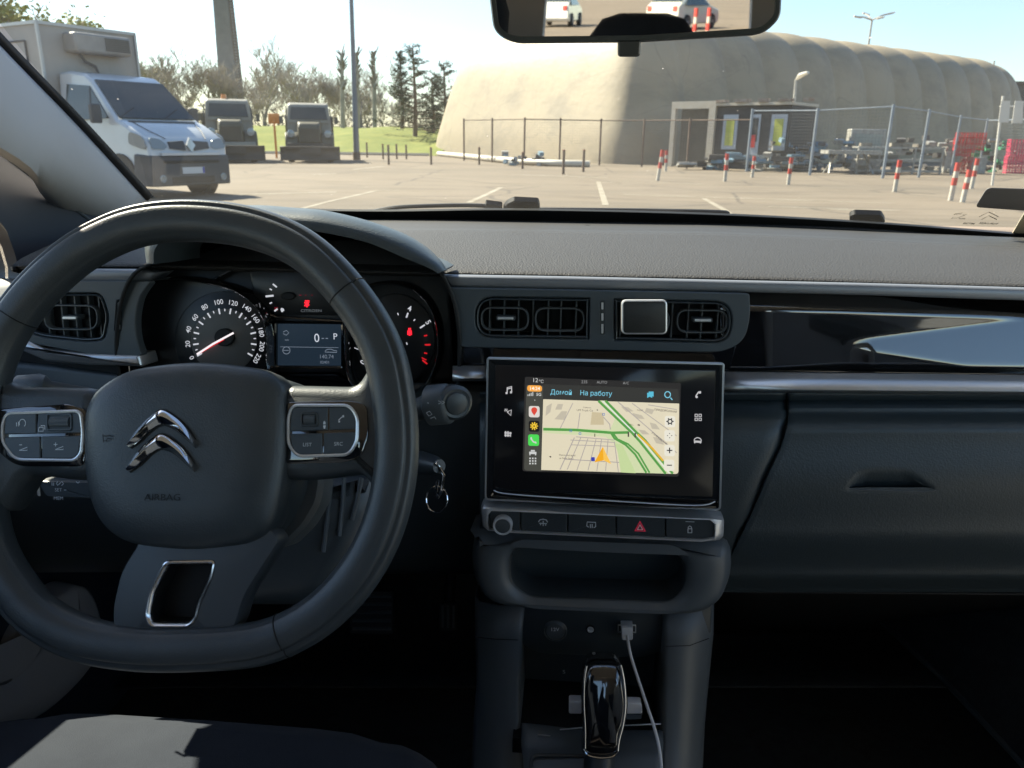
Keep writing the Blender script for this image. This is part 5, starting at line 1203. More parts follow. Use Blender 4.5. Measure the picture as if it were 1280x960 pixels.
def cracks(m, sc1, col, wd, k=.8):
    nt = m.node_tree; N = nt.nodes; L = nt.links; b = N['Principled BSDF']; src = b.inputs['Base Color'].links[0].from_socket
    tc = N.new('ShaderNodeTexCoord'); nz = N.new('ShaderNodeTexNoise'); nz.inputs['Scale'].default_value = .8; nz.inputs['Detail'].default_value = 6
    L.new(tc.outputs['Object'], nz.inputs['Vector']); mx0 = N.new('ShaderNodeMix'); mx0.data_type = 'RGBA'; mx0.inputs[0].default_value = .35; mx0.blend_type = 'ADD'
    L.new(tc.outputs['Object'], mx0.inputs[6]); L.new(nz.outputs['Color'], mx0.inputs[7])
    v = N.new('ShaderNodeTexVoronoi'); v.feature = 'DISTANCE_TO_EDGE'; v.inputs['Scale'].default_value = sc1; L.new(mx0.outputs[2], v.inputs['Vector'])
    lt = N.new('ShaderNodeMapRange'); lt.inputs[1].default_value = 0; lt.inputs[2].default_value = wd; lt.inputs[3].default_value = k; lt.inputs[4].default_value = 0; L.new(v.outputs['Distance'], lt.inputs[0])
    mx = N.new('ShaderNodeMix'); mx.data_type = 'RGBA'; L.new(lt.outputs[0], mx.inputs[0]); L.new(src, mx.inputs[6]); mx.inputs[7].default_value = (*col, 1); L.new(mx.outputs[2], b.inputs['Base Color'])
wear(m_asph, .12, (.085, .072, .055)); cracks(m_asph, .22, (.06, .05, .04), .012)
MB().grid([[Vector((x, y, 0)) for x in (-900, 0, 900)] for y in (-400, 0, 1200)]).build('ground', m_asph, None, loc=(0, 0, 0), kind='structure', label='sunlit beige asphalt of the car park', cat='ground')
GP = Plane((0, 0, 0), (0, 0, 1))
def gstroke(L, w_):  # ground paint, w_ in metres
    P = [ground(x, y, .004) for x, y in L]; mb = MB(); m_ = len(P); A = []; B = []
    for i in range(m_):
        t = P[min(i + 1, m_ - 1)] - P[max(i - 1, 0)]; s = Vector((0, 0, 1)).cross(t.normalized()); A.append(P[i] + s * w_ / 2); B.append(P[i] - s * w_ / 2)
    mb.add(A + B, [(i, i + 1, m_ + i + 1, m_ + i) for i in range(m_ - 1)], False); return mb
m_line = mat('worn_road_paint', (.34, .31, .25), .8, var=(2.2, (.20, .165, .115), .18), bump=(60, .3, .004))
mk = MB()
for L, w_ in (([(350, 268), (410, 252), (471, 238)], .10), ([(586, 253), (606, 244), (627, 234)], .12), ([(757, 256), (752, 240), (748, 227)], .13), ([(471, 238), (500, 238)], .10), ([(627, 234), (655, 234)], .10),
              ([(745, 228), (820, 228), (880, 230)], .10), ([(640, 218), (760, 222)], .25), ([(300, 243), (420, 240)], .15), ([(1035, 262), (1125, 263)], .15), ([(960, 258), (1060, 261)], .12), ([(780, 243), (1120, 254)], .12),
              ([(440, 212), (480, 208)], .2), ([(390, 218), (420, 217)], .2), ([(880, 248), (905, 262), (925, 278)], .12)):
    q = gstroke(L, w_); mk.add([v for v in q.v], q.f, False)
mk.build('parking_lines', m_line, None, kind='structure', label='worn pale parking lines painted on the asphalt', cat='road marking')
m_grass = mat('spring_grass', (.10, .135, .014), .95, var=(.6, (.19, .20, .035)), bump=(15, .8, .05))
g = [ground(235, 197, .02), ground(560, 196.5, .02)]
MB().grid([[Vector((x, 47 + o_ + (x + 60) * .109, z + .15 * math.sin(x * .7) * min(1, o_ / 6))) for x in [(-75 + 66 * i / 40) for i in range(41)]] for o_, z in ((0, .02), (2, .25), (6, .9), (12, 1.55), (20, 1.9), (40, 1.9), (70, 1.6))]).build('grass', m_grass, None, kind='stuff', label='bright green grass strip in front of the bare trees', cat='grass')
# a low kerb before the grass
MB().tube([(-60, 46.8, .05), (-9.5, 52.3, .05)], .12, 4).build('kerb', mat('kerb_concrete', (.25, .23, .20), .9, bump=(20, .3, .01)), None, kind='structure', label='concrete kerb along the front of the grass strip', cat='kerb')
# ================================================================== inflated hall
m_hall = mat('hall_membrane', (.30, .245, .165), .6, var=(.25, (.34, .28, .19), .3), bump=(3, .25, .05))
def hall():
    P = Vector((3.2, 41.5, 0)); a = Vector((-.625, .78, 0)).normalized(); b = Vector((.78, .625, 0)).normalized()
    b = (b - a * b.dot(a)).normalized()
    Wd, Ln, H = 21.0, 42.5, 7.7
    C0 = P + a * Wd / 2 + b * Ln / 2
    mb = MB(); NU, NV = 900, 34; rows_ = []
    def sp(c, e): return math.copysign(abs(c) ** e, c)
    raw = [(sp(math.cos(k / 4000 * 2 * math.pi), .15), sp(math.sin(k / 4000 * 2 * math.pi), .17)) for k in range(4000)]
    acc = [0]
    for k in range(4000): q = raw[(k + 1) % 4000]; acc.append(acc[-1] + math.hypot((q[0] - raw[k][0]) * Ln, (q[1] - raw[k][1]) * Wd))
    UU = []; k = 0
    for i in range(NU):
        while acc[k + 1] < acc[-1] * i / NU: k += 1
        tt = (acc[-1] * i / NU - acc[k]) / max(1e-9, acc[k + 1] - acc[k]); q = raw[(k + 1) % 4000]; UU.append((raw[k][0] + (q[0] - raw[k][0]) * tt, raw[k][1] + (q[1] - raw[k][1]) * tt))
    for j in range(NV + 1):
        v = j / NV * math.pi / 2; cv, sv_ = math.cos(v), math.sin(v)
        zz = H * sp(sv_, .64); L = []
        rr = cv ** .27
        rr *= 1 + .05 * (1 - j / NV) ** 6      # flared foot
        for i in range(NU):
            cu, su = UU[i]
            x = (Ln / 2) * cu; y = (Wd / 2) * su
            # long axis keeps its length near the crown
            rx = cv ** .10 * (1 + .05 * (1 - j / NV) ** 6); 
            px_, py_ = x * rx, y * rr
            t = (px_ / Ln + .5) * 13.0
            f_ = 1.0
            if abs(px_) < Ln * .485 and t > .8: f_ = 1 + .026 * (abs(math.sin(t * math.pi)) ** .6 - .6)
            py_ *= f_; zz_ = zz * (1 + (f_ - 1) * .8)
            L.append(C0 + b * px_ + a * (-py_) + Vector((0, 0, zz_)))
        rows_.append(L)
    mb.loft(rows_, caps=False, cap1=True)
    o = mb.build('inflated_hall', m_hall, None, angle=80, label='huge cream inflated hall with a ribbed grey side behind the fence', cat='hall')
    return C0, a, b, Wd, Ln, H, o
C0, ha, hb, Wd, Ln, HH, hall_o = hall()
wear(m_hall, .5, (.20, .17, .125)); cracks(m_hall, .28, (.15, .13, .105), .006, .5)
def hl_pt(s, out, z): # along the long side facing the viewer: s metres from the near corner
    return C0 - hb * (Ln / 2) - ha * (Wd / 2) + hb * s - ha * out + Vector((0, 0, z))
# loading gate in the side of the hall
m_gate = mat('weathered_panel', (.17, .16, .14), .7, var=(3, (.22, .21, .19)), bump=(20, .2, .01))
# ================================================================== kiosk
kp = ground(838, 208); kq = ground(985, 214)
kd = (kq - kp).normalized(); kn = Vector((kd.y, -kd.x, 0)); 
def K(s, o, z): return kp + kd * s + kn * o + Vector((0, 0, z))
KL = 5.78
kz = math.atan2(kd.y, kd.x)
kiosk = empty('kiosk', K(KL / 2, -1.4, 0), label='low black cabin with yellow window posters and white door beside the inflated hall', cat='cabin')
m_kw = mat('black_boards', (.030, .032, .036), .7, var=(6, (.045, .047, .05)), bump=(8, .3, .01)); m_wf = mat('white_frame_paint', (.42, .37, .30), .6, var=(4, (.5, .46, .39)), bump=(40, .1, .005))
HK = 2.95
def kb(name, s0, s1, o0, o1, z0, z1, m_, par=kiosk, label=None):
    mb = MB(); mb.box(K((s0 + s1) / 2, (o0 + o1) / 2, (z0 + z1) / 2), (abs(s1 - s0), abs(o1 - o0), z1 - z0), rz=kz); return mb.build(name, m_, par, label=label)
kb('wall', 2.0, KL, -2.6, -.02, 0, HK - .25, m_kw)
kb('roof', 1.9, KL + .02, -2.75, .12, HK - .22, HK - .10, m_wf)
# open porch frame at the left end
kb('porch_post', -.1, .12, -.12, .1, 0, HK, m_wf); pw = kb('porch_post', 1.92, 2.25, -.1, .14, 0, HK, m_wf)
kb('porch_beam', .12, 1.92, -.1, .1, HK - .32, HK, m_wf)
kb('porch_wall', .0, 1.95, -2.5, -2.4, 0, HK - .2, m_kw); kb('porch_dark_sheet', .13, 1.9, -.5, -.46, 0, HK - .33, mat('porch_shade_dark', (.030, .030, .030), .8, var=(5, (.05, .05, .047)), bump=(30, .2, .01)))  # dark sheet stands in for the shaded porch interior
m_wfr = mat('blue_white_frame', (.38, .42, .47), .5, bump=(50, .05, .003)); m_yel = mat('yellow_green_poster', (.38, .42, .05), .6, var=(4, (.50, .50, .12)), bump=(50, .05, .003))
for s0 in (2.65, 4.95):
    w_ = kb('window', s0, s0 + .72, -.01, .05, .85, 2.35, m_wfr); kb('poster', s0 + .16, s0 + .56, .05, .07, 1.02, 2.16, m_yel, w_)
dr = kb('door', 3.95, 4.45, -.01, .05, .25, 2.35, m_wfr); kb('door_pane', 4.03, 4.37, .05, .06, 1.2, 2.2, m_kw, dr); kb('red_notice', 4.03, 4.30, .06, .075, .95, 1.5, mat('red_poster', (.50, .02, .02), .6, bump=(50, .05, .003)), dr)
mb = MB()
for i in range(5): mb.box(K(2.5 + i * 1.0, .02, HK - .02), (.45 + .2 * (i % 2), .4, .10 + .03 * (i % 3)), rz=kz + .1 * i)
mb.build('roof_scraps', mat('rusty_sheet', (.22, .15, .11), .8, var=(5, (.34, .30, .26)), bump=(20, .2, .01)), kiosk)

# ================================================================== fence
m_galv = mat('galvanised_post', (.20, .24, .29), .5, metal=.3, var=(3, (.28, .31, .34)), bump=(40, .1, .003)); m_rustp = mat('rusty_post', (.13, .09, .07), .8, var=(3, (.19, .14, .11)), bump=(40, .2, .003))
def mesh_mat():
    m = bpy.data.materials.new('wire_mesh'); m.use_nodes = True; nt = m.node_tree; N = nt.nodes; L = nt.links; b = N['Principled BSDF']; b.inputs['Base Color'].default_value = (.10, .10, .10, 1); b.inputs['Roughness'].default_value = .6
    tr = N.new('ShaderNodeBsdfTransparent'); mx = N.new('ShaderNodeMixShader'); out = N['Material Output']; tc = N.new('ShaderNodeTexCoord')
    sp = N.new('ShaderNodeSeparateXYZ'); L.new(tc.outputs['UV'], sp.inputs[0]); mm = []
    for i, o_ in enumerate(('X', 'Y')):
        f = N.new('ShaderNodeMath'); f.operation = 'FRACT'; L.new(sp.outputs[o_], f.inputs[0]); c = N.new('ShaderNodeMath'); c.operation = 'LESS_THAN'; c.inputs[1].default_value = .055; L.new(f.outputs[0], c.inputs[0]); mm.append(c)
    mxx = N.new('ShaderNodeMath'); mxx.operation = 'MAXIMUM'; L.new(mm[0].outputs[0], mxx.inputs[0]); L.new(mm[1].outputs[0], mxx.inputs[1])
    L.new(mxx.outputs[0], mx.inputs[0]); L.new(tr.outputs[0], mx.inputs[1]); L.new(b.outputs[0], mx.inputs[2]); L.new(mx.outputs[0], out.inputs['Surface']); return m
m_mesh = mesh_mat()
def fence(name_lab, pts, Hs, mp):
    f = empty('fence', (pts[0] + pts[-1]) / 2, label=name_lab, cat='fence')
    for p, h in zip(pts, Hs):
        MB().tube([p, p + Vector((0, 0, h))], .045 if h < 2.4 else .055, 8).build('post', mp, f)
    for i in range(len(pts) - 1):
        a, b = pts[i], pts[i + 1]; za, zb = Hs[i] - .08, Hs[i + 1] - .08
        MB().tube([a + Vector((0, 0, za)), b + Vector((0, 0, zb))], .022, 6).build('top_rail', mp, f)
        me = bpy.data.meshes.new('wire_panel'); o0 = W(f)
        me.from_pydata([tuple(v - o0) for v in (a + Vector((0, 0, .08)), b + Vector((0, 0, .08)), b + Vector((0, 0, zb)), a + Vector((0, 0, za)))], [], [(0, 1, 2, 3)])
        uv = me.uv_layers.new(); ln = (b - a).length
        for k, q in enumerate(((0, 0), (ln / .12, 0), (ln / .12, za / .12), (0, za / .12))): uv.data[k].uv = q
        me.materials.append(m_mesh); o = bpy.data.objects.new('wire_panel', me); COL.objects.link(o); o.parent = f
    return f
fl_ = [ground(x, y) for x, y in ((580, 201), (615, 203), (655, 205.5), (699, 206), (749, 206.5), (802, 208.5), (858, 211), (933, 214.5))]
fence('rusty wire mesh fence with brown posts in front of the cream hall end', fl_, [2.15] * 8, m_rustp)
fr_ = [ground(x, y) for x, y in ((933, 214.5), (1012, 219), (1103, 223), (1148, 222), (1188, 219), (1222, 217), (1300, 222))]
fence('galvanised wire mesh fence in front of the scrap and red crates', fr_, [2.5, 2.45, 2.55, 2.45, 2.35, 2.3, 2.3], m_galv)

# ================================================================== bollards
m_red_b = mat('bollard_red', (.48, .035, .03), .55, var=(9, (.40, .06, .04)), bump=(30, .1, .002)); m_wh_b = mat('bollard_white', (.52, .49, .43), .6, var=(9, (.40, .36, .30)), bump=(30, .1, .002))
bol = empty('bollard', (0, 0, 0))
MB().tube([(0, 0, 0), (0, 0, 1.0)], .055, 14).build('post', m_wh_b, bol, local=True)
for z0, z1 in ((.42, .62), (.80, 1.03)):
    MB().loft([[Vector((r_ * math.cos(k / 14 * 6.2832), r_ * math.sin(k / 14 * 6.2832), z)) for k in range(14)] for z, r_ in ((z0, .056), (z0, .059), (z1, .059), (z1, .03))], caps=True).build('red_band', m_red_b, bol, local=True)
bpos = [(822, 226, 187, .10, 'tilted red and white bollard in front of the kiosk porch'), (832, 214, 188, -.02, 'small red and white bollard behind the tilted one by the kiosk porch'), (906, 227, 192, 0, 'red and white bollard below the first yellow poster of the cabin'),
        (940, 222, 195, .02, 'red and white bollard below the white cabin door'), (985, 231, 197, .02, 'red and white bollard at the right end of the black cabin'),
        (1118, 240, 200, .02, 'lone red and white bollard in front of the metal rack'), (1188, 251, 203, .03, 'left one of the two nearest red and white bollards'), (1203, 253, 212, .05, 'red-topped nearest bollard standing in front of the crate stack'),
        (1214, 236, 198, .03, 'red and white bollard just behind the nearest pair')]
first = True
for x, y, yt, tl_, lb in bpos:
    o = bol if first else copy_tree(bol); first = False
    o.location = ground(x, y); top = onY(x, yt, o.location.y); o.scale = (1, 1, max(.6, min(1.2, top.z / 1.03))); o.rotation_euler = (0, tl_ * 1.0, 0)
    tag(o, lb, 'bollard', 'red and white bollards')
sb = empty('short_post', (0, 0, 0)); MB().tube([(0, 0, 0), (0, 0, .9)], .05, 10).build('post', m_rustp, sb, local=True); MB().tube([(0, 0, .9), (0, 0, .93)], .052, 10).build('cap', mat('dull_red', (.25, .07, .05), .7, bump=(30, .1, .002)), sb, local=True)
spos = [(459, 197, 178, 'short brown post nearest the street lamp pole'), (479, 199, 180, 'second short brown post right of the street lamp pole'), (486, 206, 181, 'nearest of the short brown posts before the grass'), (496, 199, 180, 'short brown post just right of the nearest one'),
        (508, 199, 181, 'fifth short brown post along the grass edge'), (539, 206, 184, 'short brown post before the foot of the dark pines'), (599, 206, 184, 'short brown post at the left end of the white pipe'),
        (704, 218, 187, 'dark red short post right of the parts on the pipe'), (729, 215, 187, 'short brown post at the right end of the white pipe'), (653, 211, 190, 'short brown post before the scrap on the white pipe')]
first = True
for x, y, yt, lb in spos:
    o = sb if first else copy_tree(sb); first = False
    o.location = ground(x, y); top = onY(x, yt, o.location.y); o.scale = (1, 1, max(.6, min(1.4, top.z / .93))); tag(o, lb, 'post', 'short brown posts along the car park edge')
# white pipe at the foot of the hall, and scrap on it
m_pipe = mat('white_pipe', (.55, .52, .45), .5, var=(1, (.45, .41, .34)), bump=(5, .1, .01))
MB().tube(cat([ground(548, 195) + Vector((0, 0, .15)), ground(585, 199) + Vector((0, 0, .15)), ground(640, 205) + Vector((0, 0, .16)), ground(690, 208) + Vector((0, 0, .15)), ground(737, 209) + Vector((0, 0, .14))], 6, False), .15, 10).build('ground_pipe', m_pipe, None, label='long white pipe lying along the foot of the hall', cat='pipe')
rng = random.Random(3)
def heap(name, x, y, w_, h_, n, cols, label, seed=1, elong=3):
    rg = random.Random(seed); c = ground(x, y); e = empty(name, c, label=label, cat='scrap')
    for ci, m_ in enumerate(cols):
        mb = MB()
        for k in range(n):
            p = c + Vector((rg.uniform(-w_, w_), rg.uniform(-.5, .5), rg.uniform(.05, h_)))
            mb.box(p, (rg.uniform(.1, .3) * elong, rg.uniform(.08, .3), rg.uniform(.04, .22)), rz=rg.uniform(-.6, .6), rx=rg.uniform(-.4, .4))
        mb.build(['metal_parts', 'dark_parts', 'painted_parts'][ci], m_, e)
    return e
m_s1 = mat('scrap_silver', (.42, .41, .38), .5, metal=.2, var=(6, (.25, .24, .22)), bump=(20, .2, .01)); m_s2 = mat('scrap_dark', (.06, .06, .065), .7, var=(6, (.10, .09, .08)), bump=(20, .2, .01)); m_s3 = mat('scrap_blue', (.12, .22, .30), .6, var=(6, (.2, .28, .33)), bump=(20, .2, .01))
heap('scrap_pile', 655, 207, .9, .55, 6, [m_s2, m_s1, m_s3], 'small heap of blue and dark parts on the white pipe', 4, 1.2)
heap('scrap_pile', 925, 213.5, 2.4, .7, 14, [m_s1, m_s2, m_s3], 'pale sheets and dark scrap in front of the black cabin', 5, 3)
heap('scrap_pile', 1010, 214, 1.8, 1.3, 26, [m_s2, m_s3, m_s1], 'dark tangled scrap at the right end of the cabin', 6, 1.5)
heap('scrap_pile', 1175, 216, 2.2, 1.5, 24, [m_s1, m_s2], 'mixed silver scrap between the rack and the red crates', 7, 1.4)
heap('scrap_pile', 1228, 215, 1.0, 1.3, 14, [m_s2, mat('scrap_green', (.03, .20, .10), .6, var=(6, (.05, .28, .14)), bump=(20, .2, .01))], 'dark and green scrap right of the red crates', 8, 1.2)
# white benches / tables and the long rack
def table(x, y, w_, h_, lab, m_, yaw=.1):
    c = ground(x, y); e = empty('table', c, label=lab, cat='table'); r_ = Matrix.Rotation(yaw, 3, 'Z')
    mb = MB(); mb.box(c + Vector((0, 0, h_)), (w_, .8, .14), rz=yaw); mb.build('table_top', m_, e)
    for sx in (-1, 1):
        a = c + r_ @ Vector((sx * w_ * .42, -.3, 0)); b = c + r_ @ Vector((sx * w_ * .30, .3, h_ - .05)); MB().tube([a, b], .045, 6).build('leg', m_, e)
        a = c + r_ @ Vector((sx * w_ * .42, .3, 0)); b = c + r_ @ Vector((sx * w_ * .30, -.3, h_ - .05)); MB().tube([a, b], .045, 6).build('leg', m_, e)
table(1060, 217, 2.2, .85, 'white folding table heaped with pale parts left of the long rack', m_s1)
rk = empty('storage_rack', ground(1115, 218), label='long low metal rack loaded with pale parts behind the fence', cat='rack')
c = ground(1118, 217); 
mb = MB()
for z in (.12, .55, 1.05): mb.box(c + Vector((0, 0, z)), (3.6, .7, .07), rz=.08)
mb.build('shelves', m_s1, rk)
for s_ in (-1.75, -.6, .6, 1.75):
    mb = MB(); mb.box(c + Vector((s_, s_ * .08 - .32, .55)), (.07, .07, 1.1)); mb.build('upright', m_s1, rk)
mb = MB(); rg = random.Random(11)
for k in range(14): mb.box(c + Vector((rg.uniform(-1.6, 1.6), rg.uniform(-.2, .2), rg.choice((.22, .66, 1.15)))), (rg.uniform(.2, .6), .3, rg.uniform(.08, .2)), rz=rg.uniform(-.4, .4))
mb.build('load', mat('mixed_parts', (.30, .27, .22), .7, var=(3, (.15, .13, .11)), bump=(20, .2, .01)), rk)
cb_ = empty('cabinet', ground(1076, 214), label='pale cabinet standing behind the white table', cat='cabinet'); mb = MB(); mb.box(ground(1076, 214) + Vector((0, 0, .95)), (1.5, .6, 1.7)); q_ = mb.build('carcass', m_s1, cb_, bevel=.03); mb = MB(); mb.box(ground(1076, 214) + Vector((0, -.31, 1.2)), (1.2, .03, .8)); mb.build('doors', mat('pale_green_panel', (.30, .33, .30), .6, bump=(20, .1, .01)), cb_)
# crates
m_cr = mat('crate_red', (.62, .03, .035), .45, var=(8, (.50, .03, .03)), bump=(40, .1, .003)); m_cp = mat('crate_pink', (.62, .05, .10), .45, var=(8, (.50, .03, .12)), bump=(40, .1, .003))
def crate_proto(m_):
    e = empty('crate', (0, 0, 0)); mb = MB()
    wd, dp_, h = .40, .30, .24
    mb.box((0, 0, .02), (wd, dp_, .02))
    for z in (.05, .13, .215): 
        for s_ in (-1, 1): mb.box((0, s_ * dp_ / 2, z), (wd, .015, .035)); mb.box((s_ * wd / 2, 0, z), (.015, dp_, .035))
    for sx in (-1, -.33, .33, 1):
        for s_ in (-1, 1): mb.box((sx * (wd / 2 - .012), s_ * (dp_ / 2 + .001), h / 2), (.022, .018, h))
    mb.build('body', m_, e, local=True)
    return e
cnt = 0
cbase = ground(1209, 217)
protos = {}
def crates(base, cols, group, m_, where):
    proto = crate_proto(m_); first = True
    n = 0
    for cx_, z0, z1 in cols:
        for k in range(z0, z1):
            o = proto if first else copy_tree(proto); first = False
            o.location = base + Vector((cx_ * .43, .04 * (n % 3), k * .245)); o.rotation_euler = (0, 0, random.uniform(-.06, .06)); n += 1
            tag(o, where, 'crate', group)
crates(cbase, [(-1.2, 3, 7), (-.3, 0, 7), (.6, 4, 7)], 'red crates in the middle stack', m_cr, 'bright red plastic crate in the tall stack behind the nearest bollards')
mb = MB(); 
crates(ground(1272, 217), [(-.9, 0, 6), (.0, 0, 6), (.9, 0, 6)], 'pinkish crates at the right edge', m_cp, 'pinkish red plastic crate in the stacks behind the white sign post')
pb = empty('pallet_stand', cbase + Vector((-.3, .2, 0)), label='grey pallet box carrying the upper red crates', cat='pallet')
mb = MB(); mb.box(cbase + Vector((-.75, .25, .46)), (.5, .35, .92)); mb.box(cbase + Vector((.4, .25, .35)), (.75, .35, .68)); mb.build('box', m_s1, pb)
# sign on a pole
sg = ground(1240, 232); sgn = empty('road_sign', sg, label='pair of blank white sign plates on a leaning white pole near the right edge', cat='sign')
m_sw = mat('sign_white', (.60, .58, .53), .5, bump=(50, .03, .002))
MB().tube([sg, onY(1254, 120, sg.y)], .035, 10).build('pole', m_sw, sgn)
for x0, x1, y0, y1 in ((1250, 1262, 126, 153), (1267, 1279, 126, 154)):
    SPn = Plane((0, sg.y - .06 if x0 < 1260 else sg.y + .25, 0), (-.15, -1, 0)); shape('plate', [(x0 + 2, y0), (x1 + 1, y0), (x1 - 1, y1), (x0 - 2, y1)], SPn, [(0, -.02), (0, 0)], m_sw, sgn)
MB().tube([onY(1250, 133, sg.y), onY(1275, 133, sg.y + .25)], .02, 6).build('bracket', m_sw, sgn)
# lamps
m_lp = mat('lamp_pole_grey', (.40, .39, .36), .5, metal=.2, var=(2, (.30, .29, .27)), bump=(30, .05, .003))
lp = ground(986, 212); lamp = empty('street_lamp', lp, label='short white street lamp standing at the right end of the black cabin', cat='street lamp')
tp = onY(995, 100, lp.y); MB().tube([lp, tp], [.09, .06], 10).build('pole', m_lp, lamp); h_ = MB(); h_.tube([tp, tp + Vector((.12, -.2, .18)), tp + Vector((.35, -.5, .28))], [.06, .16, .10], 10, rb=.6); h_.build('lamp_head', mat('lamp_head_white', (.65, .62, .55), .4, bump=(30, .03, .003)), lamp)
lp = Vector(onY(1085, 62, 75)); lp.z = 0; lamp = empty('street_lamp', lp, label='tall grey lamp post with four heads rising behind the ribbed roof', cat='street lamp')
tp = onY(1090, 25, 75); MB().tube([lp, tp], [.14, .08], 8).build('pole', m_lp, lamp)
for i_, (x, y) in enumerate(((1069, 21), (1080, 17), (1104, 22), (1117, 16))):
    e_ = onY(x, y, 75 + (1.5 if i_ % 2 else -1)); m_ = tp.lerp(e_, .5) + Vector((0, 0, .1)); MB().tube([tp, m_, e_], .07, 6).build('arm', m_lp, lamp)
    MB().tube([e_ - Vector((.5, 0, .1)), e_ + Vector((.1, 0, .05))] if x > 1090 else [e_ - Vector((.1, 0, -.05)), e_ + Vector((.5, 0, -.1))], [.16, .10], 8, rb=.5).build('lamp_head', m_lp, lamp)
lp = ground(446, 200); tp = onY(437, -60, lp.y); lamp = empty('lamp_pole', lp, label='tall slim grey pole standing right of the second truck', cat='pole')
MB().tube([lp, lp.lerp(tp, .5), tp], [.17, .12, .09], 10).build('pole', mat('pole_blue_grey', (.16, .18, .20), .5, var=(2, (.2, .22, .24)), bump=(30, .05, .003)), lamp); MB().tube([lp, lp + Vector((0, 0, .4))], .2, 10).build('foot', m_rustp, lamp)
# tapering concrete mast
def mast():
    Yd = 95; b0 = onY(297, 190, Yd); b0.z = 0; t0 = onY(275, -40, Yd); e = empty('mast', b0, label='broad tapering concrete mast rising out of the frame behind the trucks', cat='mast')
    L = []
    for i in range(14):
        p = b0.lerp(t0, i / 13); w_ = 1.15 - .38 * i / 13
        L.append([p + Vector((sx * w_, sy * w_, 0)) for sx, sy in ((-1, -1), (1, -1), (1, 1), (-1, 1))])
    MB().loft(L).build('shaft', mat('mast_concrete', (.20, .19, .185), .85, var=(.6, (.27, .26, .25)), bump=(4, .4, .05)), e, angle=20)
    L2 = MB(); q0 = b0 + Vector((1.5, -1, 0)); q1 = t0 + Vector((1.15, -.8, 0))
    for s_ in (-.2, .2): L2.tube([q0 + Vector((s_, 0, 0)), q1 + Vector((s_, 0, 0))], .05, 5)
    for k in range(60): p = q0.lerp(q1, k / 59); L2.tube([p + Vector((-.2, 0, 0)), p + Vector((.2, 0, 0))], .04, 4)
    L2.build('ladder', m_rustp, e)
mast()
# bare topped poplars / slender posts
m_bark = mat('grey_bark', (.17, .15, .125), .9, var=(2, (.24, .21, .18)), bump=(15, .5, .03)); m_white_bark = mat('pale_bark', (.40, .37, .33), .9, var=(2, (.28, .26, .23)), bump=(15, .5, .03))
for x, yb, yt, Yd, lab in ((428, 165, 68, 75, 'first slender lopped poplar left of the lamp pole'), (447, 165, 68, 78, 'slender lopped poplar half hidden by the lamp pole'), (468, 165, 71, 75, 'lopped poplar right of the lamp pole')):
    b0 = onY(x, yb, Yd); b0.z = 0; t0 = onY(x - 1, yt, Yd); e = empty('poplar_tree', b0, label=lab, cat='tree', group='lopped poplars beyond the grass')
    MB().tube([b0, b0.lerp(t0, .6), t0], [.26, .20, .15], 8).build('trunk', m_white_bark, e)
    mb = MB(); rg = random.Random(x)
    for k in range(46):
        q = b0.lerp(t0, rg.uniform(.60, 1)); mb.tube([q, q + Vector((rg.uniform(-.5, .5), rg.uniform(-.5, .5), rg.uniform(.4, 1.0)))], [.09, .04], 4)
    mb.build('crown', m_bark, e)

# ================================================================== trees
def bare_tree(seed, H=12, spread=.5, leafy=0):
    rg = random.Random(seed); tr = MB(); cr = MB(); lf = MB()
    def branch(p, d, L, r, lev):
        n = 3; pts = [p]; rad = [r]
        for i in range(n):
            d = (d + Vector((rg.uniform(-.22, .22), rg.uniform(-.22, .22), rg.uniform(-.02, .16)))).normalized(); p = p + d * (L / n); pts.append(p); rad.append(r * (1 - .28 * (i + 1) / n * 1.6))
        (tr if lev == 0 else cr).tube(pts, [max(.022, x) for x in rad], 6 if lev == 0 else (4 if lev < 3 else 3), caps=False)
        if lev >= 5 or L < .35: return
        k = rg.choice((3, 4, 4)) if lev < 4 else 4
        for i in range(k):
            j = rg.choice((1, 2, 3)) if lev else rg.choice((2, 3, 3)); q = pts[j]
            ax = Vector((rg.uniform(-1, 1), rg.uniform(-1, 1), rg.uniform(-.1, .7))).normalized()
            nd = (d * (1 - spread) + ax * spread * 1.25 + Vector((0, 0, .18))).normalized()
            branch(q, nd, L * rg.uniform(.55, .80), rad[j] * rg.uniform(.5, .72), lev + 1)
        if lev >= 3:
            for i in range(leafy):
                q = pts[-1] + Vector((rg.uniform(-.5, .5), rg.uniform(-.5, .5), rg.uniform(-.4, .4))); s_ = rg.uniform(.03, .07)
                a, b = Vector((rg.uniform(-1, 1), rg.uniform(-1, 1), rg.uniform(-1, 1))).normalized() * s_, Vector((rg.uniform(-1, 1), rg.uniform(-1, 1), rg.uniform(-1, 1))).normalized() * s_
                lf.add([q - a, q + b, q + a, q - b], [(0, 1, 2, 3)], False)
    branch(Vector((0, 0, 0)), Vector((0, 0, 1)), H * .34, H * .022, 0)
    return tr, cr, lf
m_twig = mat('twigs', (.30, .26, .22), .9, var=(1, (.36, .32, .27)), bump=(15, .5, .03)); m_bud = mat('buds_green', (.26, .28, .09), .8, var=(1.5, (.32, .32, .14)), bump=(20, .2, .01)); m_budb = mat('buds_brown', (.22, .19, .14), .8, var=(1.5, (.19, .17, .12)), bump=(20, .2, .01))  # twig colour paled to paint in distance haze
tree_protos = []
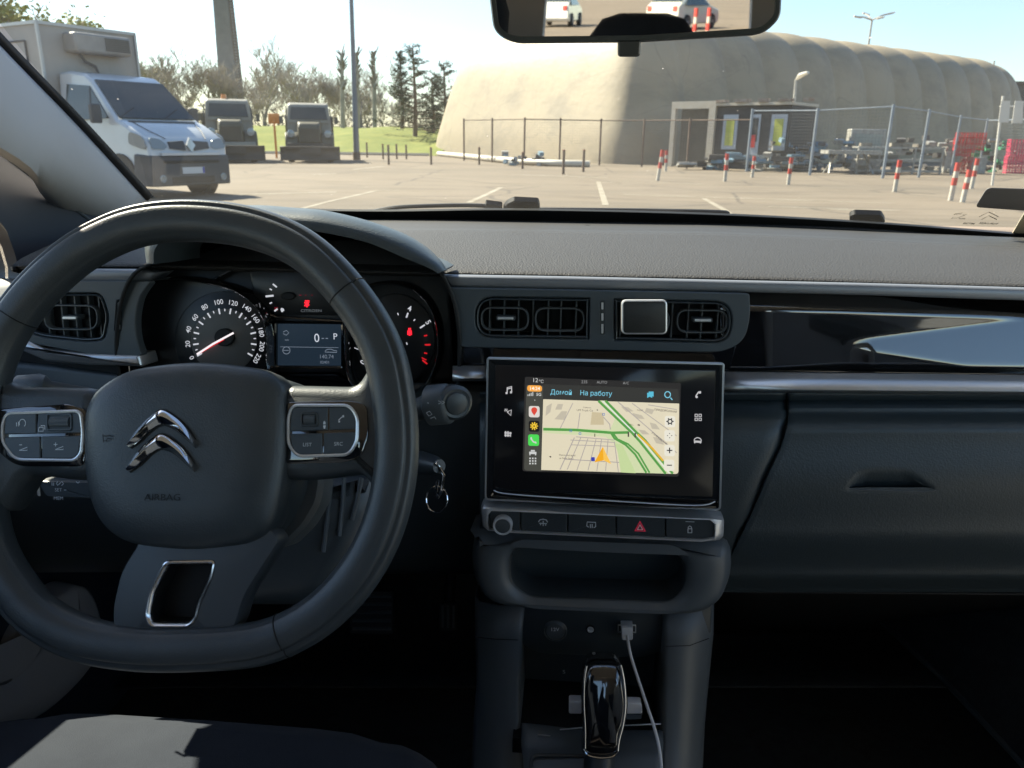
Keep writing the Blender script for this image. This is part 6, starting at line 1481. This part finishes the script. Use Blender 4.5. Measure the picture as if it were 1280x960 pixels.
for sd, sp_, lf_, mb_ in ((1, .48, 0, m_budb), (5, .55, 0, m_budb), (9, .5, 2, m_bud), (14, .6, 0, m_budb)):
    tr, cr, lf = bare_tree(sd, 12, sp_, lf_); tr_o = tr.build('trunk', m_bark, None, loc=(0, 0, 0), angle=80); cr_o = cr.build('crown', m_twig, None, loc=(0, 0, 0), fix=False); tree_protos.append((tr_o, cr_o, lf.build('buds', mb_, None, loc=(0, 0, 0), fix=False)) if lf.v else (tr_o, cr_o))
protoH = [max(v.co.z for v in p[1].data.vertices) for p in tree_protos]; print('HH', protoH, [len(p[1].data.polygons) for p in tree_protos])
def place_tree(k, x, y_base, y_top, Yd, label, group='bare trees beyond the car park', rz=0):
    b0 = onY(x, y_base, Yd); b0.z = 0; t0 = onY(x, y_top - 12, Yd); H = t0.z * random.uniform(.88, 1.12); e = empty('bare_tree', b0, rz, label, 'tree', group); s_ = H / protoH[k]; e.scale = (s_ * 1.15, s_ * 1.15, s_)
    for o in tree_protos[k]:
        c = o.copy(); COL.objects.link(c); c.parent = e; c.location = (0, 0, 0)
trees = [(0, 205, 190, 66, 88, 'bare tree with thin twigs just right of the box van roof'), (2, 185, 190, 74, 80, 'greenish budding tree behind the van windscreen'), (1, 240, 190, 70, 96, 'bare brown tree left of the concrete mast'), (3, 262, 190, 64, 90, 'rounded bare tree whose crown touches the mast from the left'),
         (0, 330, 190, 60, 84, 'tallest rounded bare tree between the two trucks'), (1, 312, 190, 76, 98, 'bare tree just right of the concrete mast'), (3, 352, 190, 88, 104, 'lower bare tree left of the second truck cab'), (1, 394, 190, 76, 82, 'rounded bare tree above the second truck'), (0, 372, 190, 92, 108, 'thin bare tree behind the second truck'),
         (3, 415, 190, 100, 100, 'low bare tree right of the second truck roof'), (1, 450, 190, 88, 88, 'bare tree behind the tall slim pole'), (0, 484, 190, 112, 110, 'low hazy bare tree left of the pines'), (2, 338, 190, 118, 70, 'small green budding tree behind the trucks'), (3, 500, 190, 128, 120, 'farthest low bare tree beside the pines'),
         (1, 222, 190, 100, 110, 'low bare tree above the van bonnet'), (2, 170, 190, 80, 95, 'budding tree peeping over the van cab'), (0, 228, 190, 82, 100, 'mid-height bare tree between the van and the mast'), (3, 300, 190, 84, 90, 'bare tree whose twigs cross the right side of the mast'), (2, 285, 190, 96, 92, 'low budding tree directly behind the amber beacon truck'),
         (1, 366, 190, 80, 94, 'bare tree over the left edge of the second truck cab'), (3, 408, 190, 84, 90, 'bare tree between the second truck and the first poplar'), (0, 436, 190, 104, 96, 'low bare tree between the first poplar and the slim pole'), (1, 462, 190, 110, 100, 'low bare tree behind the right poplar'), (3, 196, 190, 92, 86, 'bare tree low over the van windscreen')]
for i, (k, x, yb, yt, Yd, lab) in enumerate(trees): place_tree(k, x, yb, yt, Yd, lab, rz=i * 1.3)
for tp3 in tree_protos:
    for o in tp3: bpy.data.objects.remove(o)
# green budding crown above the van box
def leaf_tree(x, y_t, Yd, label, H_=None, dens=900):
    rg = random.Random(int(x)); b0 = onY(x, 190, Yd); b0.z = 0; t0 = onY(x, y_t, Yd); H = t0.z; e = empty('budding_tree', b0, 0, label, 'tree')
    tr, cr, lf = bare_tree(21, H, .5, 0); s_ = 1.0
    tr.xf(Matrix.Translation(b0)); cr.xf(Matrix.Translation(b0)); tr.build('trunk', m_bark, e, angle=80); cr.build('crown', m_twig, e, fix=False)
    mb = MB(); tips = [v for v in cr.v if (v - b0).z > H * .45]
    for k in range(dens):
        q = rg.choice(tips) + Vector((rg.gauss(0, .35), rg.gauss(0, .35), rg.gauss(0, .3))); a = Vector((rg.uniform(-1, 1), rg.uniform(-1, 1), rg.uniform(-1, 1))).normalized() * rg.uniform(.06, .14); b = Vector((rg.uniform(-1, 1), rg.uniform(-1, 1), rg.uniform(-1, 1))).normalized() * rg.uniform(.05, .12)
        mb.add([q - a, q + b, q + a, q - b], [(0, 1, 2, 3)], False)
    mb.build('leaves', mat('young_leaves', (.27, .29, .07), .8, var=(1.2, (.38, .37, .12)), bump=(20, .2, .01)), e, fix=False)
leaf_tree(50, -42, 34, 'yellow-green budding tree crown showing above the van box', dens=7000)
leaf_tree(104, -22, 36, 'second budding crown above the right half of the van box', dens=6000)
# dark pines
m_need = mat('pine_needles', (.030, .048, .030), .9, var=(1.2, (.055, .075, .040)), bump=(20, .4, .02)); m_pbark = mat('pine_bark', (.10, .075, .06), .9, var=(3, (.15, .115, .09)), bump=(15, .5, .03))
def pine(x, y_t, Yd, label, seed, wf=.28, lo=.18):
    rg = random.Random(seed); b0 = onY(x, 190, Yd); b0.z = 0; t0 = onY(x, y_t, Yd); H = t0.z; e = empty('pine_tree', b0, 0, label, 'tree', 'dark pines left of the hall')
    MB().tube([b0, b0 + Vector((.1, 0, H * .5)), b0 + Vector((0, 0, H))], [.22, .13, .04], 8).build('trunk', m_pbark, e)
    mb = MB(); nd = MB(); n = 46
    for k in range(n):
        t = lo + (1 - lo) * (k / n); z = H * t; a = rg.uniform(0, 6.283); L = H * wf * (1.05 - t) * rg.uniform(.45, 1.25) + .3
        p0 = b0 + Vector((0, 0, z)); d = Vector((math.cos(a), math.sin(a), rg.uniform(-.05, .3))); p1 = p0 + d * L * .6; p2 = p0 + d * L + Vector((0, 0, .12 * L))
        mb.tube([p0, p1, p2], [.05, .035, .015], 4)
        for m_ in range(int(14 + 22 * L)):
            s_ = rg.uniform(.3, 1.05); q = p0.lerp(p2, s_) + Vector((rg.gauss(0, .12 * L * .6 + .05), rg.gauss(0, .12 * L * .6 + .05), rg.gauss(0.02, .07)))
            aa = Vector((rg.uniform(-1, 1), rg.uniform(-1, 1), rg.uniform(-.5, .6))).normalized() * rg.uniform(.12, .28); bb = Vector((rg.uniform(-1, 1), rg.uniform(-1, 1), rg.uniform(-.3, .3))).normalized() * .045
            nd.add([q - aa, q + bb, q + aa, q - bb], [(0, 1, 2, 3)], False)
    mb.build('branches', m_pbark, e); nd.build('crown', m_need, e, fix=False)
pine(519, 56, 62, 'tall ragged dark pine left of the hall end', 2, .40, .22)
pine(556, 78, 70, 'dark spreading pine partly behind the hall end', 3, .48, .12)
pine(503, 64, 68, 'thin leaning dark pine beside the tallest one', 6, .13, .5)
pine(541, 96, 66, 'low dark pine between the two tall ones', 8, .5, .05)
# far tree belt (one mass)
mb = MB(); rg = random.Random(77)
for k in range(16000):
    x = rg.uniform(-150, 12); y = 135 + rg.uniform(-12, 14) - x * .1; hh = 7.0 + 2.2 * math.sin(x * .21) + 1.6 * math.sin(x * .53 + 1)
    z = rg.uniform(0, 1) ** .8 * hh; q = Vector((x, y, z)); L_ = rg.uniform(.6, 1.8); dx = rg.uniform(-.5, .5)
    mb.add([q, q + Vector((.055, 0, 0)), q + Vector((dx, 0, L_))], [(0, 1, 2)], False)
    if k % 3 == 0: s_ = rg.uniform(.10, .22); mb.add([q + Vector((-s_, 0, 0)), q + Vector((0, s_, -s_ * .6)), q + Vector((s_, 0, .1)), q + Vector((0, 0, s_))], [(0, 1, 2, 3)], False)
mb.build('far_wood', mat('far_twigs', (.30, .27, .235), .95, var=(.15, (.34, .32, .25)), bump=(5, .3, .05)), None, kind='stuff', fix=False, label='hazy belt of bare woodland along the horizon', cat='wood')  # haze over the wood is put into its pale colour
# houses/low roofs in the distance and dark building at right
db = empty('dark_building', onY(1275, 150, 95), label='low dark grey building at the right edge beyond the ribbed hall', cat='building')
p = onY(1246, 107, 95); mb = MB(); mb.box((p.x + 12, 100, p.z / 2), (24, 14, p.z)); mb.build('wall', mat('dark_cladding', (.050, .062, .065), .6, var=(.5, (.065, .075, .08)), bump=(3, .2, .02)), db)
mb = MB(); mb.box((p.x + 12, 100, p.z + .15), (24.6, 14.6, .3)); mb.build('parapet', m_s2, db)
an = empty('antenna', onY(1242, 100, 90), label='thin antenna mast above the far end of the hall', cat='antenna'); a = onY(1243, 76, 90); b = onY(1241, 104, 90); b.z = 0; MB().tube([b, a], .09, 6).build('rod', m_lp, an)

for x_, y_, lb in ((1.35, -24, 'red and white bollard reflected in the mirror before the white car'), (1.75, -24.5, 'second bollard reflected in the mirror beside the first')):
    o = copy_tree(bol); o.location = (x_, y_, 0); o.rotation_euler = (0, 0, 0); o.scale = (1, 1, 1); tag(o, lb, 'bollard', 'red and white bollards')
# ================================================================== vehicles (built nose towards +x, wheels on z = 0)
m_vw = mat('van_white', (.56, .59, .62), .3, coat=.5, var=(1.5, (.50, .52, .54)), bump=(8, .05, .005)); m_box = mat('van_box_grp', (.40, .38, .35), .6, var=(1.2, (.32, .305, .285)), bump=(6, .15, .01))
m_vgl = mat('vehicle_glass', (.035, .048, .052), .10, spec=.5, bump=(3, .02, .002)); m_tyre = mat('tyre', (.02, .02, .021), .85, bump=(30, .3, .005)); m_rim = mat('wheel_steel', (.25, .25, .26), .4, metal=.6, bump=(30, .05, .002)); m_bump = mat('grey_bumper', (.055, .060, .068), .6, bump=(30, .1, .003))
m_hl = mat('headlamp', (.22, .26, .28), .1, coat=1, bump=(30, .1, .003)); m_plate = mat('number_plate', (.55, .56, .58), .5, bump=(30, .05, .002)); m_amber = mat('amber', (.75, .25, .03), .3, coat=.6, bump=(30, .1, .003))
def body(prof, hw, par, name, m_, bevel=.03, xs=None, angle=35):
    """prof: closed list of (x, z); hw(x, z) half width"""
    L = [Vector((x, -hw(x, z), z)) for x, z in prof]; R_ = [Vector((x, hw(x, z), z)) for x, z in prof]
    Lm = [Vector((x, -hw(x, z) * .55, z)) for x, z in prof]; Rm = [Vector((x, hw(x, z) * .55, z)) for x, z in prof]
    mb = MB(); n = len(prof)
    mb.loft([L, Lm, Rm, R_]); return mb.build(name, m_, par, local=True, bevel=bevel, angle=angle)
def quadp(name, P, m_, par, th=.012, local=True):
    P = [Vector(p) for p in P]; n = (P[1] - P[0]).cross(P[2] - P[0]).normalized(); c_ = sum(P, Vector()) / 4
    if n.dot(c_ - Vector((-1.9, 0, 1.0))) < 0: n = -n
    mb = MB(); mb.loft([[p - n * .01 for p in P], [p + n * th for p in P]]); return mb.build(name, m_, par, local=local)
def wheel_(par, x, y, r, w_=.22):
    s_ = 1 if y > 0 else -1
    L = [[Vector((x + rr * math.cos(k / 28 * 6.2832), y + o * s_, r + rr * math.sin(k / 28 * 6.2832))) for k in range(28)] for o, rr in ((-w_ / 2, r * .6), (-w_ / 2, r * .94), (-w_ * .3, r), (w_ * .3, r), (w_ / 2, r * .94), (w_ / 2, r * .62))]
    t = MB().loft(L).build('wheel', m_tyre, par, local=True)
    L = [[Vector((x + rr * math.cos(k / 20 * 6.2832), y + o * s_, r + rr * math.sin(k / 20 * 6.2832))) for k in range(20)] for o, rr in ((w_ / 2 - .01, r * .60), (w_ / 2 + .012, r * .56), (w_ / 2 - .02, r * .42), (w_ / 2 + .01, r * .18))]
    MB().loft(L, cap0=False).build('rim', m_rim, t, local=True)
def van():
    o = empty('box_van', label='white refrigerated box van parked at the left with a grey cooling unit over its cab', cat='van')
    hw = lambda x, z: .98 - max(0, z - 1.15) * .17 - max(0, x + .35) * .20
    prof = [(0, .35), (.02, .62), (0, .95), (-.10, 1.08), (-.62, 1.34), (-.80, 1.40), (-1.55, 2.08), (-1.80, 2.22), (-2.3, 2.28), (-2.65, 2.26), (-2.65, .55), (-1.35, .55), (-1.30, .42), (-1.20, .35)]
    b = body(prof, hw, o, 'cab', m_vw, .05)
    # wheel arch darkness + lower bumper
    lower = [(.05, .22), (.06, .60), (.03, .78), (-.35, .80), (-.42, .30), (-.30, .22)]
    body(lower, lambda x, z: 1.0 - max(0, x + .35) * .22, o, 'bumper', m_bump, .03)
    # windscreen
    y0, y1 = .86, .76
    quadp('windscreen', [(-.80, -y0, 1.43), (-.80, y0, 1.43), (-1.57, y1, 2.11), (-1.57, -y1, 2.11)], m_vgl, o, .014)
    for s_ in (-1, 1):
        Y = lambda z: s_ * (hw(-1.5, z) + .006)
        P = [(-1.02, Y(1.42), 1.42), (-1.62, Y(2.0), 2.0), (-2.35, Y(2.04), 2.04), (-2.40, Y(1.38), 1.38)]
        if s_ < 0: P = P[::-1]
        w_ = quadp('side_window', P, m_vgl, o, .012)
        for xx in (-1.55,): MB().tube([(xx, Y(1.41) + s_ * .008, 1.41), (xx - .05, Y(1.98) + s_ * .008, 1.96)], .02, 6).build('window_bar', m_bump, w_, local=True)
        # headlamp, wing
        hp = rnd([(-.02, .92, .05), (-.10, 1.12, .10), (-.42, 1.20, .10), (-.46, .98, .06), (-.1, .88, .05)], 0)
        A = [Vector((x, s_ * (hw(x, z) + .004), z)) for x, z in hp]; B = [Vector((x + .03, s_ * (hw(x, z) - .16 - (.10 if x > -.2 else 0)), z + .01)) for x, z in hp]
        C = [Vector((x, s_ * (hw(x, z) + .016), z)) for x, z in hp]
        MB().loft([B, [p + Vector((.02, 0, 0)) for p in B]]) ; MB().loft([A, C]).build('headlamp', m_hl, o, local=True)
        hq = rnd([(s_ * .86, .90, .04), (s_ * .84, 1.10, .08), (s_ * .60, 1.06, .06), (s_ * .50, .93, .04), (s_ * .60, .88, .04)], 0)
        MB().loft([[Vector((-.12 + (.03 if z < 1 else -.03), y, z)) for y, z in hq], [Vector((.025 - max(0, z - .95) * .55, y, z)) for y, z in hq]]).build('headlamp', m_hl, o, local=True)
        MB().box((-1.15, s_ * 1.12, 1.50), (.12, .20, .34)).build('door_mirror', m_bump, o, local=True, bevel=.03)
        MB().tube([(-2.42, s_ * (hw(-2, 1) + .004), 1.30), (-2.42, s_ * (hw(-2, .6) + .004), .6)], .008, 5).build('door_gap', m_bump, o, local=True)
        MB().box((-2.28, s_ * (hw(-2, 1.2) + .012), 1.22), (.18, .03, .04)).build('door_handle', m_bump, o, local=True)
        L = [[Vector((-.82 + r_ * math.cos(k / 24 * 6.283), s_ * y_, .36 + r_ * math.sin(k / 24 * 6.283))) for k in range(24)] for y_, r_ in ((.80, .44), (hw(-.8, .5) + .004, .44))]
        MB().loft(L).build('wheel_arch_shade', m_dark, o, local=True)  # black disc paints the shade inside the arch
        wheel_(o, -.82, s_ * .88, .35); wheel_(o, -4.15, s_ * .88, .35)
    # grille and badge, plate
    mb = MB()
    for s_ in (-1, 1): mb.loft([[Vector((.0, s_ * .10, .86)), Vector((0, s_ * .46, .90)), Vector((-.04, s_ * .46, 1.02)), Vector((-.03, s_ * .12, 1.04))], [Vector((.04, s_ * .10, .86)), Vector((.035, s_ * .46, .90)), Vector((-.0, s_ * .46, 1.02)), Vector((.0, s_ * .12, 1.04))]])
    mb.build('grille', m_bump, o, local=True)
    MB().loft([[Vector((x_, 0, .84)), Vector((x_, .10, .96)), Vector((x_ - .03, 0, 1.10)), Vector((x_, -.10, .96))] for x_ in (.03, .07)]).build('diamond_badge', mat('badge_metal', (.40, .41, .42), .3, metal=.8, bump=(30, .02, .002)), o, local=True)
    MB().box((.02, 0, .80), (.09, 1.36, .05)).build('grille_bar', m_vw, o, local=True)
    pl = MB(); pl.box((.065, 0, .50), (.012, .52, .12)); p_ = pl.build('number_plate', m_plate, o, local=True); MB().box((.073, .235, .50), (.004, .045, .11)).build('blue_band', mat('plate_blue', (.02, .05, .35), .5, bump=(30, .05, .002)), p_, local=True)
    MB().box((.05, 0, .66), (.04, 1.3, .05)).build('bumper_slot', m_dark, o, local=True, bevel=.01)
    MB().box((.055, 0, .33), (.03, 1.0, .12)).build('air_intake', m_dark, o, local=True, bevel=.01)
    for s_ in (-1, 1):
        L = [[Vector((.045 + h, s_ * .72 + r_ * math.cos(k / 20 * 6.283), .36 + r_ * math.sin(k / 20 * 6.283))) for k in range(20)] for h, r_ in ((0, .07), (.03, .07), (.034, .05), (.02, .04))]
        MB().loft(L).build('fog_lamp', m_hl, o, local=True)
        MB().tube([(-.80, s_ * .5 - .35, 1.44), (-1.0, s_ * .5 + .1, 1.62)], .012, 6).build('wiper', m_dark, o, local=True)
    MB().box((-.74, 0, 1.375), (.14, 1.50, .02)).build('scuttle_strip', m_bump, o, local=True)
    for s_ in (-1, 1): MB().tube([(-.06, s_ * .47, 1.07), (-.35, s_ * .62, 1.22), (-.70, s_ * .72, 1.385)], .007, 5).build('bonnet_gap', m_bump, o, local=True)
    for yy in (-.42, .42): MB().box((-1.22, yy, 1.52), (.12, .36, .30)).build('seat_back', m_dark, o, local=True, bevel=.05)
    # box body
    mb = MB(); mb.box((-4.55, 0, 2.02), (3.7, 2.12, 2.25)); bx = mb.build('cargo_box', m_box, o, local=True, bevel=.02)
    mb = MB()
    for y_ in (-1.065, 1.065):
        mb.box((-2.69, y_, 2.02), (.05, .05, 2.27)); mb.box((-4.55, y_, 3.13), (3.72, .05, .06)); mb.box((-4.55, y_, .92), (3.72, .05, .10))
    mb.box((-2.69, 0, 3.13), (.05, 2.12, .06)); mb.build('edge_trim', mat('aluminium_trim', (.42, .42, .42), .4, metal=.5, bump=(20, .05, .003)), bx, local=True)
    mb = MB(); mb.box((-3.6, -1.066, 1.95), (.9, .02, 1.75)); mb.build('side_hatch', m_box, bx, local=True); 
    mb = MB()
    for a_, b_ in (((-3.15, 1.08), (-3.15, 2.82)), ((-4.05, 1.08), (-4.05, 2.82)), ((-4.05, 2.82), (-3.15, 2.82)), ((-4.05, 1.08), (-3.15, 1.08))): mb.tube([(a_[0], -1.08, a_[1]), (b_[0], -1.08, b_[1])], .018, 5)
    mb.build('hatch_seal', m_bump, bx, local=True)
    # cooling unit
    mb = MB(); mb.box((-2.50, .05, 2.82), (.42, 1.25, .36)); cu = mb.build('cooling_unit', mat('unit_grey', (.33, .32, .30), .5, var=(4, (.24, .23, .22)), bump=(20, .1, .005)), o, local=True, bevel=.05)
    mb = MB()
    for k in range(7): mb.box((-2.285, .35, 2.72 + k * .035), (.02, .55, .018))
    mb.build('unit_grille', m_bump, cu, local=True); MB().tube([(-2.62, -.30, 2.64), (-2.60, -.22, 2.5), (-2.60, .0, 2.42), (-2.62, .08, 2.24)], .028, 6).build('hose', m_bump, o, local=True)
    mb = MB(); mb.box((-4.2, 0, .72), (3.0, .8, .18)); mb.build('chassis', m_dark, o, local=True)
    mb = MB(); mb.box((-1.95, 0, .5), (1.2, 1.7, .25)); mb.build('step_sill', m_bump, o, local=True)
    return o
v = van(); vf = ground(243, 246.0); ang = R(-26); v.scale = (1.04, 1.0, 1.05); v.rotation_euler = (0, 0, ang); v.location = vf + Vector((0, 0, 0))
# ---- old bonneted trucks with ploughs
m_tk = mat('truck_dark_blue', (.070, .066, .046), .5, var=(2, (.095, .09, .065)), bump=(15, .1, .01)); m_tw = mat('truck_white', (.30, .29, .25), .5, var=(2, (.23, .22, .19)), bump=(15, .1, .01)); m_pl = mat('plough_steel', (.028, .026, .025), .6, var=(2, (.05, .042, .036)), bump=(10, .2, .01))
def truck(beacon, label, cream=True):
    o = empty('snowplough_truck', label=label, cat='truck', group='old snowplough trucks')
    body([(-.6, .8), (-.35, .8), (-.35, 1.45), (-.5, 1.62), (-1.65, 1.74), (-1.65, .8)], lambda x, z: .50 + .12 * min(1, max(0, -x - .4)) - max(0, z - 1.3) * .2, o, 'bonnet', m_tk, .06)
    body([(-1.55, .75), (-1.55, 1.62), (-1.72, 2.38), (-1.95, 2.48), (-3.0, 2.48), (-3.05, .75)], lambda x, z: 1.02 - max(0, z - 1.5) * .16, o, 'cab', m_tw, .07)
    quadp('windscreen', [(-1.56, -.82, 1.78), (-1.56, .82, 1.78), (-1.68, .74, 2.28), (-1.68, -.74, 2.28)], m_vgl, o, .05)
    MB().box((-.28, 0, .72), (.16, 1.9, .16)).build('bumper', m_tw if beacon else m_pl, o, local=True, bevel=.03)
    MB().tube([(-1.53, 0, 1.76), (-1.66, 0, 2.30)], .025, 6).build('screen_bar', m_tk, o, local=True)
    MB().box((-1.50, 0, 1.69), (.10, 1.75, .10)).build('cream_band', m_tw, o, local=True)
    for s_ in (-1, 1):
        wa = [(-.55 + .62 * math.cos(a), .62 + .62 * math.sin(a)) for a in [k / 12 * math.pi for k in range(13)]]
        mb = MB(); mb.loft([[Vector((x - .35, s_ * y, max(z, .55))) for x, z in wa] for y in (.52, 1.05)]); mb.build('mudguard', m_tk, o, local=True, bevel=.03)
        L = [[Vector((-.28 + h, s_ * .78 + r_ * math.cos(k / 20 * 6.283), 1.18 + r_ * math.sin(k / 20 * 6.283))) for k in range(20)] for h, r_ in ((-.25, .12), (0, .16), (.04, .15), (.05, .11))]
        MB().loft(L).build('headlight', m_hl, o, local=True)
        wheel_(o, -.85, s_ * .85, .50, .28); wheel_(o, -4.2, s_ * .80, .50, .5)
        quadp('side_window', ([(-1.75, s_ * 1.0, 1.75), (-1.90, s_ * .93, 2.25), (-2.75, s_ * .93, 2.25), (-2.75, s_ * 1.0, 1.75)])[::(1 if s_ > 0 else -1)], m_vgl, o, .04)
        MB().box((-1.35, s_ * 1.2, 1.75), (.06, .16, .30)).build('door_mirror', m_tk, o, local=True)
    mb = MB()
    for k in range(9): mb.box((-.335, -.36 + k * .09, 1.12), (.03, .03, .55))
    mb.build('grille', m_pl, o, local=True)
    # plough blade, curved
    L = []
    for k in range(9):
        a = -.9 + k * .22; L.append([Vector((.55 + .38 * (1 - math.cos(a)) - (.15 * y_), y_ * 1.25, .14 + .27 * (k / 8) * 2 * .95)) for y_ in [-1 + i / 5 for i in range(11)]])
    MB().grid(L).build('plough_blade', m_pl, o, local=True, solid=.04, fix=False)
    MB().box((.1, 0, .5), (1.1, .9, .25)).build('plough_frame', m_pl, o, local=True)
    MB().box((-4.3, 0, 1.5), (2.4, 2.2, .9)).build('load_bed', m_tk, o, local=True, bevel=.03)
    mb = MB(); mb.box((-2.6, 0, .72), (4.4, .9, .2)); mb.build('chassis', m_dark, o, local=True)
    if beacon: MB().tube([(-2.2, -.1, 2.46), (-2.2, -.1, 2.66)], [.13, .10], 12).build('beacon', m_amber, o, local=True)
    return o
t1 = truck(False, 'dark old truck with pale cab and snowplough left of the tall slim pole'); t1.location = ground(389, 203.5); t1.rotation_euler = (0, 0, R(-72)); t1.scale = (1.04, 1.04, 1.07)
t2 = truck(True, 'dark old truck with an amber beacon on its roof just behind the van'); t2.location = ground(293, 203.5); t2.rotation_euler = (0, 0, R(-64)); t2.scale = (1.04, 1.04, 1.10)
og = empty('orange_sign', ground(346, 198), label='small orange board on a post between the two trucks', cat='sign'); a = ground(346, 198); MB().tube([a, a + Vector((0, 0, 2.0))], .06, 8).build('post', m_amber, og); mb = MB(); mb.box(a + Vector((0, 0, 2.0)), (.6, .08, .5)); mb.build('board', m_amber, og, bevel=.02)
# ---- cars behind, seen in the mirror
def hatch(pos, rz, col, label):
    o = empty('parked_car', pos, rz, label, 'car', 'cars parked behind, seen in the mirror'); m_ = mat('car_paint', col, .25, coat=1, var=(2, tuple(c * .9 for c in col)), bump=(5, .01, .001))
    hw = lambda x, z: .88 - max(0, z - .85) * .42 - max(0, abs(x + 2.0) - 1.5) ** 2 * .35
    body([(-.05, .30), (0, .60), (-.10, .78), (-.95, .95), (-1.55, 1.38), (-1.9, 1.46), (-2.9, 1.44), (-3.6, 1.10), (-3.9, .95), (-3.95, .4), (-3.85, .25), (-.1, .22)], hw, o, 'body', m_, .05)
    quadp('windscreen', [(-.98, -.76, .98), (-.98, .76, .98), (-1.56, .62, 1.39), (-1.56, -.62, 1.39)], m_vgl, o, .012)
    quadp('rear_window', [(-3.58, .74, 1.12), (-3.58, -.74, 1.12), (-2.94, -.60, 1.43), (-2.94, .60, 1.43)], m_vgl, o, .014)
    for s_ in (-1, 1):
        P = [(-1.15, s_ * (hw(-2, .95) + .006), .95), (-1.62, s_ * (hw(-2, 1.36) + .006), 1.36), (-2.85, s_ * (hw(-2, 1.37) + .006), 1.37), (-3.35, s_ * (hw(-2, .97) + .006), .97)]
        quadp('side_window', P[::s_], m_vgl, o, .01)
        wheel_(o, -.75, s_ * .78, .31, .2); wheel_(o, -3.15, s_ * .78, .31, .2)
        MB().box((-.12, s_ * .62, .68), (.16, .32, .13)).build('headlight', m_hl, o, local=True, bevel=.03); MB().box((-3.88, s_ * .62, .85), (.14, .22, .22)).build('tail_light', m_red_b, o, local=True, bevel=.03)
    return o
hatch((2.5, -40, 0), R(-60), (.62, .60, .52), 'white hatchback parked behind, reflected in the middle of the mirror')
hatch((6.5, -42, 0), R(-80), (.12, .02, .03), 'dark red car reflected beside the white one in the mirror')
hatch((-4.3, -44, 0), R(-85), (.60, .60, .58), 'second white car reflected farther away in the mirror')
hatch((-9.0, -43, 0), R(-80), (.18, .20, .23), 'grey car standing behind on the driver side')
# ------------------------------------------------------------------ light
SUN_AZ, SUN_EL = R(-56), R(41)
sv = Vector((math.sin(SUN_AZ) * math.cos(SUN_EL), math.cos(SUN_AZ) * math.cos(SUN_EL), math.sin(SUN_EL)))
w = bpy.data.worlds.new('World'); scene.world = w; w.use_nodes = True
nt = w.node_tree; bg = nt.nodes['Background']
sky = nt.nodes.new('ShaderNodeTexSky'); sky.sky_type = 'NISHITA'; sky.sun_disc = False
sky.sun_elevation = SUN_EL; sky.sun_rotation = SUN_AZ % (2 * math.pi)
sky.dust_density = .6; sky.air_density = 1.0; sky.ozone_density = 1.2
nt.links.new(sky.outputs['Color'], bg.inputs['Color']); bg.inputs['Strength'].default_value = .046
sl = bpy.data.lights.new('sun', 'SUN'); sl.energy = 3.3; sl.angle = R(.5); sl.color = (1, .88, .70)
so = bpy.data.objects.new('sun', sl); COL.objects.link(so); so.location = (0, 0, 30)
so.rotation_euler = sv.to_track_quat('Z', 'Y').to_euler()
scene.view_settings.view_transform = 'Standard'; scene.view_settings.look = 'None'
scene.view_settings.gamma = 1; scene.view_settings.use_curve_mapping = False
scene.view_settings.exposure = 2.8
scene.cycles.use_denoising = True
scene.cycles.max_bounces = 8; scene.cycles.transparent_max_bounces = 12; scene.cycles.diffuse_bounces = 4
scene.cycles.caustics_reflective = False; scene.cycles.caustics_refractive = False
scene.cycles.sample_clamp_indirect = 6
